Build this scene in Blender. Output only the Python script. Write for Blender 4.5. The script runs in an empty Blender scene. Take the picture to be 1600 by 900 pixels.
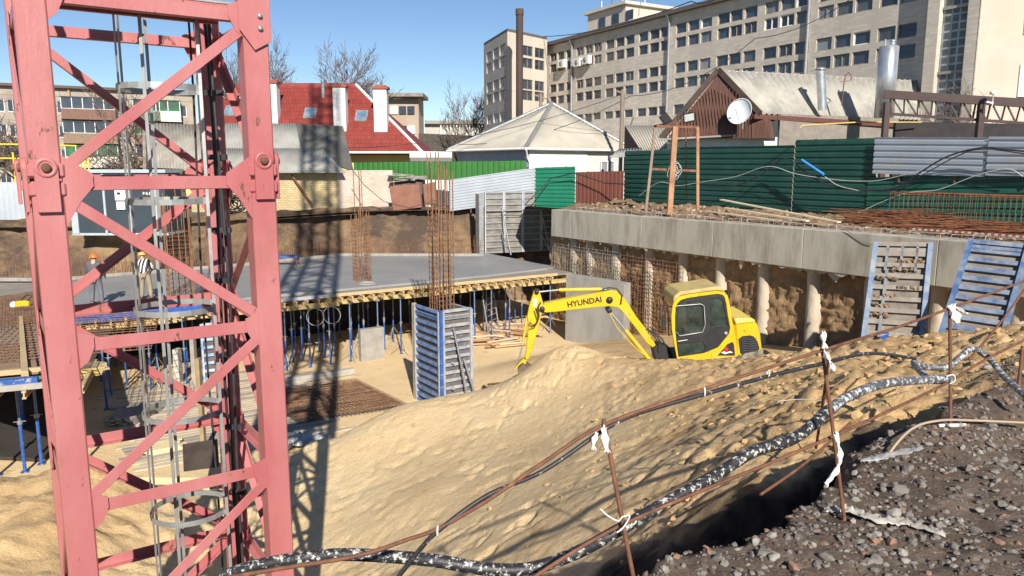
import bpy, bmesh, math, random
import numpy as np
from mathutils import Vector, Matrix, noise
random.seed(7); R = math.radians
S = bpy.context.scene; COL = S.collection
# ---------------------------------------------------------------- camera, sky, sun
F = 1180.0; PITCH = R(9.05); CT, ST = math.cos(PITCH), math.sin(PITCH)
cam = bpy.data.cameras.new('camera'); cam.sensor_width = 36; cam.lens = 36*F/1600; cam.clip_end = 3000; cam.clip_start = .05
co = bpy.data.objects.new('camera', cam); COL.objects.link(co); co.rotation_euler = (R(90)-PITCH, 0, 0); S.camera = co
SUN_EL, LX, LY = 31.0, -.2055, .9787
w = bpy.data.worlds.new('World'); S.world = w; w.use_nodes = True
nt = w.node_tree; bg = nt.nodes['Background']; sk = nt.nodes.new('ShaderNodeTexSky'); sk.sky_type = 'NISHITA'; sk.sun_disc = False
sk.sun_elevation = R(SUN_EL); sk.sun_rotation = math.atan2(-LX, -LY); sk.air_density = 1.0; sk.dust_density = 0; sk.ozone_density = 1.0; sk.altitude = 2500
hs = nt.nodes.new('ShaderNodeHueSaturation'); hs.inputs['Saturation'].default_value = 1.12; nt.links.new(sk.outputs[0], hs.inputs['Color']); nt.links.new(hs.outputs[0], bg.inputs[0]); bg.inputs[1].default_value = .078
sl = bpy.data.lights.new('sun', 'SUN'); sl.energy = 5.0; sl.angle = R(.5); sl.color = (1, .93, .83)
so = bpy.data.objects.new('sun', sl); COL.objects.link(so)
LD = Vector((LX*math.cos(R(SUN_EL)), LY*math.cos(R(SUN_EL)), -math.sin(R(SUN_EL))))
so.rotation_euler = LD.to_track_quat('-Z', 'Y').to_euler(); so.location = (5, -20, 30)
S.view_settings.view_transform = 'Standard'; S.view_settings.look = 'None'; S.view_settings.gamma = 1; S.view_settings.exposure = .54
S.view_settings.use_curve_mapping = False
S.render.engine = 'CYCLES'

def ray(px, py):
    u = (px-800)/F; v = (450-py)/F
    return Vector((u, CT+v*ST, -ST+v*CT))
def P(px, py, Y):  # point of the place seen at that bearing, Y metres ahead
    r = ray(px, py); return r*(Y/r.y)
def PZ(px, py, Z):
    r = ray(px, py); return r*(Z/r.z)
def zat(py, Y): return P(800, py, Y).z
# ---------------------------------------------------------------- materials
MATS = {}
def mat(name, c1, c2=None, rough=.8, scale=3, bump=0, bscale=None, metal=0, detail=6, c3=None, s3=.6, spec=.5, kind=None, kw=None, alpha=1, stretch=(1,1,1), lo=.35, hi=.65, t3=(.55,.7), c4=None, s4=30, t4=(.64,.67)):
    if name in MATS: return MATS[name]
    m = bpy.data.materials.new(name); m.use_nodes = True; n = m.node_tree; L = n.links
    b = n.nodes['Principled BSDF']; b.inputs['Roughness'].default_value = rough; b.inputs['Metallic'].default_value = metal
    b.inputs['Specular IOR Level'].default_value = spec
    tc = n.nodes.new('ShaderNodeTexCoord'); mp = n.nodes.new('ShaderNodeMapping'); mp.inputs['Scale'].default_value = stretch
    L.new(tc.outputs['Object'], mp.inputs[0])
    def nz(sc, det=detail, rg=.6):
        x = n.nodes.new('ShaderNodeTexNoise'); x.inputs['Scale'].default_value = sc; x.inputs['Detail'].default_value = det; x.inputs['Roughness'].default_value = rg
        L.new(mp.outputs[0], x.inputs['Vector']); return x
    def ramp(src, a, bb):
        x = n.nodes.new('ShaderNodeMapRange'); x.inputs['From Min'].default_value = a; x.inputs['From Max'].default_value = bb; L.new(src, x.inputs['Value']); return x.outputs[0]
    def mix(f, a, bb):
        x = n.nodes.new('ShaderNodeMix'); x.data_type = 'RGBA'; L.new(f, x.inputs['Factor'])
        for k, q in ((6, a), (7, bb)):
            if isinstance(q, tuple): x.inputs[k].default_value = (*q, 1)
            else: L.new(q, x.inputs[k])
        return x.outputs[2]
    c2 = c2 or tuple(k*.8 for k in c1)
    col = mix(ramp(nz(scale).outputs[0], lo, hi), c1, c2)
    if kind == 'brick':
        k = dict(w=.25, h=.075, m=.01, mc=(.4,.38,.34)); k.update(kw or {})
        uv = n.nodes.new('ShaderNodeUVMap'); br = n.nodes.new('ShaderNodeTexBrick'); L.new(uv.outputs[0], br.inputs['Vector'])
        br.inputs['Scale'].default_value = 1; br.inputs['Brick Width'].default_value = k['w']; br.inputs['Row Height'].default_value = k['h']; br.inputs['Mortar Size'].default_value = k['m']
        br.inputs['Color1'].default_value = (1,1,1,1); br.inputs['Color2'].default_value = (.78,.78,.78,1); br.inputs['Mortar'].default_value = (*k['mc'],1); br.inputs['Mortar Smooth'].default_value = .3
        mm = n.nodes.new('ShaderNodeMix'); mm.data_type = 'RGBA'; mm.blend_type = 'MULTIPLY'; mm.inputs['Factor'].default_value = 1
        L.new(col, mm.inputs[6]); L.new(br.outputs[0], mm.inputs[7]); col = mm.outputs[2]
    if kind == 'panel':   # wall panels with thin joints
        k = dict(w=3, h=3, m=.02, mc=(.45,.45,.45)); k.update(kw or {})
        uv = n.nodes.new('ShaderNodeUVMap'); br = n.nodes.new('ShaderNodeTexBrick'); L.new(uv.outputs[0], br.inputs['Vector']); br.offset = 0
        br.inputs['Scale'].default_value = 1; br.inputs['Brick Width'].default_value = k['w']; br.inputs['Row Height'].default_value = k['h']; br.inputs['Mortar Size'].default_value = k['m']
        br.inputs['Color1'].default_value = (1,1,1,1); br.inputs['Color2'].default_value = (.93,.93,.93,1); br.inputs['Mortar'].default_value = (*k['mc'],1)
        mm = n.nodes.new('ShaderNodeMix'); mm.data_type = 'RGBA'; mm.blend_type = 'MULTIPLY'; mm.inputs['Factor'].default_value = 1
        L.new(col, mm.inputs[6]); L.new(br.outputs[0], mm.inputs[7]); col = mm.outputs[2]
    if c3: col = mix(ramp(nz(s3, 8, .7).outputs[0], *t3), col, c3)
    if c4: col = mix(ramp(nz(s4, 6, .75).outputs[0], *t4), col, c4)
    L.new(col, b.inputs['Base Color'])
    if bump:
        bp = n.nodes.new('ShaderNodeBump'); bp.inputs['Strength'].default_value = 1; bp.inputs['Distance'].default_value = bump
        L.new(nz(bscale or scale*4, 8, .7).outputs[0], bp.inputs['Height']); L.new(bp.outputs[0], b.inputs['Normal'])
    if alpha < 1: b.inputs['Alpha'].default_value = alpha
    MATS[name] = m; return m
def glass(name, col=(.02,.03,.04), rough=.08):
    return mat(name, col, tuple(k*1.8 for k in col), rough=rough, scale=1.2, spec=1)
# ---------------------------------------------------------------- mesh builder
class MB:
    def __init__(s): s.v = []; s.f = []; s.m = []; s.sm = []
    def add(s, vs, fs, mi=0, smooth=False):
        o = len(s.v); s.v += [tuple(p) for p in vs]
        for f in fs: s.f.append([o+i for i in f]); s.m.append(mi); s.sm.append(smooth)
    def box(s, c, d, rot=None, mi=0):
        c = Vector(c); vs = []
        for x in (-.5,.5):
            for y in (-.5,.5):
                for z in (-.5,.5):
                    q = Vector((x*d[0], y*d[1], z*d[2])); vs.append((rot @ q if rot else q)+c)
        s.add(vs, [(0,1,3,2),(4,6,7,5),(0,4,5,1),(2,3,7,6),(0,2,6,4),(1,5,7,3)], mi)
    def bar(s, p, q, wd, h=None, up=(0,0,1), mi=0):
        p, q = Vector(p), Vector(q); d = q-p; L = d.length
        if L < 1e-6: return
        x = d/L; y = Vector(up).cross(x)
        if y.length < 1e-3: y = Vector((1,0,0)).cross(x)
        if y.length < 1e-3: y = Vector((0,1,0)).cross(x)
        y.normalize(); z = x.cross(y)
        s.box((p+q)/2, (L, wd, h or wd), Matrix((x,y,z)).transposed(), mi)
    def angle(s, p, q, a, t, up, mi=0, side=1):  # L profile: one flange across 'up', one along it
        p, q = Vector(p), Vector(q); x = (q-p).normalized(); y = Vector(up).cross(x).normalized(); z = x.cross(y)
        M = Matrix((x,y,z)).transposed(); L = (q-p).length; c = (p+q)/2
        s.box(c, (L, a, t), M, mi); s.box(c-z*(a/2+t/2)*1.0+y*side*(a/2-t/2), (L, t, a), M, mi)
    def tube(s, pts, r, n=6, mi=0, cap=True, smooth=True):
        pts = [Vector(p) for p in pts]; K = len(pts); rs = r if isinstance(r, (list,tuple)) else [r]*K
        vs = []; ref = None
        for i in range(K):
            t = (pts[min(i+1,K-1)]-pts[max(i-1,0)])
            t = t.normalized() if t.length > 1e-9 else Vector((0,0,1))
            if ref is None: ref = Vector((0,0,1)) if abs(t.z) < .9 else Vector((1,0,0))
            a = (ref - t*ref.dot(t)); a = a.normalized() if a.length > 1e-6 else t.orthogonal().normalized()
            b = t.cross(a); ref = a
            for k in range(n):
                g = 2*math.pi*k/n; vs.append(pts[i]+(a*math.cos(g)+b*math.sin(g))*rs[i])
        fs = [(i*n+k, i*n+(k+1)%n, (i+1)*n+(k+1)%n, (i+1)*n+k) for i in range(K-1) for k in range(n)]
        s.add(vs, fs, mi, smooth)
        if cap: s.add(vs[:n], [tuple(range(n))[::-1]], mi); s.add(vs[-n:], [tuple(range(n))], mi)
    def prism(s, pts, d, mi=0):   # polygon pts (3D) pushed along d
        n = len(pts); d = Vector(d); a = [Vector(p) for p in pts]; b = [p+d for p in a]
        s.add(a+b, [tuple(range(n)), tuple(range(2*n-1, n-1, -1))]+[(i, i+n, (i+1)%n+n, (i+1)%n) for i in range(n)], mi)
    def quad(s, a, b, c, d, mi=0): s.add([a,b,c,d], [(0,1,2,3)], mi)
    def lathe(s, prof, c, axis=(0,0,1), n=16, mi=0):
        ax = Vector(axis).normalized(); a = ax.orthogonal().normalized(); b = ax.cross(a); c = Vector(c)
        vs = [c+ax*h+(a*math.cos(2*math.pi*k/n)+b*math.sin(2*math.pi*k/n))*r for r, h in prof for k in range(n)]
        s.add(vs, [(i*n+k, i*n+(k+1)%n, (i+1)*n+(k+1)%n, (i+1)*n+k) for i in range(len(prof)-1) for k in range(n)], mi, True)
    def build(s, name, mats, parent=None, origin=None, label=None, bevel=0, solid=0):
        me = bpy.data.meshes.new(name); V = s.v
        org = Vector(origin) if origin is not None else (parent_origin(parent) if parent else None)
        if org is None: org = Vector([sum(c)/2 for c in zip([min(v[i] for v in V) for i in range(3)], [max(v[i] for v in V) for i in range(3)])]); org.z = min(v[2] for v in V)
        me.from_pydata([(v[0]-org.x, v[1]-org.y, v[2]-org.z) for v in V], [], s.f)
        mats = mats if isinstance(mats, (list,tuple)) else [mats]
        for m in mats: me.materials.append(m)
        me.polygons.foreach_set('material_index', s.m); me.polygons.foreach_set('use_smooth', s.sm)
        uvl = me.uv_layers.new(name='UVMap'); me.update()
        uv = []
        for p in me.polygons:
            n = p.normal
            if abs(n.z) > .7:
                for vi in p.vertices: c = me.vertices[vi].co; uv += [c.x, c.y]
            else:
                t = Vector((-n.y, n.x, 0)).normalized()
                for vi in p.vertices: c = me.vertices[vi].co; uv += [c.dot(t), c.z]
        uvl.data.foreach_set('uv', uv)
        o = bpy.data.objects.new(name, me); COL.objects.link(o)
        if parent: o.parent = parent; o.location = org - parent_origin(parent)
        else: o.location = org
        if label and parent: o['label'] = label
        if bevel:
            b = o.modifiers.new('bevel', 'BEVEL'); b.width = bevel; b.segments = 1; b.limit_method = 'ANGLE'
        if solid:
            b = o.modifiers.new('solid', 'SOLIDIFY'); b.thickness = solid; b.offset = 0
        return o
ORG = {}
def parent_origin(p):
    o = Vector((0,0,0))
    while p is not None: o += p.location; p = p.parent
    return o
def tag(o, label, cat, group=None, kind=None):
    if label: o['label'] = label
    if cat: o['category'] = cat
    if group: o['group'] = group
    if kind: o['kind'] = kind
    return o
def thing(name, label, cat, loc=(0,0,0), group=None, rotz=0):
    o = bpy.data.objects.new(name, None); COL.objects.link(o); o.location = loc; o.empty_display_size = .2
    return tag(o, label, cat, group)
def dup(o, loc=None, rot=None, label=None, group=None, scale=None, parent=None):
    c = o.copy(); COL.objects.link(c)
    if parent: c.parent = parent
    if loc is not None: c.location = loc
    if rot is not None: c.rotation_euler = rot
    if scale is not None: c.scale = scale
    if label: c['label'] = label
    if group: c['group'] = group
    for ch in list(KIDS(o)): dup(ch, parent=c)
    return c
def KIDS(o): return [x for x in o.children]
ORD = 'first second third fourth fifth sixth seventh eighth ninth tenth eleventh twelfth thirteenth fourteenth fifteenth sixteenth seventeenth eighteenth nineteenth twentieth'.split()
def th(i):
    if i < 20: return ORD[i]
    return ['twenty','thirty','forty','fifty','sixty'][(i+1)//10-2]+('-'+ORD[(i+1)%10-1] if (i+1)%10 else 'th')
def struct(o, kind='structure'): o['kind'] = kind; return o
def nz(x, y, z=0, sc=1, o=4): return noise.fractal(Vector((x*sc, y*sc, z*sc)), 1.0, 2.0, o)
def text_mesh(body, size, origin, xdir, ydir, name, m, parent, depth=.01, bold=True):
    cu = bpy.data.curves.new(name, 'FONT'); cu.body = body; cu.size = size; cu.extrude = depth; cu.align_x = 'LEFT'; cu.offset = size*.02 if bold else 0
    t = bpy.data.objects.new(name, cu); COL.objects.link(t); bpy.context.view_layer.update()
    me = bpy.data.meshes.new_from_object(t.evaluated_get(bpy.context.evaluated_depsgraph_get())); bpy.data.objects.remove(t); bpy.data.curves.remove(cu)
    x = Vector(xdir).normalized(); y = Vector(ydir); y = (y-x*y.dot(x)).normalized(); M = Matrix((x, y, x.cross(y))).transposed().to_4x4()
    me.transform(M); me.materials.clear(); me.materials.append(m)
    o = bpy.data.objects.new(name, me); COL.objects.link(o); o.parent = parent; o.location = Vector(origin)-parent_origin(parent); return o
# ---------------------------------------------------------------- palette
SAND = mat('sand', (.56,.385,.205), (.46,.305,.155), rough=.95, scale=.9, bump=.022, bscale=7, c3=(.33,.215,.115), s3=.55, t3=(.56,.74))
SOIL = mat('dark_soil', (.085,.062,.047), (.16,.125,.095), rough=.95, scale=3, bump=.02, bscale=22, c3=(.055,.042,.034), s3=1.6)
EARTH = mat('bank_earth', (.22,.14,.075), (.11,.075,.045), rough=.95, scale=.7, bump=.06, bscale=3, c3=(.36,.25,.13), s3=.5)
CONC = mat('concrete', (.33,.32,.29), (.24,.235,.215), rough=.85, scale=1.2, bump=.008, bscale=14, c3=(.19,.18,.165), s3=2.5, t3=(.58,.75), stretch=(1,1,.5))
FRESH = mat('fresh_concrete', (.235,.235,.23), (.30,.30,.285), rough=.5, scale=.35, bump=.004, bscale=6, c3=(.2,.2,.2), s3=.9)
RUST = mat('rusty_steel', (.23,.095,.045), (.11,.05,.03), rough=.8, scale=9, c3=(.36,.17,.09), s3=4)
REBAR = mat('rebar', (.30,.15,.075), (.14,.075,.045), rough=.8, scale=5)
BLUE = mat('blue_paint', (.035,.13,.44), (.02,.07,.25), rough=.5, scale=6, c3=(.42,.42,.4), s3=3, t3=(.56,.62))
BLUED = mat('scuffed_blue_grey_paint', (.33,.35,.38), (.12,.17,.29), rough=.6, scale=4, lo=.45, hi=.75, c3=(.42,.40,.36), s3=5, t3=(.5,.6))
PLY = mat('form_face', (.15,.13,.115), (.09,.08,.075), rough=.7, scale=2, c3=(.3,.27,.23), s3=3)
WOOD = mat('raw_timber', (.52,.39,.22), (.42,.3,.16), rough=.8, scale=2.5, stretch=(1,1,3), c3=(.3,.24,.17), s3=2)
YELB = mat('yellow_timber_beam', (.58,.42,.13), (.5,.36,.16), rough=.65, scale=3, c3=(.38,.31,.2), s3=2, t3=(.48,.6))
MASTR = mat('faded_red_paint', (.39,.112,.115), (.47,.185,.18), rough=.42, scale=1.3, c3=(.33,.13,.10), s3=2.4, bump=.003, bscale=30, t3=(.54,.72), stretch=(1,1,.4), c4=(.13,.06,.04), s4=7, t4=(.625,.66))
GALV = mat('galvanised_steel', (.42,.43,.42), (.3,.31,.31), rough=.45, scale=5, metal=.5)
BLACK = mat('black_rubber', (.02,.02,.022), (.04,.04,.042), rough=.6, scale=8)
WHITE = mat('white_paint', (.78,.77,.74), (.7,.69,.66), rough=.7, scale=1.5)
YEL = mat('excavator_yellow', (.66,.45,.012), (.58,.39,.012), rough=.38, scale=1.5, c3=(.52,.40,.14), s3=3.5, t3=(.54,.72), c4=(.22,.15,.06), s4=14, t4=(.60,.64))
DUSTY = mat('dust_on_roof', (.56,.43,.14), (.42,.32,.15), rough=.9, scale=5)
# ---------------------------------------------------------------- terrain
FLOOR = -7.3
ctrl = [(P(a, b, d)) for a, b, d in [
 (500,900,10.6),(500,800,12.6),(497,700,15.6),(560,664,16.2),(600,900,9.2),(600,800,11.2),(600,700,14.6),(610,636,17.0),(700,900,8),(700,820,9.9),(700,750,11.7),(700,680,14.3),(700,617,17.2),(760,604,17.0),
 (800,900,6.7),(800,800,9),(800,700,12.5),(805,594,16.7),(800,640,14.6),(900,887,6.5),(984,822,6.7),(860,545,16.6),(885,532,16.6),(940,552,16.3),(830,575,17.6),
 (1000,700,9.3),(1000,620,12.3),(1000,562,15.8),(1077,790,6.0),(1170,760,5.35),(1280,710,5.5),(1400,634,6.3),(1060,700,8),(1080,572,15.6),(1150,573,15.3),(1150,630,9.6),
 (1250,600,9),(1300,550,12),(1400,600,7.3),(1400,532,12),(1480,522,11.6),(1480,560,9),(1600,516,10.6),(1700,500,10.5),(1600,545,8.5),
 (100,737,12.6),(0,762,12),(200,750,13),(100,900,9.6),(0,900,9.2),(250,800,12.2),(300,900,10.8),(-150,780,12),(-150,900,9.5),(400,790,13.5),(400,900,11),(300,770,13.6),
 (1200,541,25.0),(1060,520,29.5),(1330,560,19)]]
ctrl += [Vector(p) for p in [(-5.5,18,-7.6),(-3.5,18.6,-7.6),(-1.8,20,-7.6),(-10,15.2,-7.6),(-7.5,16,-7.6),(-14,14.8,-7.6),(-4,24,-7.7),(-12,26,-7.7),(-20,30,-7.7),(0,30,-7.7),(-2,22,-7.6),(.3,20.4,-6.9),(1.5,24.5,-6.2),(4,17.2,-5.15),(6,17.2,-5.1),(2.6,17.4,-5.2),(3.5,20,-5.4),(1.5,19.6,-5.5),
 (7.5,17,-5.0),(9.5,17.5,-4.8),(12,17,-4.6),(0,36,-7.7),(-30,20,-7.5),(-30,10,-6.5),(-12,4,-6),(-6,6,-6.5),(-3,5,-5.8),(-1.5,4.5,-5),(0,4,-4),(-4,0,-6),(0.3,4.0,-3.4),(1.2,4.1,-2.95),(2.1,4.8,-2.6),(2.7,5.15,-2.45),(3.15,5.6,-2.35),(3.6,6.0,-2.25),(.6,3.2,-3.2),(1.5,3.7,-2.9),(14,12,-2.3),(16,9,-2.0),(5,6.9,-1.78),(8,7.2,-1.75),(12,5,-1.7),(4.8,6.0,-1.75)]]
A_ = np.array([(p.x, p.y) for p in ctrl]); Zc = np.array([p.z for p in ctrl])
def K_(r2): return np.where(r2 > 0, .5*r2*np.log(r2+1e-12), 0)
D2 = ((A_[:,None]-A_[None])**2).sum(2); n_ = len(ctrl)
Mx = np.zeros((n_+3, n_+3)); Mx[:n_,:n_] = K_(D2)+np.eye(n_)*.6; Mx[:n_,n_] = 1; Mx[:n_,n_+1:] = A_; Mx[n_,:n_] = 1; Mx[n_+1:,:n_] = A_.T
Wt = np.linalg.solve(Mx, np.r_[Zc, 0, 0, 0])
def tps(X, Y):
    sh = X.shape; q = np.stack([X.ravel(), Y.ravel()], 1); out = np.zeros(len(q))
    for i in range(0, len(q), 20000):
        d = ((q[i:i+20000,None]-A_[None])**2).sum(2); out[i:i+20000] = K_(d) @ Wt[:n_] + Wt[n_] + q[i:i+20000] @ Wt[n_+1:]
    return out.reshape(sh)
EDGE = [(-14,-10),(-5,-3.6),(-1.5,1.1),(-.15,2.6),(.45,3.08),(.9,3.36),(1.28,3.52),(1.58,3.78),(2.03,4.43),(2.62,4.75),(3.1,5.1),(3.58,5.48),(4.1,5.9)]
def edge_sd(x, y):  # >0 on the plateau side
    best = 1e9; sg = 1
    for (ax, ay), (bx, by) in zip(EDGE, EDGE[1:]):
        dx, dy = bx-ax, by-ay; t = max(0, min(1, ((x-ax)*dx+(y-ay)*dy)/(dx*dx+dy*dy))); d = math.hypot(x-ax-t*dx, y-ay-t*dy)
        if d < best: best = d; sg = 1 if (dx*(y-ay)-dy*(x-ax)) < 0 else -1
    return best*sg
def hn(x, y, sc, o=4, seed=0): return noise.fractal(Vector((x*sc+seed, y*sc, seed*1.7)), 1.0, 2.1, o)
def smooth(t): t = max(0, min(1, t)); return t*t*(3-2*t)
def plateau(x, y):
    return -1.70 + .05*hn(x, y, .8, 3, 3) + .035*hn(x, y, 4, 4, 5) + .02*abs(hn(x, y, 11, 3, 9)) + .11*smooth((x-2.0)/.8)*smooth(1-abs(edge_sd(x,y)-.15)/.5)
def clods(x, y, sc, seed):   # rounded lumps
    d = noise.voronoi(Vector((x*sc, y*sc, seed)))[0][0]
    return max(0, .55-d)
def height(x, y, base):
    rough = smooth((x*.75+ (y-7)*-.12 + .6)/3.5)           # clumpier to the right
    lump = .05*hn(x, y, .5, 2, 1)
    f = smooth((24-y)/6)
    s = base + lump*f
    if y < 19 and x > -9 and x < 17:
        s += f*(.004+.06*rough)*hn(x+.3*hn(x,y,2,2), y, 2.2, 5, 2)
        s += f*(.003+.042*rough)*hn(x, y, 7, 4, 8)
        c = max(0, hn(x, y, .9, 3, 21)+.15+rough*.45)
        s += f*min(c,1)*(.16*clods(x, y, 3.1, 3)*rough + .10*clods(x, y, 6.5, 7)*(.15+rough) )
        s += f*rough*.05*(.35-abs(hn(x, y, 3.6, 4, 71))) + f*.012*(.3-abs(hn(x, y, 8, 3, 72)))*(.4+rough)
        cr = 1-abs(hn(x, y, 1.3, 3, 31))*9
        if cr > 0: s -= .06*f*cr*min(1, max(0, hn(x, y, .5, 2, 40)+.25)*2)
        if hn(x, y, .35, 2, 52) > -.1:
            d1 = noise.voronoi(Vector((x*1.7, y*1.7, 9)))[0][0]; s -= f*.035*smooth((.26-d1)/.16)
            d2 = noise.voronoi(Vector((x*5, y*5, 4)))[0][0]; s += f*.016*max(0,hn(x,y,.9,3,61)+.1)*hn(x,y,9,4,62)*3
    if x < -4 and y < 20: s += .2*hn(x, y, .9, 4, 11)+.09*hn(x, y, 3, 4, 13)
    if y > 17: s = max(s, FLOOR + .02*hn(x, y, 1.5, 4, 14))
    wob = .09*hn(x, y, 1.6, 4, 17)+.05*hn(x, y, 7, 3, 19)
    sd = edge_sd(x, y)+wob+.05
    if x > 4.1 or y > 6.2:
        q = smooth((x-3.6)/1.2)*smooth((7.0+.25*(x-4)-y)/.9); p = plateau(x, y)
        return s*(1-q)+max(s,p)*q if q < 1 else p, q
    k = smooth((sd+.08)/.22)
    p = plateau(x, y)
    ks = max(k, .95*smooth((sd+1.0+.9*smooth((2.2-x)/1.6)+.2*hn(x,y,2,3,44))/.4)*smooth((3.4-x)/.5))  # soil mask spread towards the shadow boundary, part of the painted trench shade
    return s*(1-k)+p*k, ks
def axis(segs):
    out = [segs[0][0]]
    for a, b, st in segs:
        n = max(1, round((b-a)/st)); out += [a+(b-a)*(i+1)/n for i in range(n)]
    return out
def terrain(name, xs, ys, mats):
    X, Y = np.meshgrid(np.array(xs), np.array(ys)); B = tps(X, Y); vs = []; so_ = []
    for j, y in enumerate(ys):
        for i, x in enumerate(xs):
            z, k = height(x, y, float(B[j, i])); vs.append((x, y, z)); so_.append(k)
    nx = len(xs); fs = [(j*nx+i, j*nx+i+1, (j+1)*nx+i+1, (j+1)*nx+i) for j in range(len(ys)-1) for i in range(nx-1)]
    me = bpy.data.meshes.new(name); me.from_pydata(vs, [], fs); me.polygons.foreach_set('use_smooth', [True]*len(fs))
    at = me.attributes.new('soil', 'FLOAT', 'POINT'); at.data.foreach_set('value', so_)  # soil mask, its spread edge is part of the painted trench shade
    at = me.attributes.new('trench_shade', 'FLOAT', 'POINT'); at.data.foreach_set('value', [smooth((-1.98-v[2])/.35)*k for v, k in zip(vs, so_)])  # mask for dark subsoil with the trench shade painted in
    at = me.attributes.new('moist', 'FLOAT', 'POINT'); at.data.foreach_set('value', [max(smooth((v[0]-.3+(v[1]-8)*-.05+1.2*noise.noise(Vector((v[0]*.7,v[1]*.7,3))))/3.2), .85*smooth((-4.6-v[0]+noise.noise(Vector((v[0]*.6,v[1]*.6,8)))*1.5)/2.5)*(1 if v[1] < 16 else 0)) for v in vs])
    me.materials.append(mats); o = bpy.data.objects.new(name, me); COL.objects.link(o); return o, vs
def ground_mat():
    m = bpy.data.materials.new('sand_and_soil'); m.use_nodes = True; n = m.node_tree; L = n.links; b = n.nodes['Principled BSDF']; b.inputs['Roughness'].default_value = .95; b.inputs['Specular IOR Level'].default_value = .2
    tc = n.nodes.new('ShaderNodeTexCoord')
    def N(sc, det=8, rg=.65):
        x = n.nodes.new('ShaderNodeTexNoise'); x.inputs['Scale'].default_value = sc; x.inputs['Detail'].default_value = det; x.inputs['Roughness'].default_value = rg; L.new(tc.outputs['Object'], x.inputs['Vector']); return x.outputs[0]
    def rmp(s, stops):
        x = n.nodes.new('ShaderNodeValToRGB'); e = x.color_ramp.elements
        while len(e) < len(stops): e.new(.5)
        for q, (p_, c) in zip(e, stops): q.position = p_; q.color = (*c, 1)
        L.new(s, x.inputs[0]); return x.outputs[0]
    def mix(f, a, c, mode='MIX'):
        x = n.nodes.new('ShaderNodeMix'); x.data_type = 'RGBA'; x.blend_type = mode
        if isinstance(f, float): x.inputs[0].default_value = f
        else: L.new(f, x.inputs[0])
        L.new(a, x.inputs[6]); L.new(c, x.inputs[7]); return x.outputs[2]
    sand = rmp(N(.55), [(.3,(.66,.47,.25)),(.5,(.75,.56,.315)),(.66,(.79,.61,.36))])
    at0 = n.nodes.new('ShaderNodeAttribute'); at0.attribute_name = 'moist'
    sand = mix(at0.outputs['Fac'], sand, rmp(N(1.1), [(.3,(.44,.28,.13)),(.5,(.58,.39,.19)),(.7,(.68,.48,.25))]))
    damp = rmp(N(1.5, 5), [(.60,(1,1,1)),(.68,(.74,.68,.62))])
    fine = rmp(N(30, 4), [(.3,(.8,.8,.8)),(.65,(1.05,1.05,1.05))])
    sand = mix(1.0, mix(1.0, sand, damp, 'MULTIPLY'), fine, 'MULTIPLY')
    soil = rmp(N(2.2), [(.3,(.075,.056,.042)),(.5,(.13,.098,.074)),(.7,(.20,.155,.12))])
    peb = rmp(N(26, 3, .5), [(.56,(1,1,1)),(.64,(1.4,1.42,1.45))])
    soil = mix(1.0, soil, peb, 'MULTIPLY')
    at = n.nodes.new('ShaderNodeAttribute'); at.attribute_name = 'soil'
    a2 = n.nodes.new('ShaderNodeAttribute'); a2.attribute_name = 'trench_shade'; shade_subsoil = rmp(N(3), [(.3,(.016,.011,.008)),(.7,(.03,.022,.016))])  # near-black tone: subsoil plus painted trench shade
    L.new(mix(a2.outputs['Fac'], mix(at.outputs['Fac'], sand, soil), shade_subsoil), b.inputs['Base Color'])
    def bump(src, dist, prev=None):
        x = n.nodes.new('ShaderNodeBump'); x.inputs['Distance'].default_value = dist; L.new(src, x.inputs['Height'])
        if prev: L.new(prev, x.inputs['Normal'])
        return x.outputs[0]
    b1 = bump(N(7, 10, .72), .03); b2 = bump(N(32, 6, .7), .010, b1)
    L.new(b2, b.inputs['Normal']); return m
GM = ground_mat()
xs = axis([(-34,-12,.7),(-12,-4.5,.13),(-4.5,-.5,.07),(-.5,4.2,.03),(4.2,7,.05),(7,13,.09),(13,22,.5)])
ys = axis([(-8,1.5,.8),(1.5,2.6,.06),(2.6,6.4,.03),(6.4,10,.06),(10,19,.09),(19,44,.5)])
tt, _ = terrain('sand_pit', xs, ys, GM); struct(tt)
# back ground sheet with the pit cut out
WX0, WY0, WK = 2.4, 35.6, .633          # retaining wall line: X = WX0 + WK*(WY0-Y)
def wall_pt(Y, off=0, z=0):
    d = Vector((WK, -1, 0)).normalized(); n = Vector((-d.y, d.x, 0)) # n points right/back (away from pit)
    return Vector((WX0+WK*(WY0-Y), Y, z)) + n*off
TOPZ = -1.92
wd = Vector((WK,-1,0)).normalized(); wn = Vector((-wd.y, wd.x, 0)) # away from the pit
if wn.x < 0: wn = -wn
def wallp(Y, off, z): return Vector((WX0+WK*(WY0-Y), Y, z)) + wn*off
g = MB()
q1, q2 = wallp(38.5,.3,TOPZ), wallp(7,.3,TOPZ)
def by(x): return 41.8-10*smooth((-8-x)/10)
out = [(-600,1500,-3.2),(-600,-60,-3),(-45,-60,-2.8),(-45,34.3,-2.75),(-18.5,34.3,-2.7),(-15,36.5,-2.68),(-11,41,-2.65),(-8,44,-2.6),(q1.x-.2,43.8,-2.3),tuple(q1),tuple(q2),(21.5,-8,TOPZ),(22,-60,-2),(600,-60,-2),(600,1500,-3.2)]
g.add(out, [tuple(range(len(out)))])
gm = mat('town_ground', (.16,.12,.085), (.10,.08,.06), rough=.95, scale=.25, bump=.08, bscale=1.5, c3=(.2,.16,.09), s3=.08)
o = g.build('ground', gm, origin=(0,0,0)); struct(o)
bm = bmesh.new(); bm.from_mesh(o.data); bmesh.ops.triangulate(bm, faces=bm.faces[:]); bm.to_mesh(o.data); bm.free()
for p in o.data.polygons:
    if p.normal.z < 0: p.flip()
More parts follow.
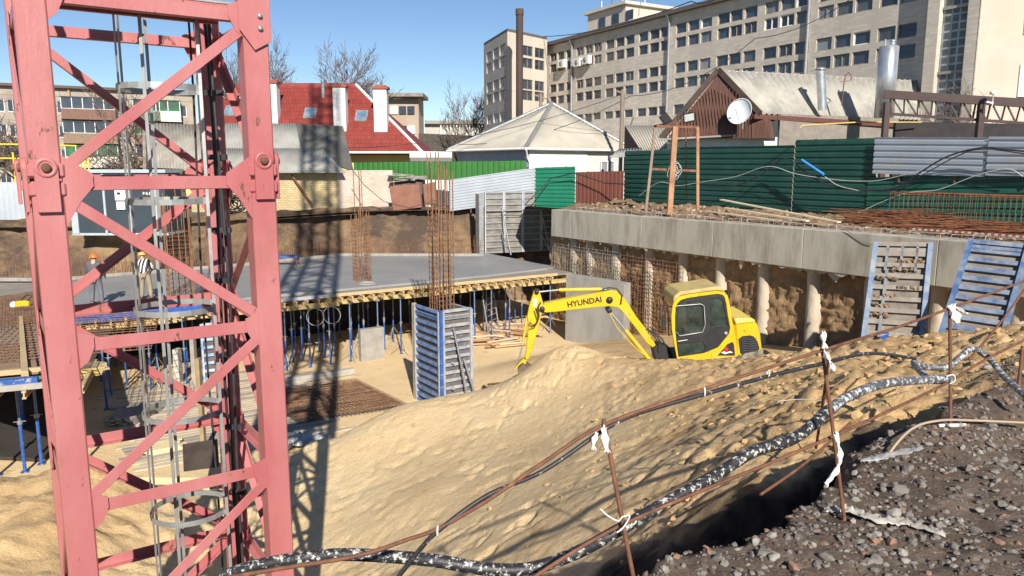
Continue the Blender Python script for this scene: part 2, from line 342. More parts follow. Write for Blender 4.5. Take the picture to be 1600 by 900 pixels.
# far earth bank (displaced sloping face)
def sheet(name, fn, nu, nv, m, kind='structure', parent=None):
    b = MB(); vs = [fn(i/nu, j/nv) for j in range(nv+1) for i in range(nu+1)]
    b.add(vs, [(j*(nu+1)+i, j*(nu+1)+i+1, (j+1)*(nu+1)+i+1, (j+1)*(nu+1)+i) for j in range(nv) for i in range(nu)], 0, True)
    o = b.build(name, m, parent, origin=(0,0,0) if not parent else None)
    if kind: o['kind'] = kind
    return o
def bank(u, v):
    x = -46+u*48.5; z = -7.4+v*(5.0+.2*u); y = by(x) + 2.2*smooth(v*1.2-.2) + .5*hn(x, v*6, .35, 4, 2) + .22*hn(x, v*8, 1.6, 4, 6)
    z += .12*hn(x, y, .8, 3, 9)
    return (x, y, z)
BANKM = mat('bank_face', (.30,.20,.105), (.14,.09,.055), rough=.95, scale=.45, bump=.1, bscale=2.5, c3=(.075,.052,.038), s3=.28, t3=(.46,.58), stretch=(1,1,1.6))
sheet('earth_bank', bank, 260, 40, BANKM)
def lip(u, v):
    x = -46+u*48.7; y = by(x)+1.7+v*4; return (x, y, -2.62+.3*smooth((x+20)/25)+.25*abs(hn(x, y, .9, 4, 3))*math.sin(math.pi*min(1,v*1.1+.05)))
sheet('bank_top_soil', lip, 240, 12, BANKM)
def ewall(u, v):
    Y = 36.6-u*29.6; z = -7.6+v*4.7; off = .10 + .06*hn(Y, z, .8, 4, 3) + .06*hn(Y*1.5, z*.6, 2.2, 4, 8) + .05*math.sin(hn(Y,z,1.2,3,4)*14)
    return tuple(wallp(Y, off, z))
EW = mat('cut_earth', (.37,.24,.125), (.25,.16,.085), rough=.95, scale=1.5, bump=.10, bscale=5, c3=(.44,.30,.16), s3=1, stretch=(1,1,.6))
sheet('earth_wall', ewall, 300, 60, EW)
def rim(u, v):      # lumpy soil strip between the beam and the fence
    Y = min(36.3, 40-u*33); off = .30+v*5.8; p = wallp(Y, off, 0)
    h = .28*abs(hn(p.x, p.y, .8, 4, 5))+.2*max(0, hn(p.x, p.y, .45, 3, 12))+.1*abs(hn(p.x, p.y, 3.5, 3, 6)); k = smooth(v*7)
    return (p.x, p.y, TOPZ-.03+.07*max(0,hn(p.x,p.y,1.2,3,15)+.25)+h*k*.9)
sheet('soil_strip', rim, 420, 70, mat('strip_soil', (.26,.17,.095), (.15,.10,.06), rough=.95, scale=1.6, bump=.05, bscale=6, c3=(.3,.2,.11), s3=.9))
def Z3(z): return Vector((0,0,z))
# ---------------------------------------------------------------- retaining wall: capping beam and piles
cap = MB(); BT, BB = TOPZ, TOPZ-1.27
for a, b in ((35.9,34.6),(34.59,30.6),(30.59,27.4),(27.39,24.2),(24.19,20.6),(20.59,16.5),(16.49,12),(11.99,7.5)):
    p0, p1 = wallp(a,-.42,BB), wallp(b,-.42,BB); cap.prism([p0, p1, p1+wn*1.02, p0+wn*1.02], (0,0,1.27-.012*(a>30)))
BEAM = mat('board_marked_concrete', (.45,.42,.35), (.36,.335,.275), rough=.85, scale=.9, bump=.006, bscale=12, c3=(.25,.225,.18), s3=1.9, t3=(.47,.68), stretch=(1,1,.22))
o = cap.build('capping_beam', BEAM, bevel=.015); capo = o; tag(o, 'long grey concrete capping beam along the top of the piled pit wall', 'concrete beam')
drm = mat('cement_drips', (.5,.45,.36), (.36,.31,.24), rough=.95, scale=6, bump=.02)
for k in range(60):
    rr_ = random.Random(k); Y = 35.2-k*.33+rr_.uniform(-.15,.15); b = MB(); p = wallp(Y, -.40+rr_.uniform(0,.12), BB); h = rr_.uniform(.03,.16)*(2 if k%9 == 0 else 1); w_ = rr_.uniform(.1,.34)
    b.prism([p-wd*w_+Z3(.01), p+wd*w_+Z3(.01), p+wd*w_*.5-Z3(h*.5), p+wd*rr_.uniform(-.3,.3)*w_-Z3(h), p-wd*w_*.6-Z3(h*.4)], wn*.06); b.build('cement_drip', drm, capo)
PILE = mat('pile_concrete', (.56,.48,.37), (.42,.36,.27), rough=.9, scale=1.6, bump=.05, bscale=5, c3=(.5,.46,.38), s3=2, stretch=(1,1,.5))
piles = []
for i, px in enumerate((897,922,964,1016,1070,1130,1199,1279,1372,1480,1610)):
    k = (px-800)/F/CT*.98; Y = (WX0+WK*WY0-.0)/(k+WK); c = wallp(Y, .14, 0); b = MB(); n = 14; rows = 26; vs = []
    r0 = .25
    for j in range(rows+1):
        z = -7.9+(BB+7.9-.01)*j/rows
        for a in range(n):
            g_ = 2*math.pi*a/n; r = r0*(1+.09*noise.noise(Vector((math.cos(g_)*1.5+i*5, math.sin(g_)*1.5, z*1.6)))+.04*noise.noise(Vector((a*2.1, i, z*5))))
            vs.append((c.x+r*math.cos(g_), c.y+r*math.sin(g_), z))
    b.add(vs, [(j*n+a, j*n+(a+1)%n, (j+1)*n+(a+1)%n, (j+1)*n+a) for j in range(rows) for a in range(n)], 0, True)
    o = b.build('concrete_pile', PILE)
    lab = ['half hidden behind the near end of the rebar mesh','third pile, standing behind rebar mesh','','','','','','','','','']
    tag(o, f'round rough concrete pile of the pit wall, {th(i)} from the far corner', 'pile', 'bored piles of the retaining wall')

_zc = {}
def gz(x, y):
    base = float(tps(np.array([[x]]), np.array([[y]]))[0,0]); return height(x, y, base)[0]
def hit(px, py, y0=2.2, y1=30):   # first ground point along a bearing
    r = ray(px, py); y = y0
    while y < y1:
        x = r.x/r.y*y; z = r.z/r.y*y
        if gz(x, y) >= z: return Vector((x, y, gz(x, y)))
        y += .04 if y < 8 else .12
    return Vector((x, y, z))
# ---------------------------------------------------------------- tower crane mast
VA = Vector((.825,.565,0)); VB = Vector((-.565,.825,0))   # building grid directions (the mast shares them)
MW = 1.6
M1 = Vector((-3.526,5.77,0)); M2 = M1+VA*MW; M3 = M2+VB*MW; M4 = M1+VB*MW
mast = thing('crane_mast', 'faded red lattice mast of a tower crane rising in front of the pit', 'crane mast', (M1.x, M1.y, -8.6))
ZL = [1.25+1.33*k for k in range(0, 30)][::-1]+[-.12,-1.38,-2.72,-4.05,-5.38,-6.71,-8.04]
def leg_piece(c, z0, z1, name='leg', mi=None):
    b = MB(); h = .105; o_ = c
    ctr = (M1+M3)/2; ia = 1 if (ctr-c).dot(VA) > 0 else -1; ib = 1 if (ctr-c).dot(VB) > 0 else -1
    Mr = Matrix((VA, VB, Vector((0,0,1)))).transposed()
    b.box(c+Vector((0,0,(z0+z1)/2)), (2*h, 2*h, z1-z0), Mr)
    for z in (z0, z1):   # end collars
        b.box(c+Vector((0,0,z+(.06 if z == z0 else -.06))), (2*h+.03, 2*h+.03, .1), Mr)
    b.build(name, MASTR, mast, bevel=.012)
PINZ = (-.02, -8.0+0*1, )
for c in (M1, M2, M3, M4):
    leg_piece(c, -8.6, -.1); leg_piece(c, -.08, 7.9)
# pin eyes at the section joint
for c, fz in ((M1, .0), (M2, .06), (M3, .0), (M4, .0)):
    for nrm in (VB*-1, VA if c in (M2, M3) else VA*-1):
        b = MB(); q = c+nrm*.118+Vector((0,0,fz)); t = Vector((0,0,1)).cross(nrm)
        pts = [q+t*(.078*math.cos(a))+Vector((0,0,.078*math.sin(a))) for a in [math.pi*k/10 for k in range(11)]]
        pts += [q+t*-.078+Vector((0,0,-.33)), q+t*.078+Vector((0,0,-.33))]
        b.prism(pts, nrm*.03); b.build('pin_lug', MASTR, mast, bevel=.004)
        b = MB(); b.lathe([(0,0),(.034,0),(.034,.022),(.026,.03),(0,.03)], q+nrm*.03, nrm, 12); b.build('pin', RUST, mast); b = MB(); b.lathe([(.045,0),(.05,.008),(.072,.008),(.075,0)], q+nrm*.03, nrm, 16); b.build('pin_ring', MASTR, mast)
def brace(p, q, nrm, wdt=.085, t=.012, name='brace', coll=None):
    b = coll or MB(); b.bar(p+nrm*.0, q+nrm*.0, wdt, t, up=nrm); 
    d = (q-p).normalized(); s_ = nrm.cross(d).normalized()
    if s_.z > 0: s_ = -s_
    b.bar(p-nrm*.035+s_*wdt*.46, q-nrm*.035+s_*wdt*.46, .012, .07, up=nrm)   # second flange
    if coll is None: b.build(name, MASTR, mast, bevel=.003)
def Z3(z): return Vector((0,0,z))
faces = [(M1, M2, -VB, ['/','\\','/','/','\\','/']), (M4, M3, VB, ['\\','/','\\','\\','/','\\']), (M2, M3, VA, ['/','\\','/','/','\\','/']), (M1, M4, -VA, ['/','\\','/','\\','/','\\'])]
up_ = MB()
zs = sorted(ZL, reverse=True); base_i = zs.index(1.25)
for (a, b_, nrm, pat) in faces:
    d = (b_-a).normalized(); A0, B0 = a+d*.10+nrm*.075, b_-d*.10+nrm*.075
    for i, z in enumerate(zs):
        vis = z < 2.7
        if z > -7.9: brace(A0+Z3(z), B0+Z3(z), nrm, .105, .012, 'horizontal_brace', None if vis and z > -7 else up_)
        if i+1 < len(zs):
            z2 = zs[i+1]; k = i-base_i; pt = pat[k] if 0 <= k < len(pat) else ('/','\\')[i%2]
            zt, zb = z-.10, z2+.10
            p, q = (A0+Z3(zb), B0+Z3(zt)) if pt == '/' else (A0+Z3(zt), B0+Z3(zb))
            brace(p+nrm*.014, q+nrm*.014, nrm, .086, .012, 'diagonal_brace', None if -6 < z < 2.7 else up_)
    # gusset plates in the corners
    for z in (1.25, -.12, -1.38, -2.72, -4.05):
        for e, s_ in ((a, 1), (b_, -1)):
            g_ = MB(); q = e+d*s_*.105+nrm*.088; big = .20 if abs(z+.12) < .01 else .11
            g_.prism([q+Z3(z+.3*big/.14*.5), q+Z3(z-.3*big/.14*.75), q+d*s_*big*.55+Z3(z-.13), q+d*s_*big+Z3(z-.02), q+d*s_*big+Z3(z+.075)], nrm*.012)
            g_.build('gusset_plate', MASTR, mast)
for c in (M1, M2, M3, M4): up_.box(c+Z3(24.5), (.2,.2,33), Matrix((VA, VB, Vector((0,0,1)))).transposed())
o = up_.build('upper_sections', MASTR, mast); 
# bolted splice plates on the front right leg near the top
b = MB(); q = M2-VB*.12+Z3(1.25)
b.prism([q-VA*.14+Z3(.45), q-VA*.14-Z3(.12), q-VA*.02-Z3(.28), q+VA*.12-Z3(.2), q+VA*.12+Z3(.45)], -VB*.012); b.build('splice_plate', MASTR, mast, bevel=.003)
for dz in (.24,.0,-.1):
    b = MB(); b.lathe([(0,0),(.022,0),(.022,.018),(0,.018)], q+VA*.03+Z3(dz)-VB*.012, -VB, 6); b.build('bolt', GALV, mast)
# landing platform seen from below at the top, cable tray bars inside the mast
plat = thing('mast_platform', 'grey checker plate landing inside the crane mast above head height', 'platform', (M1.x, M1.y, 1.3))
b = MB(); c0 = (M1+M3)/2+Z3(1.38)-VB*.35; b.box(c0, (1.36, .62, .02), Matrix((VA, VB, Vector((0,0,1)))).transposed()); b.build('deck_plate', GALV, plat)
for s_ in (-1, 1):
    b = MB(); b.bar(c0+VB*.28*s_-VA*.7-Z3(.05), c0+VB*.28*s_+VA*.7-Z3(.05), .05, .07); b.build('support_bar', MASTR, plat)
# ladder with safety cage
lad = thing('caged_ladder', 'galvanised ladder with a hooped safety cage inside the red crane mast', 'ladder', (-2.85, 7.1, -8))
LC = Vector((-2.845, 7.1, 0)); ldir = Vector((-.37,.93,0)); lout = Vector((-.93,-.37,0))
for s_ in (-1,1):
    b = MB(); b.bar(LC+ldir*.2*s_+Z3(-8), LC+ldir*.2*s_+Z3(4), .028, .05, up=ldir); b.build('rail', GALV, lad)
for k in range(26):
    z = -4.6+.28*k; b = MB(); b.tube([LC+ldir*-.2+Z3(z), LC+ldir*.2+Z3(z)], .012, 6); b.build('rung', GALV, lad)
cc = LC+lout*.33
for k in range(8):
    z = -5.3+1.0*k; b = MB(); n = 18
    pts = [cc-lout*.0+lout*(.36*math.cos(a))+ldir*(.36*math.sin(a))+Z3(z) for a in [math.pi*(-.8+1.6*j/n) for j in range(n+1)]]
    pts = [LC+ldir*-.2+Z3(z)]+pts+[LC+ldir*.2+Z3(z)]
    for p, q in zip(pts, pts[1:]): b.bar(p, q, .008, .05)
    b.build('cage_hoop', GALV, lad)
for j, a in enumerate((-.9,-.35,.35,.9)):
    p = cc+lout*(.365*math.cos(a*1.4))+ldir*(.365*math.sin(a*1.4)); b = MB(); b.bar(p+Z3(-5.4), p+Z3(1.75), .028, .007, up=(p-cc)); b.build('cage_strap', GALV, lad)
b = MB()
for k, (px, Y) in enumerate(((306,7.35),(333,7.4),(338,7.45),(344,7.3))):
    pts = [P(px, 262, Y)]; X0, Y0 = pts[0].x, pts[0].y
    b.tube([(X0+.02*math.sin(z*1.3+k), Y0+.02*math.cos(z*.9+k), z) for z in [4-.4*j for j in range(31)]], .011+.004*(k%2), 6)
for z in (1.6,.7,.1,-.6,-1.1,-1.9,-2.6,-3.3): b.box((LC.x+.02, 7.36, z), (.17,.05,.05))
tag(b.build('power_cables', BLACK), 'black power cables tied along the ladder inside the red mast', 'cable')
# ---------------------------------------------------------------- deck, slab and its props
DZ = -4.6
E0, E1 = PZ(112,497,DZ), PZ(871,426,DZ)
ea = (E1-E0).normalized(); eb = Vector((-ea.y, ea.x, 0)); EL = (E1-E0).length
DR = Matrix((ea, eb, Vector((0,0,1)))).transposed()
G0, G1 = PZ(-60,606,DZ), PZ(114,590,DZ)
deckm = mat('form_plywood', (.30,.26,.2), (.22,.2,.17), rough=.8, scale=1.5, c3=(.42,.38,.3), s3=.6)
b = MB()
poly = [G0, G1, E0-ea*.05, E1+ea*.8, wallp(36,-.4,DZ), wallp(39,-.3,DZ), Vector((-6,41.6,DZ)), Vector((-18,32.6,DZ)), Vector((-40,32,DZ))]
b.prism([p-Z3(.06) for p in poly], (0,0,-.06)); tag(b.build('formwork_deck', deckm), 'plywood formwork deck on props carrying the fresh grey slab', 'formwork deck')
def pz2(l, z): return [PZ(x, y, z) for x, y in l]
b = MB(); pts = pz2([(121,489),(330,470),(430,461),(600,445.5),(655,440.5),(760,430),(855,419),(868,416),(835,410.5),(800,403),(757,395)], DZ+.03)+[Vector((-9,39.7,DZ+.03)), Vector((-13,35.4,DZ+.03)), Vector((-18.2,30.4,DZ+.03)), Vector((-16.6,27,DZ+.03))]
b.prism(pts, (0,0,-.088)); o = b.build('concrete_slab', FRESH, bevel=.01); tag(o, 'smooth freshly poured grey concrete slab with two workers on it', 'slab')
# slab edge: blue steel stop at left, timber stop elsewhere
b = MB(); L1 = (PZ(335,476,DZ)-E0).length; b.box(E0+ea*L1/2-eb*.04+Z3(-.05), (L1,.08,.30), DR)
for k in range(int(L1/.3)): b.box(E0+ea*(.15+.3*k)-eb*.09+Z3(-.05), (.03,.03,.3), DR)
tag(b.build('edge_form', BLUE), 'blue steel edge form at the left end of the slab', 'edge form')
for k, (a, c, m_, l) in enumerate(((L1+.1, L1+4.2, BLUED, 'scuffed blue edge board of the slab right of the crane mast'), (L1+4.3, L1+9.1, WOOD, 'timber edge board of the slab left of the column rebar'), (L1+9.2, EL, WOOD, 'timber edge board of the slab right of the column rebar'))):
    b = MB(); b.box(E0+ea*(a+c)/2+Z3(-.07), (c-a,.04,.12), DR); tag(b.build('edge_board', m_), l, 'board', 'edge boards of the slab')
def hbeam(L, m1=YELB):
    b = MB(); b.box((L/2,0,.07), (L,.08,.035)); b.box((L/2,0,-.07), (L,.08,.035)); b.box((L/2,0,0), (L-.01,.03,.11)); return b
# joists poking out under the edge
jm = mat('timber_joist', (.58,.44,.22), (.45,.33,.16), rough=.7, scale=5, c3=(.3,.24,.16), s3=3)
jb = hbeam(2.6); j0 = jb.build('timber_joist', jm, origin=(0,0,0)); nj = int(EL/.42)
for k in range(nj):
    o = j0 if k == 0 else j0.copy()
    if k: COL.objects.link(o)
    o.location = E0+ea*(.2+k*.42)-eb*(.28+.12*random.random())+Z3(-.21); o.rotation_euler = (0, R(random.uniform(-1,1)), math.atan2(eb.y, eb.x)+R(random.uniform(-4,4)))
    tag(o, f'end of a yellow timber joist under the slab edge, {th(k)} from the left' if k < 20 else f'end of a yellow timber joist under the slab edge, {th(nj-1-k)} from the right end', 'joist', 'joists under the slab edge')
b0 = hbeam(2.9).build('main_beam', YELB, origin=(0,0,0)); nb = int(EL/2.8)
for k in range(nb+1):
    o = b0 if k == 0 else b0.copy()
    if k: COL.objects.link(o)
    o.location = E0+ea*(k*2.8+.1)+eb*(.05+.2*(k%2))+Z3(-.385); o.rotation_euler = (0,0,math.atan2(ea.y, ea.x)+R(random.uniform(-1.5,1.5)))
    tag(o, f'yellow main timber beam on the prop heads along the slab edge, {th(k)} from the left', 'beam', 'main beams along the slab edge')
# steel props
def prop(L, tri):
    t = thing('steel_prop', '', 'prop'); b = MB(); b.tube([(0,0,0.01),(0,0,L*.55)], .032, 8); b.box((0,0,.006), (.13,.13,.012)); b.build('outer_tube', BLUE, t, origin=(0,0,0))
    b = MB(); b.tube([(0,0,L*.55),(0,0,L-.01)], .025, 8); b.build('inner_tube', mat('worn_blue', (.06,.16,.42), (.2,.22,.26), scale=8, rough=.5), t, origin=(0,0,0))
    b = MB(); b.tube([(0,0,L*.54),(0,0,L*.58)], .045, 8); b.bar((-.1,0,L*.57), (.1,0,L*.57), .015); b.build('collar', GALV, t, origin=(0,0,0))
    b = MB(); b.box((0,0,L-.006), (.16,.16,.012)); 
    for s_ in (-1,1): b.box((.06*s_,0,L+.03), (.012,.1,.08))
    b.build('fork_head', GALV, t, origin=(0,0,0))
    if tri:
        b = MB()
        for k in range(3):
            a = 2.1*k+.4; b.tube([(.035*math.cos(a),.035*math.sin(a),.62),(.42*math.cos(a),.42*math.sin(a),.01)], .013, 5)
        b.build('tripod', GALV, t, origin=(0,0,0))
    return t
PL = 7.3-5.1+.03
pA, pB = prop(PL, True), prop(PL, False); usedp = set(); allp = []
def place(px, row, tri):
    r = ray(px, 500); n = eb; base = E0+eb*(.15+row)   # intersection of the bearing with the row line
    # solve t*(rx,ry) = base + s*ea
    det = r.x*(-ea.y)+r.y*ea.x; t = (base.x*(-ea.y)+base.y*ea.x)/det; q = Vector((r.x*t, r.y*t, FLOOR+.01))
    allp.append((px, row, q, tri))
for px in (164,228,285,330,444,482,514,546,590,626,742,768,796,860): place(px, 0, px in (228,444,546,626,768,860))
for px in (150,240,288,460,497,560,614,700,755,805,832): place(px, 2.1, px in (240,560,614))
for px in (175,262,320,475,530,575,640,720,780,848): place(px, 4.2, px in (320,475,720))
for px in (190,215,300,455,470,505,522,548,568,600,648,735,760,790,815): place(px, 1.1, False)
rown = {0:'front row', 2.1:'second row', 4.2:'third row', 1.1:'row just behind the front'}
cnt = {}
for px, row, q, tri in allp:
    k = cnt.get(row, 0); cnt[row] = k+1; src = pA if tri else pB
    if src not in usedp: usedp.add(src); o = src
    else: o = dup(src)
    o.location = q; o.rotation_euler = (R(random.uniform(-.6,.6)), R(random.uniform(-.6,.6)), random.random()*3)
    tag(o, f'blue steel prop, {th(k)} from left in the {rown[row]} under the slab', 'prop', 'steel props under the slab')
# props under the near left deck
nl = 0
for px, Y in ((14,17.4),(42,17.9),(100,17.6),(-30,17.2),(20,20.5),(75,20.8),(155,22.2),(60,24)):
    o = dup(pB); q = P(px, 500, Y); o.location = (q.x, q.y, FLOOR+.01); o.scale = (1.3,1.3,1.0); tag(o, f'blue steel prop under the near left deck, {th(nl)} counted from the front', 'prop', 'props under the near left deck'); nl += 1
# near left deck: edge, mesh, boards
gd = (G1-G0).normalized(); gn = Vector((-gd.y, gd.x, 0)); GR = Matrix((gd, gn, Vector((0,0,1)))).transposed(); GL = (G1-G0).length
q = PZ(60,591,DZ); l_ = (q-G0).length
b = MB(); b.box(G0+gd*l_/2+gn*.1+Z3(.01), (l_,.2,.12), GR); tag(b.build('edge_form', BLUE, bevel=.01), 'blue steel form along the front of the near left deck', 'edge form')
b = MB(); b.box(G0+gd*GL/2-gn*.03+Z3(-.1), (GL,.05,.13), GR); tag(b.build('edge_board', mat('grey_board', (.4,.37,.33),(.3,.28,.25))), 'weathered board under the blue edge form of the near left deck', 'board', 'edge boards of the slab')
for k in range(4):
    o = j0.copy(); COL.objects.link(o); o.location = G0+gd*(.6+k*.55)-gn*.25+Z3(-.23); o.rotation_euler = (0,0,math.atan2(gn.y, gn.x)); tag(o, f'timber joist end under the near left deck, {th(k)} from the left', 'joist', 'joists under the near left deck')
def plate(name, pts, th_, m, label, cat, group=None):
    b = MB(); b.prism([Vector(p) for p in pts], (0,0,th_)); return tag(b.build(name, m), label, cat, group)
plate('board', pz2([(33,588),(45,588),(36,500),(30,500)], DZ+.03), .12, WOOD, 'upright pale edge board on the near left deck beside the rebar', 'board')
plate('plywood_sheet', pz2([(46,586),(60,584),(44,500),(37,500)], DZ+.02), .02, mat('brown_ply', (.30,.2,.12),(.24,.16,.1)), 'narrow brown plywood strip on the near left deck', 'plywood')
plate('plywood_sheet', pz2([(-60,594),(32,584),(29,538),(-60,545)], DZ), .02, mat('brown_ply', (.30,.2,.12)), 'brown plywood sheet under rebar on the near left deck', 'plywood')
b = MB(); b.box(PZ(16,587,DZ)+Z3(.08), (1.6,.1,.12), GR); tag(b.build('board', WOOD), 'short pale timber at the front edge of the near left deck', 'board')
def grid(p0, u, v, nu, nv, r, jit=.012, z2=.012):
    b = MB(); U, V = u, v
    for i in range(nu+1):
        a = p0+U*(i/nu); b.tube([a+Vector([random.uniform(-jit,jit) for _ in '..']+[0]), a+V*.5+Vector((random.uniform(-jit,jit),random.uniform(-jit,jit),random.uniform(-jit,jit)*.6)), a+V], r, 4, cap=False)
    for j in range(nv+1):
        a = p0+V*(j/nv)+Z3(z2); b.tube([a, a+U*.5+Vector((random.uniform(-jit,jit),random.uniform(-jit,jit),random.uniform(-jit,jit)*.6)), a+U], r, 4, cap=False)
    return b
p0 = PZ(-60,575,DZ)+Z3(.08); b = grid(p0, gd*4.0, gn*5.6, 24, 16, .011); tag(b.build('rebar_mesh', REBAR), 'rusty rebar mesh on the near left deck by the blue edge', 'rebar mesh')
p0 = PZ(62,585,DZ)+Z3(.05); b = grid(p0, gd*1.0, gn*4.6, 3, 34, .012); tag(b.build('rebar_mesh', mat('dark_rebar', (.1,.075,.06),(.05,.04,.035))), 'dark closely spaced rebar strip beside the brown plywood on the left deck', 'rebar mesh')
p0 = PZ(-60,530,DZ)+Z3(.1); b = grid(p0, (PZ(108,499,DZ)-PZ(-60,530,DZ)), eb*6.5, 30, 34, .010); tag(b.build('rebar_mesh', REBAR), 'wide dark rebar mesh at the far left beyond the plywood', 'rebar mesh')
# yellow machine lying on the mesh
c = PZ(36,484,DZ)+Z3(.12); t = thing('plate_compactor', 'small yellow power tool lying on the rebar mesh at far left', 'power tool', c)
b = MB(); b.box(c+Z3(.08), (.42,.24,.2), Matrix.Rotation(.5,3,'Z')); b.build('body', YEL, t, bevel=.04)
b = MB(); b.tube([c+Vector((.15,0,.16)), c+Vector((.3,.05,.32)), c+Vector((.1,.12,.36)), c+Vector((-.1,.1,.2))], .02, 6); b.build('handle', BLACK, t)
b = MB(); b.lathe([(0,-.06),(.1,-.06),(.12,0),(.1,.06),(0,.06)], c+Vector((-.25,-.05,.05)), (0,1,0), 12); b.build('disc', WHITE, t)
# starter bars along the far edge and the left
b = MB()
def bars(p, q, n, h, r=.009):
    for i in range(n):
        a = p.lerp(q, (i+random.uniform(-.2,.2))/n); hh = h*random.uniform(.75,1.15); b.tube([a, a+Vector((random.uniform(-.05,.05), random.uniform(-.05,.05), hh))], r, 4, cap=False)
FB = [Vector((-40,31.2,DZ)), Vector((-18.6,31.0,DZ)), Vector((-13,35.6,DZ)), Vector((-9,39.9,DZ)), Vector((-1.5,39.8,DZ))]
for p, q in zip(FB, FB[1:]): bars(p, q, int((q-p).length/.11), 1.0); bars(p-Vector((0,.4,0)), q-Vector((0,.4,0)), int((q-p).length/.16), .8)
for p, q in zip(FB, FB[1:]):
    for z in (.25,.55): b.tube([p+Z3(z), q+Z3(z)], .008, 4)
tag(b.build('starter_bars', REBAR), 'thin upright starter bars lining the far edge of the slab', 'rebar', kind='stuff')
b = MB(); lz = [Vector((-46,30.6,DZ+.02))]+[p-Vector((0,.45,0))+Z3(.02) for p in FB[1:]]
for p, q in zip(lz, lz[1:]): b.bar(p+Z3(.07), q+Z3(.07), .06, .14)
tag(b.build('kerb_form', mat('pale_form', (.34,.31,.27),(.24,.22,.2))), 'pale low upstand form along the far edge of the slab', 'edge form')
# ---------------------------------------------------------------- rebar columns
def rebar_column(c, wa, wb, z0, z1, tall, ntall, na, nb_, label, step=.16, r=.014, hoopz=None):
    t = thing('column_rebar', label, 'rebar cage', c)
    pos = []
    for i in range(na): 
        for j in range(nb_):
            if i in (0, na-1) or j in (0, nb_-1): pos.append(VA*(wa*(i/(na-1)-.5))+VB*(wb*(j/(nb_-1)-.5)))
    random.shuffle(pos)
    for k, p in enumerate(pos):
        top = tall if k < ntall else z1+random.uniform(-.1,.35)*(1 if ntall else 2)
        b = MB(); q = c+p; b.tube([(q.x,q.y,z0), (q.x+random.uniform(-.01,.01),q.y,(z0+top)/2), (q.x+random.uniform(-.04,.04), q.y+random.uniform(-.04,.04), top)], r, 6, cap=False); b.build('upright_bar', REBAR, t)
    b = MB(); z = z0+.1; hz = hoopz or z1
    while z < hz:
        s1 = step*random.uniform(.85,1.15)
        cs = [c+VA*(wa/2+.012)*i+VB*(wb/2+.012)*j for i, j in ((-1,-1),(1,-1),(1,1),(-1,1),(-1,-1))]
        for p, q in zip(cs, cs[1:]): b.bar(Vector((p.x,p.y,z)), Vector((q.x,q.y,z+random.uniform(-.02,.02))), .011)
        for i in (-.33,.33): b.bar(c*1+VA*wa*i-VB*wb/2+Z3(z-c.z), c*1+VA*wa*i+VB*wb/2+Z3(z-c.z), .009)
        z += s1
    b.build('stirrups', REBAR, t); return t
CF = Vector((-2.1,22.0,0))
rc = CF+VA*.5+VB*.86
rebar_column(Vector((rc.x,rc.y,FLOOR)), .50, .62, FLOOR, -.15, .45, 4, 5, 5, 'tall rusty rebar cage rising out of the blue column formwork', hoopz=-.95, r=.017)
q = PZ(571,441,DZ+.03); rebar_column(q+VB*.3, .55, .55, DZ+.03, -2.0, -.1, 4, 5, 5, 'rusty rebar cage standing on the middle of the fresh slab', r=.016)
q = PZ(287,464,DZ+.03); rebar_column(q+VB*.4, .8, .5, DZ+.03, -1.2, -.3, 3, 5, 4, 'rusty rebar cage on the slab seen through the crane mast', hoopz=-2.2, r=.017)
b = MB(); q = PZ(572,444,DZ+.05)
b.lathe([(.30,0),(.31,.05),(.34,.05),(.36,0)], q+Vector((0,.25,-.02)), n=14); tag(b.build('foam_ring', CONC), 'low pale ring at the foot of the slab rebar cage', 'ring')
# ---------------------------------------------------------------- formwork panels
def panel(t, o_, u, v, W, H, nrm, nribs, nst, m_fr=BLUED, m_rib=BLUED, face=PLY, dep=.11, top_extra=True, rw=.06):
    """steel-framed form panel: o_ lower corner, u/v unit directions, ribs face along nrm"""
    o_, u, v, nrm = Vector(o_), Vector(u).normalized(), Vector(v).normalized(), Vector(nrm).normalized()
    b = MB(); c = o_+u*W/2+v*H/2; b.prism([o_, o_+u*W, o_+u*W+v*H, o_+v*H], -nrm*.02); b.build('form_face', face, t)
    for k in (0, 1):
        b = MB(); p = o_+u*(rw/2+k*(W-rw)); b.bar(p+nrm*dep/2, p+v*H+nrm*dep/2, rw, dep, up=nrm.cross(v).cross(v)*1 if False else u.cross(v)); b.build('side_rail', m_fr, t)
    ys_ = [.03]+[H*(k+1)/(nribs+1) for k in range(nribs)]+[H-.03]+([H*.93] if top_extra else [])
    for y in ys_:
        b = MB(); p = o_+v*y; b.bar(p+u*.065+nrm*dep*.45, p+u*(W-.065)+nrm*dep*.45, .045, dep*.85, up=nrm.cross(u)); b.build('rib', m_rib, t)
    for k in range(nst):
        b = MB(); p = o_+u*W*(k+1)/(nst+1); b.bar(p+nrm*dep*.42+v*.06, p+v*(H-.06)+nrm*dep*.42, .05, dep*.7, up=u.cross(v)); b.build('stiffener', m_rib, t)
UZ = Vector((0,0,1))
t = thing('column_formwork', 'blue and grey steel formwork box of a column standing at the foot of the sand', 'column formwork', CF+Z3(FLOOR))
panel(t, CF+Z3(FLOOR), VA, UZ, 1.0, 3.12, -VB, 12, 0)
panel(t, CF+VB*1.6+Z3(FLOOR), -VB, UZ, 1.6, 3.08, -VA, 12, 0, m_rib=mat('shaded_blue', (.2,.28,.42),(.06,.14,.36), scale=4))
panel(t, CF+VA*1.0+Z3(FLOOR)+VB*.02, VB, UZ, 1.6, 3.05, VA, 12, 0)
b = MB(); b.box(CF+VB*1.72-VA*.02+Z3(FLOOR+1.55), (.12,.1,3.1), Matrix((VA,VB,UZ)).transposed()); b.build('corner_board', WOOD, t)
b = MB(); b.box(CF-VA*.03-VB*.03+Z3(FLOOR+1.56), (.1,.1,3.12), Matrix((VA,VB,UZ)).transposed()); b.build('corner_post', BLUE, t)
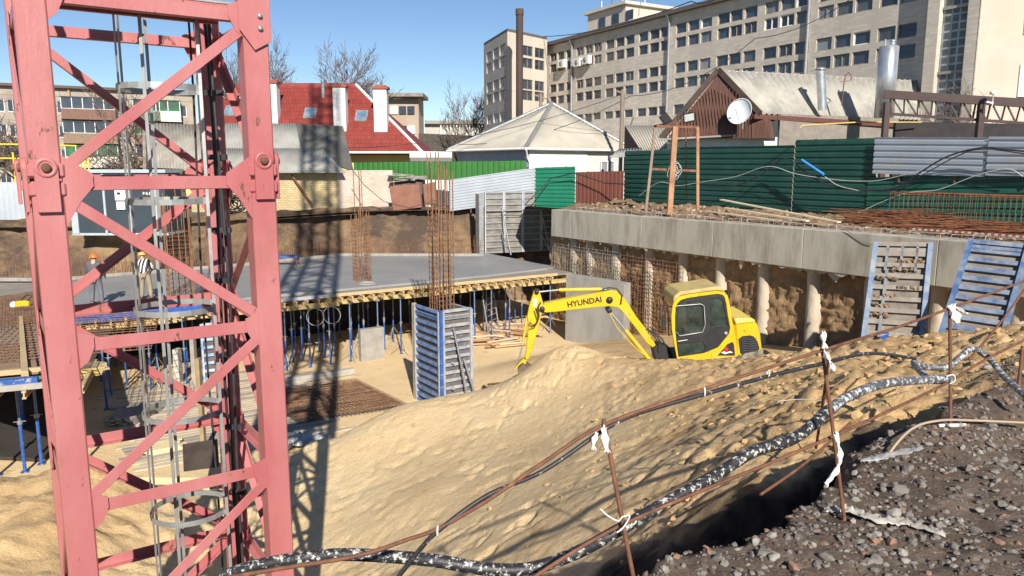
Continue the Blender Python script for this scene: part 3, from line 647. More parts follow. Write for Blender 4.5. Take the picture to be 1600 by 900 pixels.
c = CF+VA*.42-VB*.2
for dx, a0, a1 in ((-.12, .35, 2.6),(.22,.2,1.6)):
    b = MB(); b.tube([c+VA*dx+Z3(FLOOR+a1), c+VA*(dx+.35)-VB*.25+Z3(FLOOR+a0)], .03, 6); b.build('brace_tube', GALV, t)
for z in (.7,1.5,2.3):
    b = MB(); b.lathe([(0,0),(.05,.0),(.05,.03),(.015,.04),(.015,.12),(0,.12)], CF+VA*.3-VB*.1+Z3(FLOOR+z), -VB, 8); b.build('tie_nut', GALV, t)
# large wall form on the far slab
q = PZ(757,395.5,DZ); t = thing('wall_formwork', 'tall grey and blue wall formwork panel standing at the far right of the slab', 'wall formwork', q)
u_ = Vector((.93,.36,0)).normalized(); n_v = Vector((u_.y,-u_.x,0))
for k in range(4):
    panel(t, q+u_*(.0+k*1.12), u_, UZ, 1.1, 3.3, n_v, 9, 0, m_fr=mat('grey_frame', (.45,.46,.46),(.15,.25,.5), scale=1.5, lo=.5, hi=.7), m_rib=GALV, face=mat('stained_face', (.12,.11,.1),(.3,.27,.22), scale=1.2))
for k in (1,3):
    c = q+u_*(k*1.15-.2)+n_v*.15; b = MB(); b.tube([c+Z3(2.5), c+n_v*1.4+Z3(.03)], .035, 6); b.tube([c+Z3(1.1), c+n_v*1.4+Z3(.03)], .03, 6); b.build('push_pull_brace', GALV, t)
b = MB(); b.box(q-u_*.2+Z3(1.6)-n_v*.2, (.26,.6,3.2), Matrix((u_,-n_v,UZ)).transposed()); b.build('end_form', GALV, t)
b = MB(); b.bar(q+u_*.1+n_v*.6+Z3(2.35), q+u_*4.4+n_v*.6+Z3(2.35), .04); b.bar(q+u_*.1+n_v*.15+Z3(2.3), q+u_*4.4+n_v*.15+Z3(2.3), .05); b.build('walkway_rail', GALV, t)
# two leaning panels at right
def lean(name, corners, ribs, st, label, mf, mr):
    BL, BR, TR, TL = corners; u = (BR-BL+TR-TL)/2; v = (TL-BL); W, H = u.length, v.length; v.normalize(); u = (u-v*u.dot(v)).normalized(); n = u.cross(v); n = n if n.y < 0 else -n
    t = thing(name, label, 'wall form', BL); panel(t, BL, u, v, W, H, n, ribs, st, mf, mr, face=mat('muddy_face', (.26,.22,.18),(.15,.125,.10), scale=3), dep=.15, rw=.11); return t, BL, u, v, n, W, H
t1, BL, u, v, n, W, H = lean('leaning_formwork', [P(1345,540,18.2), P(1441,549,17.5), P(1461,377,19.1), P(1366,382,19.8)], 8, 0, 'muddy grey steel formwork panel leaning on the capping beam', mat('scuffed_frame',(.31,.35,.39),(.11,.19,.34),scale=3), mat('muddy_rib',(.3,.28,.25),(.22,.18,.14),scale=4))
for k in range(3):
    b = MB(); p = BL+u*W*(k+1)/4; b.bar(p+v*H*.72+n*.05, p+v*(H-.05)+n*.05, .06, .08, up=u.cross(v)); b.build('stiffener', GALV, t1)
b = MB(); p = BL+u*W*.28; b.bar(p+v*.06+n*.05, p+v*H*.72+n*.05, .07, .09, up=u.cross(v)); b.build('stiffener', GALV, t1)
for k in range(8):
    cc_ = BL+u*W*random.uniform(.1,.9)+v*H*([.72,.8,.63,.54,.45,.36,.27,.8][k]+.01)+n*.06; b = MB(); 
    for _ in range(14): b.box(cc_+u*random.uniform(-.25,.25)+v*random.uniform(-.02,.06)+n*random.uniform(0,.03), (random.uniform(.04,.12),.06,random.uniform(.03,.07)), Matrix.Rotation(random.random()*3,3,(1,1,0)))
    b.build('stuck_earth', mat('earth_clod', (.26,.18,.11),(.17,.12,.07)), t1)
lean('leaning_formwork', [P(1466,526,16.8), P(1570,538,16.0), P(1612,384,17.4), P(1514,378,18.2)], 9, 0, 'bright blue steel formwork panel leaning on the wall at far right', mat('scuffed_frame2',(.05,.11,.25),(.22,.26,.31),scale=2.5,lo=.4,hi=.65), mat('scuffed_rib',(.24,.265,.30),(.06,.11,.22),scale=3))
# concrete wall stub and mesh on the piled wall
b = MB(); a1, a2 = P(884,433,31.6), P(976,446,29.4); a1.z = a2.z = 0; th_ = Vector((.3,.35,0)); b.prism([a1+Z3(-8), a2+Z3(-8), a2+Z3(-4.52), a1+Z3(-4.45)], th_)
tag(b.build('concrete_wall', CONC, bevel=.01), 'short grey cast concrete wall behind the excavator boom', 'concrete wall')
def wall_mesh(Y0, Y1, z0, z1, off, sp, r, label, m=REBAR):
    b = MB(); n = int(abs(Y0-Y1)*1.18/sp)
    for i in range(n+1):
        Y = Y0+(Y1-Y0)*i/n; j = random.uniform(-.02,.02); b.tube([wallp(Y,off,z0), wallp(Y+j,off-.03,(z0+z1)/2), wallp(Y+j,off,z1+random.uniform(-.15,.15))], r, 4, cap=False)
    k = int((z1-z0)/sp)
    for j in range(k+1): z = z0+(z1-z0)*j/k; b.tube([wallp(Y0,off-.02,z), wallp((Y0+Y1)/2,off-.05,z+random.uniform(-.03,.03)), wallp(Y1,off-.02,z)], r, 4, cap=False)
    return tag(b.build('rebar_mesh', m), label, 'rebar mesh')
GREYR = mat('pale_rebar', (.3,.27,.23),(.16,.12,.09), scale=6)
wall_mesh(35.6, 31.6, -5.6, -3.5, -.5, .16, .011, 'double rebar mesh against the piles at the far end of the pit wall', GREYR)
wall_mesh(35.4, 31.8, -5.6, -3.6, -.75, .2, .010, 'outer grey rebar mesh in front of the far piles', GREYR)
wall_mesh(31.6, 28.6, -7.2, -3.6, -.42, .17, .012, 'rebar mesh on the piles behind the concrete wall')

b = MB(); q = E0+eb*5.6; b.prism([q-ea*9+Z3(FLOOR-.3-DZ), q+ea*(EL-1)+Z3(FLOOR-.3-DZ), q+ea*(EL-1)+eb*.3+Z3(FLOOR-.3-DZ), q-ea*9+eb*.3+Z3(FLOOR-.3-DZ)], (0,0,2.6)); struct(b.build('added_shade_wall', mat('shade_wall_black', (.018,.017,.016),(.03,.028,.026), rough=.9)))  # added near-black wall, stands in for the deep shade under the slab
# ---------------------------------------------------------------- excavator
EY = 16.7
def XP(x, y, Y=EY): return P(x, y, Y)
def zx(x, y): return (780+x/3.478, 400+y/3.478)     # helper: enlarged sketch coordinates
ex = thing('excavator', 'yellow compact excavator with dusty cab roof working behind the sand heap', 'excavator', (5.3, 17, -5.05))
DGREY = mat('dark_plastic', (.014,.014,.016), (.026,.026,.028), rough=.5, scale=4)
GL = mat('cab_glass', (.02,.03,.028), (.05,.065,.055), rough=.1, scale=1.4, spec=.8)
def side(pts, Y0, depth, name, m, parent=ex, bev=.015, sk=False):
    b = MB(); b.prism([P(*(zx(*p) if sk else p), Y0) for p in pts], (0, depth, 0)); return b.build(name, m, parent, bevel=bev)
cabo = [(1059,566),(1054,540),(1050,515),(1049,495),(1051,478),(1054,470),(1060,464),(1072,460),(1092,457.5),(1112,455),(1124,453.5),(1132,456),(1137,462),(1140,474),(1143,494),(1147,515),(1150,532),(1153,557),(1110,562)]
cY = 16.2
# cab shell: near frame, far frame, roof, rear, floor, so that it is hollow behind the glass
def ring(outer, inner, Y0, depth, name, m):
    n = len(outer); b = MB(); o3 = [P(*p, Y0) for p in outer]; i3 = [P(*p, Y0) for p in inner]; d = Vector((0,depth,0))
    vs = o3+i3+[p+d for p in o3]+[p+d for p in i3]
    fs = []
    for k in range(n):
        l = (k+1)%n; fs += [(k,l,n+l,n+k), (2*n+k,3*n+k,3*n+l,2*n+l), (k,2*n+k,2*n+l,l), (n+k,n+l,3*n+l,3*n+k)]
    b.add(vs, fs); return b.build(name, m, ex, bevel=.008)
inn = [(1060,558),(1057.5,539),(1055,515),(1055,495),(1056,480),(1059,474),(1064,469),(1074,466),(1093,463),(1112,460.5),(1123,459.3),(1129,461),(1132.5,465),(1135,475),(1137.5,494),(1141,512),(1139,522),(1122,543),(1100,552)]
ring(cabo, inn, cY, .07, 'cab_frame', YEL)
b = MB(); c3 = [P(*p, cY+.07) for p in cabo]
for k in list(range(4, 12)): b.prism([c3[k], c3[k+1], c3[k+1]*1+Vector((0,0,-.04)), c3[k]+Vector((.02,0,-.04))], (0,.95,0))
for k in range(13, 17): b.prism([c3[k], c3[k+1], c3[k+1]+Vector((-.05,0,0)), c3[k]+Vector((-.05,0,0))], (0,.95,0))
b.build('cab_shell', YEL, ex)
c4 = [P(*p, cY+1.02) for p in cabo]; i4 = [P(*p, cY+1.02) for p in inn]
b = MB(); n = len(c4)
for k in range(n): l = (k+1)%n; b.prism([c4[k], c4[l], i4[l], i4[k]], (0,.05,0))
b.build('far_cab_frame', YEL, ex)
roof = [(1052,472),(1053,464),(1062,456),(1090,452),(1121,447.5),(1129,450),(1133,456),(1120,454),(1092,457.6),(1064,462)]
b = MB(); b.prism([P(*p, cY-.03) for p in roof], (0,1.15,0)); b.build('cab_roof', DUSTY, ex, bevel=.02)
door = MB()
dd = [(1060,557),(1057.8,539),(1055.3,515),(1055.3,495),(1056.5,480),(1059.3,474.3),(1064.3,469.3),(1074.2,466.3),(1093,463.3),(1112,460.8),(1123,459.6),(1129,461.3),(1132.2,465.3),(1134.8,475),(1137.2,494),(1140.7,512),(1138.7,521.7),(1121.7,542.7),(1099.8,551.7)]
def frame_from(outer, holes, Y0, dpt, name, m, parent):
    me = bpy.data.meshes.new(name); bm = bmesh.new(); edges = []
    for loop in [outer]+holes:
        vs = [bm.verts.new(P(*p, Y0)) for p in loop]
        for k in range(len(vs)): edges.append(bm.edges.new((vs[k], vs[(k+1)%len(vs)])))
    bmesh.ops.triangle_fill(bm, use_beauty=True, use_dissolve=False, edges=edges)
    ext = bmesh.ops.extrude_face_region(bm, geom=bm.faces[:]); bmesh.ops.translate(bm, vec=(0,dpt,0), verts=[v for v in ext['geom'] if isinstance(v, bmesh.types.BMVert)])
    bmesh.ops.recalc_face_normals(bm, faces=bm.faces[:]); 
    po = parent_origin(parent); bmesh.ops.translate(bm, vec=-po, verts=bm.verts[:]); bm.to_mesh(me); bm.free(); me.materials.append(m)
    o = bpy.data.objects.new(name, me); COL.objects.link(o); o.parent = parent; return o
def rr(x0, y0, x1, y1, r=2, sk=0):  # rounded quad, sheared
    p = [(x0+r,y0),(x1-r,y0),(x1,y0+r),(x1,y1-r),(x1-r,y1),(x0+r,y1),(x0,y1-r),(x0,y0+r)]; return [(x, y-(x-x0)*sk) for x, y in p]
w1 = [(1060,481),(1062,476),(1068,473),(1094,469.5),(1098,474),(1101,506),(1098,518),(1062,524),(1058,518)]
w2 = [(1108,467),(1124,465),(1129,468),(1132,480),(1138,509),(1110,512)]
w3 = [(1060,537),(1098,534),(1103,543),(1098,549),(1066,556),(1062,552)]
frame_from(dd, [w1, w2, w3], cY+.0, .04, 'door', DGREY, ex)
for wv, nm in ((w1,'door_window'),(w2,'rear_side_window'),(w3,'lower_door_window')):
    b = MB(); b.prism([P(*p, cY+.025) for p in wv], (0,.006,0))
    gmt = bpy.data.materials.get('see_through_glass')
    if not gmt:
        gmt = mat('see_through_glass', (.06,.085,.07), (.02,.027,.024), rough=.03, spec=.6); gmt.node_tree.nodes['Principled BSDF'].inputs['Transmission Weight'].default_value = .0; gmt.node_tree.nodes['Principled BSDF'].inputs['Alpha'].default_value = .8
    b.build(nm, gmt, ex)
b = MB(); b.tube([P(1056,479,cY-.02), P(1059,478,cY-.02), P(1095,475,cY-.02), P(1100,478,cY-.02), P(1102,507,cY-.02), P(1098,519,cY-.02), P(1062,525,cY-.02), P(1057,519,cY-.02)], .012, 6); b.build('window_guard', GALV, ex)
b = MB(); b.tube([P(1059,533.5,cY-.03), P(1074,531,cY-.03)], .014, 6); b.build('door_handle', GALV, ex)
b = MB(); b.lathe([(0,0),(.045,0),(.05,.015),(0,.02)], P(1134,521,cY-.005), (0,-1,0), 12); b.build('door_lock', GALV, ex)
b = MB(); b.prism([P(*zx(*p), cY-.012) for p in ((1188,541),(1240,480),(1268,467),(1276,480),(1282,541))], (0,.012,0)); b.build('side_panel', DGREY, ex)
# inside of the cab
b = MB(); q = P(1112,525,16.75); b.box(q+Vector((0,0,.0)), (.5,.5,.14)); b.box(q+Vector((.22,0,.42)), (.14,.46,.8), Matrix.Rotation(.15,3,'Y')); b.box(q+Vector((.3,0,.95)), (.1,.26,.2)); b.build('seat', DGREY, ex, bevel=.04)
b = MB(); b.tube([P(1075,545,16.8), P(1070,520,16.8), P(1066,512,16.8)], .03, 6); b.box(P(1070,530,16.6), (.25,.5,.3)); b.build('control_console', DGREY, ex, bevel=.03)
b = MB(); b.box(P(1115,471,17.05), (.16,.01,.08)); b.build('sticker', mat('sticker_blue', (.05,.4,.7)), ex)
b = MB(); b.tube([P(1119,476,16.95), P(1114,483,16.95), P(1117,490,16.95)], .04, 6); b.build('red_cloth', mat('red_cloth', (.6,.03,.02)), ex)
b = MB(); b.prism([P(1100,478,17.15), P(1136,470,17.15), P(1150,545,17.15), P(1103,552,17.15)], (0,.02,0)); b.build('inner_wall', mat('cab_lining', (.09,.09,.09)), ex)
# operator-less cab; engine house
body = [(1146.5,499),(1152,498),(1174,498.5),(1180,501),(1185,510),(1189,525),(1191,546),(1190,552),(1170,556),(1157,558),(1150,557),(1149,530)]
b = MB(); b.prism([P(*p, 16.25) for p in body], (0,1.35,0)); b.build('engine_hood', YEL, ex, bevel=.05)
b = MB(); b.prism([P(*p, 16.22) for p in ((1147,498.5),(1152,497),(1174,497.5),(1181,500.5),(1178,503.5),(1150,507))], (0,1.4,0)); b.build('hood_top', mat('dusty_yellow', (.62,.47,.18),(.7,.52,.06), scale=2), ex, bevel=.015)
gr = [(1154,530),(1160,525.5),(1172,524),(1178,526),(1184,534),(1187,545),(1184,549),(1160,554),(1157,552)]
b = MB(); b.prism([P(*p, 16.235) for p in gr], (0,.05,0)); b.build('grille', DGREY, ex)
for k in range(6):
    b = MB(); b.tube([P(1158+k*.6,531+k*3.6,16.225), P(1166,529.5+k*3.6,16.215), P(1172,531+k*3.6,16.215), P(1181+k*.7,529+k*3.6,16.225)], .012, 5); b.build('grille_slat', mat('slat', (.06,.06,.065)), ex)
b = MB(); b.prism([P(*p, 16.2) for p in ((1163,553),(1190,548),(1193,545),(1193,556),(1188,562),(1176,566),(1162,566),(1158,560))], (0,1.45,0)); b.build('counterweight', mat('dusty_counterweight', (.36,.30,.2),(.1,.09,.08), scale=3), ex, bevel=.04)
b = MB(); b.prism([P(*p, 16.21) for p in ((1060,566),(1110,562),(1153,557),(1163,557),(1164,572),(1130,575),(1062,576))], (0,1.4,0)); b.build('deck_skirt', mat('skirt_grey', (.07,.075,.08),(.13,.12,.11), scale=4), ex, bevel=.01)
b = MB(); b.prism([P(*zx(*p), 16.2) for p in ((1185,562),(1282,556),(1282,578),(1185,583))], (0,.02,0)); b.build('model_plate', DGREY, ex)
text_mesh('55-7', .125, P(1124,567.3,16.19), (1,0,.03), (0,0,1), 'lettering', mat('gold_letters', (.65,.55,.2)), ex, .003)
# decal: red round mark with a white stroke
b = MB(); b.lathe([(0,0),(.055,0),(.055,.004),(0,.004)], P(1134,546.5,16.185), (0,-1,0), 14); b.build('red_mark', mat('red_mark', (.7,.02,.03)), ex)
text_mesh('ROBEX', .085, P(1125,552.6,16.178), (1,0,.06), (0,0,1), 'lettering', mat('white_letters', (.85,.85,.85)), ex, .003) if False else None
b = MB(); b.prism([P(1126.5,551,16.178), P(1131,549,16.178), P(1135,550.6,16.178), P(1141,548.6,16.178), P(1145.5,551,16.178), P(1139,551.6,16.178), P(1133,553.4,16.178)], (0,.004,0)); b.build('white_mark', WHITE, ex)
# mirror and lamp
b = MB(); b.box(P(1037,504,16.4), (.10,.05,.32)); b.build('mirror', DGREY, ex, bevel=.015)
b = MB(); b.tube([P(1050,480,16.5), P(1040,478,16.45), P(1038,497,16.42)], .014, 6); b.tube([P(1054,519,16.45), P(1045,525,16.45), P(1043,475,16.45)], .012, 6); b.build('mirror_arm', DGREY, ex)
# undercarriage
b = MB(); b.box((5.35,16.95,-4.42), (1.5,1.5,.2)); b.lathe([(.6,-.2),(.6,0)], (5.35,16.95,-4.4), n=20); b.build('turntable', DGREY, ex)
for s_ in (-1,1):
    b = MB(); cx, cy, cz = 5.35, 16.95+.82*s_, -4.82; L, h = 2.4, .3; pts = []
    for k in range(9): a = math.pi/2+math.pi*k/8; pts.append((cx-L/2+h+h*math.cos(a), cy-.2, cz+h*math.sin(a)))
    for k in range(9): a = -math.pi/2+math.pi*k/8; pts.append((cx+L/2-h+h*math.cos(a), cy-.2, cz+h*math.sin(a)))
    b.prism(pts, (0,.4,0)); b.build('track', BLACK, ex, bevel=.02)
b = MB(); b.box((4.0,16.95,-4.9), (.08,1.9,.35)); b.bar((4.0,16.95,-4.9), (4.9,16.95,-4.75), .12); b.build('dozer_blade', YEL, ex)
# boom, arm, cylinders
BYc = 16.75
boom = [(236,272),(246,258),(300,247),(420,222),(560,196),(605,186),(640,190),(668,215),(700,258),(745,330),(800,400),(836,455),(858,500),(840,503),(806,478),(792,462),(740,390),(690,330),(664,296),(642,281),(600,274),(540,279),(430,290),(320,303),(250,309),(240,300),(234,286)]
side(boom, BYc-.11, .24, 'boom', YEL, sk=True)
text_mesh('HYUNDAI', .175, P(*zx(371,279), BYc-.118), (1,0,.165), (0,0,1), 'lettering', mat('black_letters', (.012,.012,.012)), ex, .003)
arm = [(188,196),(200,184),(218,188),(232,235),(240,262),(238,300),(226,330),(212,400),(196,450),(178,520),(160,562),(148,566),(140,556),(148,500),(156,420),(160,370),(152,330),(164,268)]
side(arm, BYc-.09, .2, 'arm', YEL, sk=True)
b = MB(); b.prism([P(*zx(*p), BYc-.098) for p in ((184,236),(204,233),(200,276),(186,274))], (0,.006,0)); b.build('warning_sticker', WHITE, ex)
for (x, y, r) in ((600,240,.075),(598,298,.06),(234,290,.06),(205,196,.05)):
    b = MB(); q = P(*zx(x, y), BYc-.14); b.lathe([(0,0),(r,0),(r,.3),(0,.3)], q, (0,1,0), 14); b.build('pin_boss', DGREY, ex)
def cyl(a, m_, c, r1, r2, nm, Y=BYc):
    A, B_, C_ = P(*zx(*a), Y), P(*zx(*m_), Y), P(*zx(*c), Y)
    b = MB(); b.tube([A, B_], r1, 10); b.build(nm, YEL, ex); b = MB(); b.tube([B_, C_], r2, 10); b.build(nm.replace('cylinder','rod'), GALV, ex)
cyl((325,184),(552,180),(612,186), .042, .022, 'arm_cylinder')
cyl((815,562),(684,400),(598,298), .052, .026, 'boom_cylinder', BYc+.02)
cyl((152,330),(128,480),(108,560), .03, .02, 'bucket_cylinder', BYc-.02)
b = MB(); b.tube([P(*zx(325,184),BYc), P(*zx(205,196),BYc)], .02, 8); b.build('arm_rod', GALV, ex)
b = MB(); b.tube([P(*zx(600,310),BYc-.14), P(*zx(640,390),BYc-.14), P(*zx(720,480),BYc-.14), P(*zx(790,540),BYc-.14)], .012, 5); b.build('pipe', YEL, ex)
for k, pts in enumerate(([(560,180),(600,172),(640,178),(668,215),(660,262)], [(800,395),(850,420),(885,450),(905,490)], [(815,410),(860,440),(880,470),(890,505)], [(225,250),(212,280),(216,330),(205,365),(180,378),(165,360)], [(835,430),(870,470),(865,520)], [(198,285),(214,340),(196,380),(170,386)])):
    b = MB(); b.tube([P(*zx(*p), BYc-.13-.02*k%2) for p in pts], .017, 6); b.build('hydraulic_hose', BLACK, ex)
b = MB(); b.prism([P(*zx(*p), BYc-.18) for p in ((835,500),(870,478),(930,500),(950,570),(850,575))], (0,.4,0)); b.build('boom_foot', DGREY, ex, bevel=.02)
b = MB(); bk = [(150,565),(128,562),(92,600),(88,612),(110,612),(140,596)]; b.prism([P(*zx(*p), BYc-.1) for p in bk], (0,.22,0)); b.build('bucket_link', YEL, ex)
b = MB(); bk = [(128,590),(100,612),(104,640),(128,668),(180,684),(240,650),(238,640),(170,620)]; b.prism([P(*zx(*p), BYc-.3) for p in bk], (0,.6,0)); b.build('bucket', mat('bucket_steel', (.10,.08,.06),(.2,.15,.1)), ex, bevel=.02)
# loose debris by the bucket
for k, (a, b2, l) in enumerate((((905,470),(0,0),''),)): pass
b = MB(); b.tube([P(762,601,18.6), P(790,598,18.3), P(818,592,18)], .03, 5); b.tube([P(785,606,18.4), P(816,597,18)], .03, 5); tag(b.build('scrap_bars', RUST), 'rusty scrap bars half buried in the sand beside the bucket', 'scrap bars')
# ================================================================ background
def horizP(px, Y, z): r = ray(px, 262); return Vector((r.x/r.y*Y, Y, z))
def facade(b, o_, u, W, z0, H, wins, nrm, rev=.14, mi=0):
    """wall rectangle with real openings; wins = (u0,u1,v0,v1) measured from o_ / z0"""
    o_ = Vector(o_); xs_ = sorted({0, W}|{round(w[0],3) for w in wins}|{round(w[1],3) for w in wins}); ys_ = sorted({0, H}|{round(w[2],3) for w in wins}|{round(w[3],3) for w in wins})
    Pp = lambda x, y, d=0: o_+u*x+Vector((0,0,z0+y))-nrm*d
    for i in range(len(xs_)-1):
        run = None
        for j in range(len(ys_)-1):
            cx, cy = (xs_[i]+xs_[i+1])/2, (ys_[j]+ys_[j+1])/2
            hole = any(w[0] < cx < w[1] and w[2] < cy < w[3] for w in wins)
            if hole:
                if run is not None: b.quad(Pp(xs_[i],run), Pp(xs_[i+1],run), Pp(xs_[i+1],ys_[j]), Pp(xs_[i],ys_[j]), mi); run = None
            elif run is None: run = ys_[j]
        if run is not None: b.quad(Pp(xs_[i],run), Pp(xs_[i+1],run), Pp(xs_[i+1],H), Pp(xs_[i],H), mi)
    for (a, c, d, e) in wins:
        for (p, q) in (((a,d),(c,d)),((c,d),(c,e)),((c,e),(a,e)),((a,e),(a,d))): b.quad(Pp(*p), Pp(*q), Pp(*q, rev), Pp(*p, rev), mi)
def window(name, o_, u, z0, w, nrm, parent, mf, mg, bars=1, rev=.14, fr=.06, coll=None, hb=0):
    a, c, d, e = w; b = coll or MB(); Pp = lambda x, y, dd=0: Vector(o_)+u*x+Vector((0,0,z0+y))-nrm*dd
    b.quad(Pp(a,d,rev-.02), Pp(c,d,rev-.02), Pp(c,e,rev-.02), Pp(a,e,rev-.02), 1)
    for (p, q) in (((a,d+fr/2),(c,d+fr/2)),((a,e-fr/2),(c,e-fr/2)),((a+fr/2,d),(a+fr/2,e)),((c-fr/2,d),(c-fr/2,e))): b.bar(Pp(*p,rev-.05), Pp(*q,rev-.05), fr, .05, up=nrm, mi=0)
    for k in range(bars): x = a+(c-a)*(k+1)/(bars+1); b.bar(Pp(x,d,rev-.05), Pp(x,e,rev-.05), fr*.8, .05, up=nrm)
    if coll is None: return b.build(name, [mf, mg], parent)
GLD = mat('window_glass', (.022,.028,.038), (.06,.075,.10), rough=.12, scale=.35, spec=.9)
GL2 = mat('dim_glass', (.05,.055,.06), (.10,.11,.12), rough=.2, scale=.8, spec=.9)
GL3 = mat('black_glass', (.012,.014,.018), (.03,.035,.045), rough=.1, scale=.6, spec=1)
GLW = mat('curtained_glass', (.30,.32,.34), (.12,.14,.16), rough=.2, scale=.6)
FRD = mat('old_window_frame', (.18,.14,.11), (.3,.27,.24), scale=3)
FRW = mat('white_window_frame', (.8,.8,.8), (.7,.7,.7))
BB1 = mat('office_brick', (.66,.60,.515), (.58,.525,.445), rough=.9, scale=.25, kind='brick', kw=dict(w=.5, h=.13, m=.014, mc=(.78,.76,.74)), c3=(.44,.395,.34), s3=.35, t3=(.5,.72), stretch=(1,1,.25))
BB2 = mat('office_stone', (.60,.54,.45), (.55,.48,.4), rough=.9, scale=.3, kind='panel', kw=dict(w=3,h=3.3,m=.04,mc=(.8,.78,.75)))
# ---- long office building: the facade runs towards px 116 on the horizon
fd = Vector(((116-800)/F/CT*.985, 1, 0)).normalized()*-1     # from far end to near end
off_ = thing('office_building', 'long five-storey beige brick office building with paired rows of small windows', 'building', horizP(853, 76, -3))
A0 = horizP(853, 76, 0); fn = Vector((-fd.y, fd.x, 0)); fn = fn if fn.y < 0 else -fn
def uof(px, base=A0, d=fd):
    r = ray(px, 262); k = r.x/r.y; return (k*base.y-base.x)/(d.x-k*d.y)
cols = [863,875,888,904,917.6,931,949.5,964.7,979.8,1000,1016.8,1033,1057,1076,1095,1121,1140,1162,1193,1217,1241,1275,1303,1332,1369,1400.6]
U = [uof(c) for c in cols]; st = 3.3; Yr = (A0+fd*uof(1136)).y; zr = [P(1136, y, Yr).z/st for y in (25,49,92.5,118.5,163)]; per = (zr[0]-zr[4])/2; rowz = zr[:5]+[zr[3]-per, zr[4]-per, zr[3]-2*per]
ww, wh = 1.12, .76
Z0 = -3.0; HT = P(1038,24,(A0+fd*uof(1038)).y).z-Z0
wins = []
for v in rowz:
    for u_ in U: wins.append((u_-ww/2, u_+ww/2, v*st-wh/2-Z0, v*st+wh/2-Z0))
UE = uof(1440)
# extend two more bays behind the stair tower's near side is not seen; upper storeys continue higher than the frame
for v in (4.435, 4.09):
    for c_, u_ in zip(cols, U):
        pass
b = MB(); facade(b, A0, fd, UE, Z0, HT, wins, fn)
deepn = -fn*14
b.quad(A0+Z3(Z0+HT), A0+fd*UE+Z3(Z0+HT), A0+fd*UE+deepn+Z3(Z0+HT), A0+deepn+Z3(Z0+HT)); b.quad(A0+Z3(Z0), A0+deepn+Z3(Z0), A0+deepn+Z3(Z0+HT), A0+Z3(Z0+HT))
b.quad(A0-fn*.4+Z3(Z0), A0+fd*UE-fn*.4+Z3(Z0), A0+fd*UE-fn*.4+Z3(Z0+HT), A0-fn*.4+Z3(Z0+HT))
b.build('wall', BB1, off_)
b = MB(); b.bar(A0+fn*.2+Z3(Z0+HT+.12), A0+fd*UE+fn*.2+Z3(Z0+HT+.12), .5, .3); b.build('cornice', mat('dark_roof_edge', (.13,.11,.10)), off_)
white_w = set()
order = sorted(range(len(wins)), key=lambda i: -wins[i][0]); rest = MB(); random.seed(3)
for rank, i in enumerate(order):
    w_ = wins[i]; ci, ri = i % len(U), i//len(U)
    wht = (ri in (0,1) and ci in (3,4,5)) or (ri == 5 and ci in (0,1,2,3,4,5)) or random.random() < .04
    cur = random.random() < .22
    if rank < 92: window('window', A0, fd, Z0, w_, fn, off_, FRW if wht or random.random() < .12 else FRD, GLW if cur else random.choice((GLD, GLD, GL2, GL3)), 1 if wht or random.random() < .3 else 0)
    else: window('', A0, fd, Z0, w_, fn, off_, None, None, 1 if wht else 0, coll=rest)
o = rest.build('far_windows', [FRD, GLD], off_); o['kind'] = 'stuff'
# lighter surrounds between paired windows read as reveals; drain pipes
for px in (893, 1040.5, 1251):
    b = MB(); u_ = uof(px); p = A0+fd*u_+fn*.12; b.tube([p+Z3(-1), p+Z3(Z0+HT-.5), p+fn*.25+Z3(Z0+HT)], .11, 8); b.build('drain_pipe', GALV, off_)
# stair tower: recess, pilasters, glass blocks, blank end wall
b = MB(); r0, r1 = uof(1433), uof(1457)
HT2 = 19
p = A0+fd*UE
def blk(u0, u1, out, z0, z1, m, nm, parent=off_, inn=3):
    b = MB(); q = A0+fd*u0+fn*out; b.prism([q+Z3(z0), A0+fd*u1+fn*out+Z3(z0), A0+fd*u1-fn*inn+Z3(z0), A0+fd*u0-fn*inn+Z3(z0)], (0,0,z1-z0)); return b.build(nm, m, parent)
blk(uof(1441), uof(1459), .7, -3, HT2, BB1, 'pilaster')
gb = mat('glass_blocks', (.10,.12,.13), (.05,.06,.065), rough=.25, scale=1.5, kind='panel', kw=dict(w=.42,h=.42,m=.05,mc=(3.2,3.1,3.0)))
blk(uof(1459), uof(1502), .35, -3, HT2, gb, 'glass_block_window')
for z in (1.6, 4.9, 8.2, 11.5): blk(uof(1459), uof(1502), .45, z, z+.14, CONC, 'glass_block_sill')
blk(uof(1502), uof(1522), .7, -3, HT2, BB1, 'pilaster')
# end wing in smooth pinkish render, front turned towards us
wgm = mat('pink_render', (.56,.46,.38), (.52,.42,.34), rough=.9, scale=.4, kind='panel', kw=dict(w=1.2,h=.6,m=.01,mc=(.93,.93,.93)), c3=(.48,.4,.33), s3=.2)
q0 = A0+fd*uof(1521)+fn*.72; qd = Vector((1,.10,0)).normalized()
b = MB(); b.prism([q0+Z3(-3), q0+qd*14+Z3(-3), q0+qd*14+Vector((0,12,-3)), q0+Vector((0,12,-3))], (0,0,22)); b.build('end_wing', wgm, off_)
for z in (1.3, 4.4, 7.5):
    b = MB(); q = q0+qd*((1595-1521)/F*q0.y*1.0)-Vector((0,.06,0)); b.box(q+qd*.6+Z3(z), (1.3,.2,1.6)); b.build('balcony', WHITE, off_)
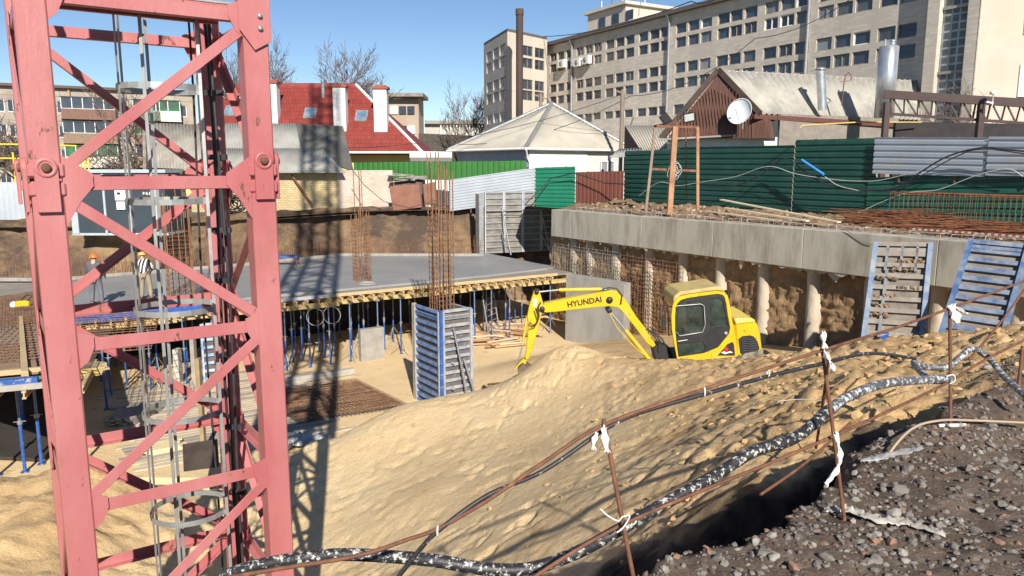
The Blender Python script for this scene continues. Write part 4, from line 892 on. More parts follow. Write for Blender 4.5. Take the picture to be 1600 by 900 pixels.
# upper floor set back over the near half, roof house in the middle
HT3 = Z0+HT
u0, u1 = uof(1112), uof(1440)
blk(u0, u1, -1.0, HT3, HT3+7, BB1, 'upper_storey', inn=10)
u0 = uof(1000)
pb = A0+fd*uof(908)-fn*.5
b = MB(); W_ = uof(965)-uof(908); pc = pb+Z3(HT3-.2); LH = P(908,24,pb.y).z-HT3+.2; xd = fd; yd = -fn
b.prism([pc, pc+xd*W_, pc+xd*W_+yd*7, pc+yd*7], (0,0,LH)); 
b.build('lift_house', BB2, off_)
b = MB(); b.prism([pc-xd*.3-yd*.3+Z3(LH), pc+xd*(W_+.3)-yd*.3+Z3(LH), pc+xd*(W_+.3)+yd*7.3+Z3(LH), pc-xd*.3+yd*7.3+Z3(LH)], (0,0,.25)); b.build('lift_house_roof', mat('pale_coping', (.6,.57,.5)), off_)
for k in range(3):
    b = MB(); q = pc+xd*(2.2+k*1.9)-yd*.03+Z3(LH*.55); b.box(q, (.9,.08,.8), Matrix((xd,yd,UZ)).transposed()); b.build('window', GLD, off_)
for k in range(5):
    b = MB(); q = pc+xd*(.7+k*1.5)+Z3(LH); b.tube([q+yd*1, q+yd*1+Z3(1.2+k%2*.9)], .04, 5); b.build('roof_mast', RUST if k%2 else WHITE, off_)
# three air conditioners below the white windows
for k, (px, py) in enumerate(((882,100),(906,98),(919,94))):
    u_ = uof(px); D_ = (A0+fd*u_).y; q = A0+fd*u_+fn*.35+Z3(P(px,py,D_).z); t = thing('air_conditioner', f'white air conditioner box on the office wall, {th(k)} from the left', 'air conditioner', q, 'air conditioners on the office wall')
    b = MB(); b.box(q, (.95,.4,.7), Matrix((fd,-fn,UZ)).transposed()); b.build('casing', WHITE, t); b = MB(); b.lathe([(0,0),(.26,0),(.26,.02),(0,.02)], q+fn*.2, fn, 12); b.build('fan', GALV, t)
# ---- projecting corner block at the far left end of the offices
blk2 = thing('stair_block', 'pale corner block of the offices with few windows, left of the tall chimney', 'building', horizP(800, 74, -3))
cA = horizP(793, 70, 0); cB = horizP(853.5, 74.5, 0); cL = horizP(757, 78, 0)
ztop = P(793, 49, 70).z
for (p, q, wn_, mm, tgt) in ((cL, cA, 3, BB1, (765,775.5,785.5)), (cA, cB, 2, BB2, (824.5,842.5))):
    d = (q-p).normalized(); W_ = (q-p).length; n2 = Vector((d.y,-d.x,0)); n2 = n2 if n2.y < 0 else -n2; ws = []
    for v in [P(775 if wn_ == 3 else 833, y, 74.5 if wn_ == 3 else 72.8).z/st for y in ((85,103,134,153,185) if wn_ == 3 else (81,100,133,150))]:
        for tpx in tgt:
            r = ray(tpx, 262); k = r.x/r.y; u_ = (k*p.y-p.x)/(d.x-k*d.y); hw = .95 if wn_ == 3 else .75
            zz = v*st*(1.0 if wn_ == 3 else 1.0); ws.append((u_-hw, u_+hw, zz-.45+3, zz+.45+3))
    b = MB(); facade(b, p, d, W_, -3, ztop+3, ws, n2); b.build('wall', mm, blk2)
    for w_ in ws: window('window', p, d, -3, w_, n2, blk2, FRD if w_[2] > 9 else FRW, GLD, 1)
b = MB(); b.prism([cL+Z3(ztop), cA+Z3(ztop), cB+Z3(ztop), cL+Vector((3,18,ztop))], (0,0,.25)); b.build('roof', mat('dark_roof_edge', (.13,.11,.10)), blk2)
b = MB(); b.prism([cL+Z3(-3)+Vector((0,.3,0)), cA+Z3(-3)+Vector((0,.3,0)), cB+Z3(-3)+Vector((0,.3,0)), cL+Vector((3,18,-3))], (0,0,ztop+2.9)); b.build('inner_wall', BB1, blk2)
b = MB(); q = horizP(766.5, 76.4, 0); b.tube([q+Z3(-1), q+Z3(ztop-.3)], .09, 6); b.build('drain_pipe', RUST, blk2)
q = horizP(811.5, 66, 0); b = MB(); zt = P(811, 14, 66).z; b.tube([q+Z3(-3), q+Z3(zt-.5)], .30, 14); b.lathe([(.34,zt-.5),(.34,zt),(.2,zt)], q, n=14); tag(b.build('flue_chimney', mat('black_brown_flue', (.045,.03,.028),(.08,.05,.04), scale=1, stretch=(1,1,.2))), 'tall thin black-brown steel flue rising beside the office corner', 'chimney')
# low annex in front of the offices
b = MB(); q0, q1 = horizP(925, 62, 0), horizP(1040, 56, 0); zt = P(1000, 183, 59).z
b.prism([q0+Z3(-3), q1+Z3(-3), q1+Vector((3,10,-3)), q0+Vector((3,10,-3))], (0,0,zt+3)); o = b.build('annex', BB1); tag(o, 'low brick annex between the hipped white house and the offices', 'annex')
# ---------------------------------------------------------------- corrugated sheet helper
def corrug(o_, u, v, W, H, wave, amp, along='u', n=None, sharp=False):
    """sheet from o_ spanned by u*W, v*H; waves repeat along u (ribs run along v) or along v"""
    o_, u, v = Vector(o_), Vector(u).normalized(), Vector(v).normalized(); nrm = u.cross(v); b = MB(); seg = 6
    L, M_ = (W, H) if along == 'u' else (H, W); a, c = (u, v) if along == 'u' else (v, u)
    k = max(2, int(L/wave*seg)); vs = []
    for i in range(k+1):
        t = i/seg*2*math.pi; h = amp*math.sin(t)
        if sharp: h = amp*(1 if (i % seg) in (0,1) else (-1 if (i % seg) in (3,4) else 0))
        p = o_+a*(L*i/k)+nrm*h; vs += [p, p+c*M_*.5, p+c*M_]
    b.add(vs, [(3*i+j, 3*i+3+j, 3*i+4+j, 3*i+1+j) for i in range(k) for j in (0,1)], 0, not sharp); return b
ASB = mat('asbestos_sheet', (.33,.325,.30), (.25,.245,.225), rough=.9, scale=.9, c3=(.25,.24,.22), s3=.7, stretch=(1,1,1))
ASBY = mat('aged_asbestos_sheet', (.43,.40,.335), (.36,.335,.28), rough=.9, scale=.8, c3=(.29,.265,.22), s3=.5)
def quadroof(pts, wave, m, parent, name='roof', amp=.03, thick=.03):
    """corrugated roof plane over a (possibly trapezoidal) quad: eave a->b, ridge d->c"""
    a, b_, c, d = [Vector(p) for p in pts]; L = (b_-a).length; k = max(2, int(L/wave*4)); nrm = (b_-a).cross(d-a).normalized(); mb_ = MB(); vs = []
    eu = (b_-a).normalized(); du, dw = (d-a), (c-b_)
    ta, tc = 0, (d-a).dot(eu), ; tb = L; td = (c-a).dot(eu); up = (d-a)-eu*(d-a).dot(eu)
    for i in range(k+1):
        t = L*i/k; h = amp*math.sin(i/4*2*math.pi)
        # clip the line perpendicular to the eave against the sloping sides
        f = 1.0
        if t < tc and tc > 0: f = min(f, t/tc)
        if t > td and L > td: f = min(f, (L-t)/(L-td))
        if tc < 0 or td > L: # parallelogram: shear
            p0 = a+eu*t; p1 = d+(c-d)*(i/k)
        else: p0 = a+eu*t; p1 = a+eu*t+up*f
        vs += [p0+nrm*h, (p0+p1)/2+nrm*h, p1+nrm*h]
    mb_.add(vs, [(3*i+j, 3*i+3+j, 3*i+4+j, 3*i+1+j) for i in range(k) for j in (0,1)], 0, True)
    return mb_.build(name, m, parent, solid=thick)
# ---- red-roofed house
rh = thing('red_roof_house', 'house with steep red tiled hipped roof, white chimneys and yellow walls', 'house', horizP(460, 58, -2.6))
TILE = mat('red_tiles', (.29,.05,.036), (.23,.04,.03), rough=.55, scale=1.5, kind='brick', kw=dict(w=.26,h=.32,m=.025,mc=(.62,.55,.55)))
eY, rY = 57, 62.5
E_l, E_r = P(262,238,eY), P(660,236,eY); ez = E_l.z; E_r.z = ez
R_l, R_r = P(372,128,rY), P(556,137,rY); rz = (R_l.z+R_r.z)/2; R_l.z = R_r.z = rz
back = Vector((0, 2*(rY-eY), 0))
def roofplane(pts, nm, m=TILE, th__=.12):
    b = MB(); p = [Vector(q) for q in pts]; n = (p[1]-p[0]).cross(p[2]-p[0]).normalized(); n = n if n.z > 0 else -n; b.prism(p, -n*th__); return b.build(nm, m, rh)
roofplane([E_l, E_r, R_r, R_l], 'roof'); roofplane([E_r, E_r+back, R_r], 'roof_hip'); roofplane([E_l+back, E_l, R_l], 'roof_hip'); roofplane([E_r+back, E_l+back, R_l, R_r], 'roof')
b = MB(); b.bar(R_l, R_r, .25); b.build('ridge', TILE, rh)
b = MB(); b.bar(E_r+Z3(.02), R_r+Z3(.05), .22, .1); b.bar(E_l-Vector((0,.05,0)), E_r-Vector((0,.05,0)), .14, .14); b.build('trim', WHITE, rh)
b = MB(); x0, x1 = E_l.x+.7, E_r.x-.9; b.box(((x0+x1)/2, eY+6.3, (ez-2.8)/2-.1), (x1-x0, 10.6, ez+2.7)); b.build('wall', mat('yellow_render', (.75,.60,.22),(.7,.55,.2)), rh)
for px in (492, 575, 630):
    b = MB(); q = horizP(px, 58.2, ez-1.3); b.box(q, (.9,.5,1.0)); b.build('window', GLD, rh)
def on_roof(px, py):  # intersection of a bearing with the front roof plane
    n = (E_r-E_l).cross(R_l-E_l); r = ray(px, py); return r*(E_l.dot(n)/r.dot(n))
rn = (E_r-E_l).cross(R_l-E_l).normalized(); rn = rn if rn.z > 0 else -rn
WBR = mat('white_brick', (.82,.82,.80), (.75,.75,.73), rough=.8, scale=2, kind='brick', kw=dict(w=.26,h=.09,m=.012,mc=(.75,.75,.75)))
for k, (x0, x1, yt, yb) in enumerate(((416,434,130,193),(522,541,136,205),(585,605,139,206),(376,386,150,188))):
    q = on_roof((x0+x1)/2, yb); wth = (x1-x0)/F*q.y; zt = P(x0, yt, q.y).z; b = MB(); b.box((q.x, q.y+.45, (zt+q.z)/2-.15), (wth, .9, zt-q.z+.3)); b.build('chimney', WBR, rh)
    b = MB(); b.box((q.x, q.y+.45, zt+.10), (wth+.25, 1.15, .18)); b.box((q.x, q.y+.45, zt+.24), (wth*.8, .8, .12)); b.build('chimney_cap', mat('red_cap', (.35,.09,.06)), rh)
for (px, py) in ((485,178),(565,182),(361,174)):
    q = on_roof(px, py); u2 = Vector((1,0,0)); v2 = rn.cross(u2)*-1; v2 = v2 if v2.z > 0 else -v2; Mt = Matrix((u2,v2,u2.cross(v2))).transposed()
    b = MB(); b.box(q+rn*.06, (.95,1.2,.12), Mt); b.build('skylight_frame', FRD, rh); b = MB(); b.box(q+rn*.13, (.75,1.0,.02), Mt); b.build('skylight', mat('sky_glass', (.08,.16,.26),(.25,.32,.38), rough=.05, scale=.8, spec=1), rh)
b = MB(); q = on_roof(505,150); b.tube([q-Z3(.2), Vector((q.x,q.y,P(505,127,q.y).z))], .16, 10); b.build('vent_pipe', GALV, rh)
# ---- corrugated shed
sh = thing('corrugated_shed', 'old yellow brick shed with grey corrugated roof in front of the red house', 'shed', horizP(390, 46, -2.6))
a, b_, c, d = P(240,270,45), P(545,272,44), P(500,194,49), P(228,194,49)
b_.z = a.z; c.z = d.z
quadroof([P(318,270,45), Vector((P(540,272,44.8).x,44.8,P(318,270,45).z)), P(503,232,47), P(318,232,47)], .16, ASB, sh)
quadroof([P(236,262,45.4), P(328,266,45.2), P(322,196,48.5), P(228,192,48.5)], .2, mat('rusty_asbestos', (.33,.315,.28),(.24,.215,.175), scale=1.2, c3=(.28,.2,.14), s3=.9, stretch=(1,1,.5)), sh)
quadroof([P(318,233,47.05), P(470,233,47.05), P(462,193,49), P(318,193,49)], .16, ASB, sh)
b = MB(); b.prism([P(466,234,47.2), P(553,268,45.6), P(536,197,49.2), P(462,193,49.2)], (0,.08,-.06)); b.build('dark_roof_section', mat('tar_roof', (.075,.075,.07),(.12,.115,.10), scale=1), sh)
YBR = mat('yellow_brick', (.60,.48,.27), (.5,.4,.23), rough=.9, scale=1, kind='brick', kw=dict(w=.27,h=.11,m=.015,mc=(.55,.5,.45)), c3=(.35,.28,.17), s3=1)
b = MB(); q0, q1 = P(300,335,45.6), P(530,335,45.6); zt = P(400,266,45.6).z; b.prism([Vector((q0.x,45.6,-3)), Vector((q1.x,45.6,-3)), Vector((q1.x,49.5,-3)), Vector((q0.x,49.5,-3))], (0,0,zt+3)); b.build('wall', YBR, sh)
b = MB(); b.prism([Vector((P(528,300,45.5).x,45.5,-3)), Vector((P(614,300,45.5).x,45.5,-3)), Vector((P(614,300,45.5).x,45.85,-3)), Vector((P(528,300,45.5).x,45.85,-3))], (0,0,P(570,266,45.5).z+3)); tag(b.build('brick_wall', mat('pale_brick', (.62,.55,.47),(.52,.42,.34), rough=.9, scale=1.2, kind='brick', kw=dict(w=.27,h=.1,m=.015,mc=(.8,.78,.74)))), 'pale whitewashed brick garden wall right of the yellow brick shed', 'wall')
b = MB(); b.bar(P(455,272,45.3), P(488,320,45.3), .10, .08); b.build('leaning_beam', RUST, sh)
b = MB(); b.bar(P(226,190,45), P(227,268,45), .18, .18); b.build('corner_post', FRD, sh)
# hut of scrap and rusty sheets
hut = thing('scrap_hut', 'tumbledown dark hut of scrap boards beside the pale brick wall', 'hut', horizP(640, 46, -2.6))
b = MB(); q = horizP(640, 46, 0); b.box(q+Z3(-1.6), (1.7,1.5,1.9)); b.build('walls', mat('dark_boards', (.06,.045,.035),(.16,.12,.09), scale=3, stretch=(4,1,.3)), hut)
b = MB()
for k in range(7): b.box(q+Vector((random.uniform(-.7,.7), -.8, -.75+.12*k*.5)), (random.uniform(.9,1.8),.5,.05), Matrix.Rotation(random.uniform(-.15,.15),3,'Y'))
b.build('roof_scrap', mat('grey_scrap', (.2,.17,.15),(.35,.32,.3), scale=3), hut)
RS = mat('red_brown_sheet', (.20,.075,.045), (.26,.12,.08), rough=.7, scale=1.5, bump=.01)
b = MB(); b.prism([P(608,291,43.8), P(655,288,43.8), P(659,324,43.8), P(614,329,43.8)], (0,.05,0)); tag(b.build('rusty_sheet', RS, bevel=.01), 'big red-brown rusty metal sheet leaning at the top of the bank', 'metal sheet')
b = MB(); b.prism([P(661,288,44.2), P(680,284,44.2), P(682,318,44.2), P(664,322,44.2)], (0,.05,0)); tag(b.build('rusty_sheet', RS), 'narrow rusty sheet partly behind the tall rebar cage', 'metal sheet')
# ---------------------------------------------------------------- fences
def fence_run(name, p, q, zb, zt0, zt1, m, wave, amp, along, label, posts=3, pm=RUST, cat='fence', zb1=None):
    t = thing(name, label, cat, Vector((p.x,p.y,zb))); d = Vector((q.x-p.x, q.y-p.y, 0)); W = d.length; d.normalize(); zb1 = zb if zb1 is None else zb1
    n = Vector((d.y,-d.x,0)); n = n if n.y < 0 else -n; mb_ = MB(); seg = 6
    if along == 'h':   # ribs horizontal
        H = max(zt0,zt1)-min(zb,zb1); k = int(H/wave*seg); vs = []
        for i in range(k+1):
            h = amp*(1 if (i % seg) in (0,1,2,5) else -1); f = i/k
            vs += [Vector((p.x,p.y,zb+(zt0-zb)*f))+n*h, Vector(((p.x+q.x)/2,(p.y+q.y)/2,(zb+zb1)/2+((zt0+zt1)/2-(zb+zb1)/2)*f))+n*(h+.02), Vector((q.x,q.y,zb1+(zt1-zb1)*f))+n*h]
        mb_.add(vs, [(3*i+j, 3*i+1+j, 3*i+4+j, 3*i+3+j) for i in range(k) for j in (0,1)])
    else:
        k = int(W/wave*seg); vs = []
        for i in range(k+1):
            h = amp*(1 if (i % seg) in (0,1,2,5) else -1); f = i/k; b0 = p.lerp(q, f)
            vs += [Vector((b0.x,b0.y,zb+(zb1-zb)*f))+n*h, Vector((b0.x,b0.y,zt0+(zt1-zt0)*f))+n*h]
        mb_.add(vs, [(2*i, 2*i+2, 2*i+3, 2*i+1) for i in range(k)])
    mb_.build('sheeting', m, t, solid=.006)
    for k in range(posts):
        f = (k+.5)/posts; b0 = p.lerp(q, f); b = MB(); b.bar(Vector((b0.x,b0.y,zb-.3))-n*.08, Vector((b0.x,b0.y,zt0+(zt1-zt0)*f+.03))-n*.08, .06, .06, up=n); b.build('post', pm, t)
    return t
DG = mat('dark_green_sheet', (.010,.058,.044), (.016,.075,.056), rough=.42, scale=.8, c3=(.035,.085,.07), s3=1.5, t3=(.5,.75), bump=.01, bscale=2)
MG = mat('emerald_sheet', (.02,.20,.11), (.015,.17,.10), rough=.4, scale=1)
LG = mat('grass_green_sheet', (.035,.17,.03), (.03,.13,.025), rough=.5, scale=1)
SV = mat('silver_sheet', (.42,.46,.52), (.35,.39,.45), rough=.35, scale=.8, metal=.3, c3=(.5,.47,.42), s3=.8)
SVG = mat('pale_grey_sheet', (.52,.56,.60), (.44,.48,.52), rough=.4, scale=.8, metal=.2)
BR = mat('brown_sheet', (.16,.055,.035), (.12,.04,.03), rough=.4, scale=1)
def HP(px, Y): return horizP(px, Y, 0)
def zt_(py, px, Y): return P(px, py, Y).z
fence_run('sheet_fence', HP(553,50), HP(822,47.5), zt_(281,690,49), zt_(254,553,50), zt_(251,822,47.5), LG, .35, .02, 'v', 'grass-green sheet fence in front of the red and white houses', 8)
t = fence_run('sheet_fence', HP(702,43.5), HP(836,42.0), zt_(330,702,43.5), zt_(281,702,43.5), zt_(262,836,42), SVG, .22, .02, 'h', 'crooked pale grey sheet fence above the bank, left of the emerald panel', 2, zb1=zt_(312,836,42))
fence_run('sheet_fence', HP(836.5,41.9), HP(899,40.6), TOPZ-.3, zt_(262,836,41.9), zt_(260,899,40.6), MG, .22, .02, 'h', 'short emerald-green sheet fence panel between grey and brown fences', 2)
fence_run('sheet_fence', HP(900,40.5), HP(975,39.2), TOPZ-.2, zt_(269,900,40.5), zt_(267,975,39.2), BR, .22, .018, 'v', 'brown vertical-rib sheet fence left of the tall dark green fence', 2)
# right-hand fence, parallel to the pit wall
def FW(Y, off=3.2): p = wallp(Y, off, 0); return Vector((p.x, p.y, 0))
def Yfor(px, off):   # distance where the offset line crosses a bearing
    k = ray(px,262).x/ray(px,262).y; lo_, hi_ = 5, 60
    for _ in range(50):
        m_ = (lo_+hi_)/2; p = wallp(m_, off, 0)
        if p.x/p.y > k: lo_ = m_
        else: hi_ = m_
    return m_
def seg_f(px0, px1, yt0, yt1, m, label, off=5.6, zb=TOPZ-.25, posts=2, along='h', zlow=None, wave=.24):
    Y0, Y1 = Yfor(px0, off), Yfor(px1, off); return fence_run('sheet_fence', FW(Y0,off), FW(Y1,off), zb if zlow is None else zlow, zt_(yt0,px0,Y0), zt_(yt1,px1,Y1), m, wave, .02, along, label, posts)
seg_f(976,1061,234,231,DG,'dark green sheet fence behind the left side of the rusty lamp tower')
seg_f(1060,1240,227,223,DG,'long dark green sheet fence below the gabled wooden house')
seg_f(1241,1370,214,210,DG,'taller dark green sheet fence left of the silver sheets')
seg_f(1358,1650,280,262,mat('teal_green_sheet',(.014,.085,.06),(.025,.11,.08),rough=.4,scale=1),'lower green sheet fence below the silver sheets', off=5.55, posts=3)
Ys = Yfor(1360,5.4); 
fence_run('sheet_fence', FW(Yfor(1364,5.4),5.4), FW(Yfor(1540,5.4),5.4), zt_(272,1364,Yfor(1364,5.4)), zt_(209,1364,Yfor(1364,5.4)), zt_(209,1540,Yfor(1540,5.4)), SV, .24, .02, 'h', 'silver ribbed sheets mounted over the green fence', 2, zb1=zt_(278,1540,Yfor(1540,5.4)))
fence_run('sheet_fence', FW(Yfor(1541,5.35),5.35), FW(Yfor(1680,5.35),5.35), zt_(276,1541,Yfor(1541,5.35)), zt_(207,1541,Yfor(1541,5.35)), zt_(207,1680,Yfor(1680,5.35)), SV, .24, .02, 'h', 'blue-grey ribbed sheets of the fence at the right picture edge', 1, zb1=zt_(278,1680,Yfor(1680,5.35)))
# ---- white house with hipped asbestos roof
wh_ = thing('white_house', 'white brick house with pale hipped corrugated roof and white gutter', 'house', horizP(845, 50, -2.4))
ap = P(862,163,54); cn = P(822,231,47.5); lf = P(700,233,54); rt = P(990,225,53)
ez = cn.z; lf.z = rt.z = ez
def tri_roof(a, b_, c, m, parent, wave=.18):
    L = (b_-a).length; k = int(L/wave*4); nrm = (b_-a).cross(c-a).normalized(); eu = (b_-a).normalized(); mb_ = MB(); vs = []; tc = (c-a).dot(eu); up = (c-a)-eu*tc
    for i in range(k+1):
        t = L*i/k; f = t/tc if t < tc else (L-t)/(L-tc); h = .03*math.sin(i/4*2*math.pi); vs += [a+eu*t+nrm*h, a+eu*t+up*f*.5+nrm*h, a+eu*t+up*f+nrm*h]
    mb_.add(vs, [(3*i+j, 3*i+3+j, 3*i+4+j, 3*i+1+j) for i in range(k) for j in (0,1)], 0, True); mb_.build('roof', m, parent, solid=.03)
tri_roof(lf, cn, ap, ASBY, wh_); tri_roof(cn, rt, ap, ASBY, wh_)
bk_ = Vector((lf.x+rt.x-cn.x, lf.y+rt.y-cn.y+4, ez)); tri_roof(rt, bk_, ap, ASBY, wh_); tri_roof(bk_, lf, ap, ASBY, wh_)
b = MB(); b.tube([cn+Z3(.06), ap+Z3(.08)], .14, 8); b.tube([rt+Z3(.05), ap+Z3(.08)], .12, 8); b.tube([lf+Z3(.05), ap+Z3(.08)], .12, 8); b.build('hip_cap', GALV, wh_)
b = MB(); 
ins = lambda p: p.lerp(Vector((ap.x, ap.y, ez)), .10)
foot = [ins(lf), ins(cn), ins(rt), ins(bk_)]; b.prism([Vector((p.x,p.y,-2.9)) for p in foot], (0,0,ez+2.8)); b.build('wall', mat('whitewashed_brick', (.66,.65,.62),(.6,.59,.56), rough=.8, scale=1, kind='brick', kw=dict(w=.27,h=.1,m=.012,mc=(.85,.85,.85))), wh_)
b = MB(); p, q = foot[1], foot[2]; dd_ = (q-p).normalized(); nn = Vector((dd_.y,-dd_.x,0)); nn = nn if nn.y < 0 else -nn
b.prism([p+nn*.05+Z3(-.2-ez), p+dd_*5.9+nn*.05+Z3(-.2-ez), p+dd_*5.9+nn*.05, p+nn*.05], nn*-.04); b = MB()
L_ = (q-p).length; b.prism([p+nn*.03-Z3(2.2), p+dd_*L_*.58+nn*.03-Z3(2.2), p+dd_*L_*.58+nn*.03-Z3(.1), p+nn*.03-Z3(.1)], nn*.04); b.build('rendered_wall', mat('smooth_white', (.70,.70,.69),(.66,.66,.64)), wh_)
p2, q2 = foot[0], foot[1]; d2 = (q2-p2).normalized(); n2 = Vector((d2.y,-d2.x,0)); n2 = n2 if n2.y < 0 else -n2; L2 = (q2-p2).length
b = MB(); b.prism([p2+n2*.03-Z3(1.2), q2+n2*.03-Z3(1.2), q2+n2*.03-Z3(.1), p2+n2*.03-Z3(.1)], n2*.04); b.build('grey_render', mat('grey_render', (.28,.32,.42),(.34,.37,.45)), wh_)
b = MB(); q3 = p+dd_*L_*.78; w_ = (0,1.0,0,1.35)
for k in range(1): 
    window('window', p-Z3(ez), dd_, 0, (L_*.72, L_*.72+1.25, ez-1.95, ez-.75), nn, wh_, FRW, GLW, 1, rev=-.06)
b = MB(); b.tube([lf-Z3(.05)+n2*.1, cn-Z3(.05)], .09, 6); b.tube([cn-Z3(.05), rt-Z3(.05)], .09, 6); b.tube([cn-Z3(.1), cn+Vector((.1,.5,-.6)), foot[1]+nn*.1-Z3(.9), foot[1]+nn*.1-Z3(3)], .07, 6); b.build('gutter', WHITE, wh_)
# white lean-to between red and white house, small grey roof at right
b = MB(); b.prism([P(640,236,52), P(706,237,52), P(706,246,50.8), P(640,246,50.8)], (0,.3,-.25)); b.box(horizP(673,52.5,-1.6), (2.6,1.6,2.6)); tag(b.build('lean_to', WHITE), 'low white lean-to roof between the red-roofed and white houses', 'lean-to')
t = thing('small_shed', 'small shed with grey roof squeezed left of the gabled wooden house', 'shed', horizP(1005, 46, -2))
quadroof([P(1002,236,44.5), P(1046,233,42.5), P(1036,196,46), P(976,196,47.5)], .18, ASBY, t); b = MB(); b.prism([P(976,198,47.3), P(1002,237,44.4), P(1000,268,44.4), P(974,268,47.3)], (.2,.3,0)); b.build('gable', mat('dark_boards2', (.07,.035,.025)), t)
b = MB(); q = horizP(1020,45.6,-1); b.box(q+Vector((0,.5,0)), (1.6,2,2.4)); b.build('wall', WHITE, t)
quadroof([P(952,246,41.6), P(1000,244,41.2), P(1003,232,43), P(966,233,43.4)], .16, ASB, thing('fence_canopy','small corrugated canopy above the end of the brown fence','canopy', horizP(975,42,-2)))
P_o = P
def P(px, py, Y): return P_o(px, py, Y*1.22)
# ---- gabled wooden house
ASBG = mat('grey_asbestos_sheet', (.40,.38,.33), (.31,.295,.26), rough=.9, scale=.9, c3=(.22,.21,.185), s3=.8, t3=(.5,.7))
gh = thing('gabled_house', 'old brown wooden house with gable, satellite dish and pale corrugated roof', 'house', horizP(1250, 39, -2))
gY = 31.5
apx, gl, grt = P(1121,110,gY), P(1031,216,gY), P(1212,177+20,gY)
rdir = P(1432,141,gY-0)   # ridge recedes slightly to the right
ridge_far = P(1440,139,35.5); apx2 = P(1121,109,31.5); ridge_far.z = apx2.z
eave_n = P(1187,178,30.2); eave_f = P(1440,188,34.2); eave_f.z = eave_n.z
quadroof([eave_n, eave_f, ridge_far, apx2], .34, ASBG, gh, amp=.06)
lft = P(1031,216,31.9); lff = lft+(ridge_far-apx2); quadroof([lff, lft, apx2, ridge_far], .15, ASBY, gh)
BW = mat('brown_boards', (.115,.045,.028), (.055,.026,.018), rough=.7, scale=2, stretch=(7,1,.3), c3=(.19,.08,.05), s3=3)
gbz = P(1187,178,30.2).z
b = MB(); rg = (ridge_far-apx2)
ga = [P(1040,216,31.75), P(1200,216,30.1), P(1196,190,30.15), P(1121,114,31.4)]
b.prism([p+rg.normalized()*.1 for p in ga], rg*.02); b.build('gable_wall', BW, gh)
b = MB()
for k in range(26):
    f = k/26; px = 1050+f*130; yb = 214; yt = 124+abs(px-1121)*(.95 if px < 1121 else .72)*1.0
    if yt < yb-4: b.bar(P(px,yb,31.72-f*1.4), P(px,yt,31.72-f*1.4), .025, .03)
b.build('cover_battens', BW, gh)
b = MB(); b.bar(apx2+Vector((0,-.12,0)), lft+Vector((0,-.12,0)), .09, .26); b.bar(apx2+Vector((0,-.12,0)), eave_n+Vector((0,-.12,0)), .09, .26); b.build('bargeboard', mat('dark_bargeboard', (.04,.025,.02),(.08,.05,.04)), gh)
b = MB(); b.bar(eave_n+Z3(-.12)-Vector((.3,.1,0)), P(1425,197,33.6), .1, .22); b.build('fascia', mat('brown_fascia', (.13,.05,.04),(.1,.04,.03)), gh)
b = MB(); p, q = P(1216,240,30.6), P(1400,240,33.4); b.prism([Vector((p.x,p.y,-2.4)), Vector((q.x,q.y,-2.4)), Vector((q.x+.5,q.y+2,-2.4)), Vector((p.x+.5,p.y+2,-2.4))], (0,0,2.4+zt_(193,1216,30.6*1.22))); b.build('stucco_wall', mat('rough_stucco', (.20,.18,.15),(.27,.24,.2), bump=.03, bscale=12), gh)
b = MB(); p, q = P(1042,240,32), P(1216,240,30.7); b.prism([Vector((p.x,p.y,-2.4)), Vector((q.x,q.y,-2.4)), Vector((q.x+.5,q.y+2,-2.4)), Vector((p.x+.5,p.y+2,-2.4))], (0,0,2.4+zt_(214,1130,31.3*1.22))); b.build('base_wall', WBR, gh)
b = MB(); b.prism([P(1150,178,31.0), P(1216,182,30.5), P(1216,214,30.5), P(1150,214,31.0)], (0,.1,0)); b.build('dark_boarding', mat('black_green_boards', (.02,.035,.035),(.04,.05,.05), stretch=(6,1,.3)), gh)
b = MB(); b.tube([P(1285,172,31.2), P(1282,111,31.2)], .21, 12); b.lathe([(.27,0),(.27,.05),(.12,.12),(0,.12)], P(1282,109,31.2), n=12); b.build('metal_chimney', mat('shiny_tin', (.6,.62,.64),(.45,.47,.5), rough=.3, metal=.7), gh)
b = MB(); b.bar(P(1032,218,31.6), P(1160,211,30.8), .5, .08); b.build('porch_roof', ASB, gh)
tk = thing('metal_tank', 'cylindrical tin chimney tank standing on the roof left of the black truss', 'tank', P(1381,184,30.5))
b = MB(); q = P(1381,184,30.5); h = zt_(108,1381,30.5*1.22)-q.z; b.lathe([(0,0),(.44,0),(.44,h),(.36,h+.05),(0,h+.05)], q, n=20); b.build('body', mat('shiny_tin', (.6,.62,.64)), tk)
b = MB(); b.tube([q+Vector((.15,0,h)), q+Vector((.15,0,h+.25))], .1, 10); b.lathe([(.14,h+.25),(.14,h+.29),(0,h+.36)], q+Vector((.15,0,0)), n=10); b.tube([q+Vector((-.2,0,h)), q+Vector((-.2,0,h+.35))], .04, 6); b.build('vent_caps', mat('shiny_tin', (.6,.62,.64)), tk)
at_ = thing('roof_antenna', 'thin hooked red pipe antenna on the corrugated roof', 'antenna', P(1315,165,31.2))
b = MB(); b.tube([P(1315,165,31.2), P(1319,128,31.2), P(1321,118,31.2), P(1326,113,31.2), P(1330,118,31.2), P(1330,124,31.2)], .03, 6); b.bar(P(1312,128,31.2), P(1328,126,31.2), .03); b.build('mast', RUST, at_)
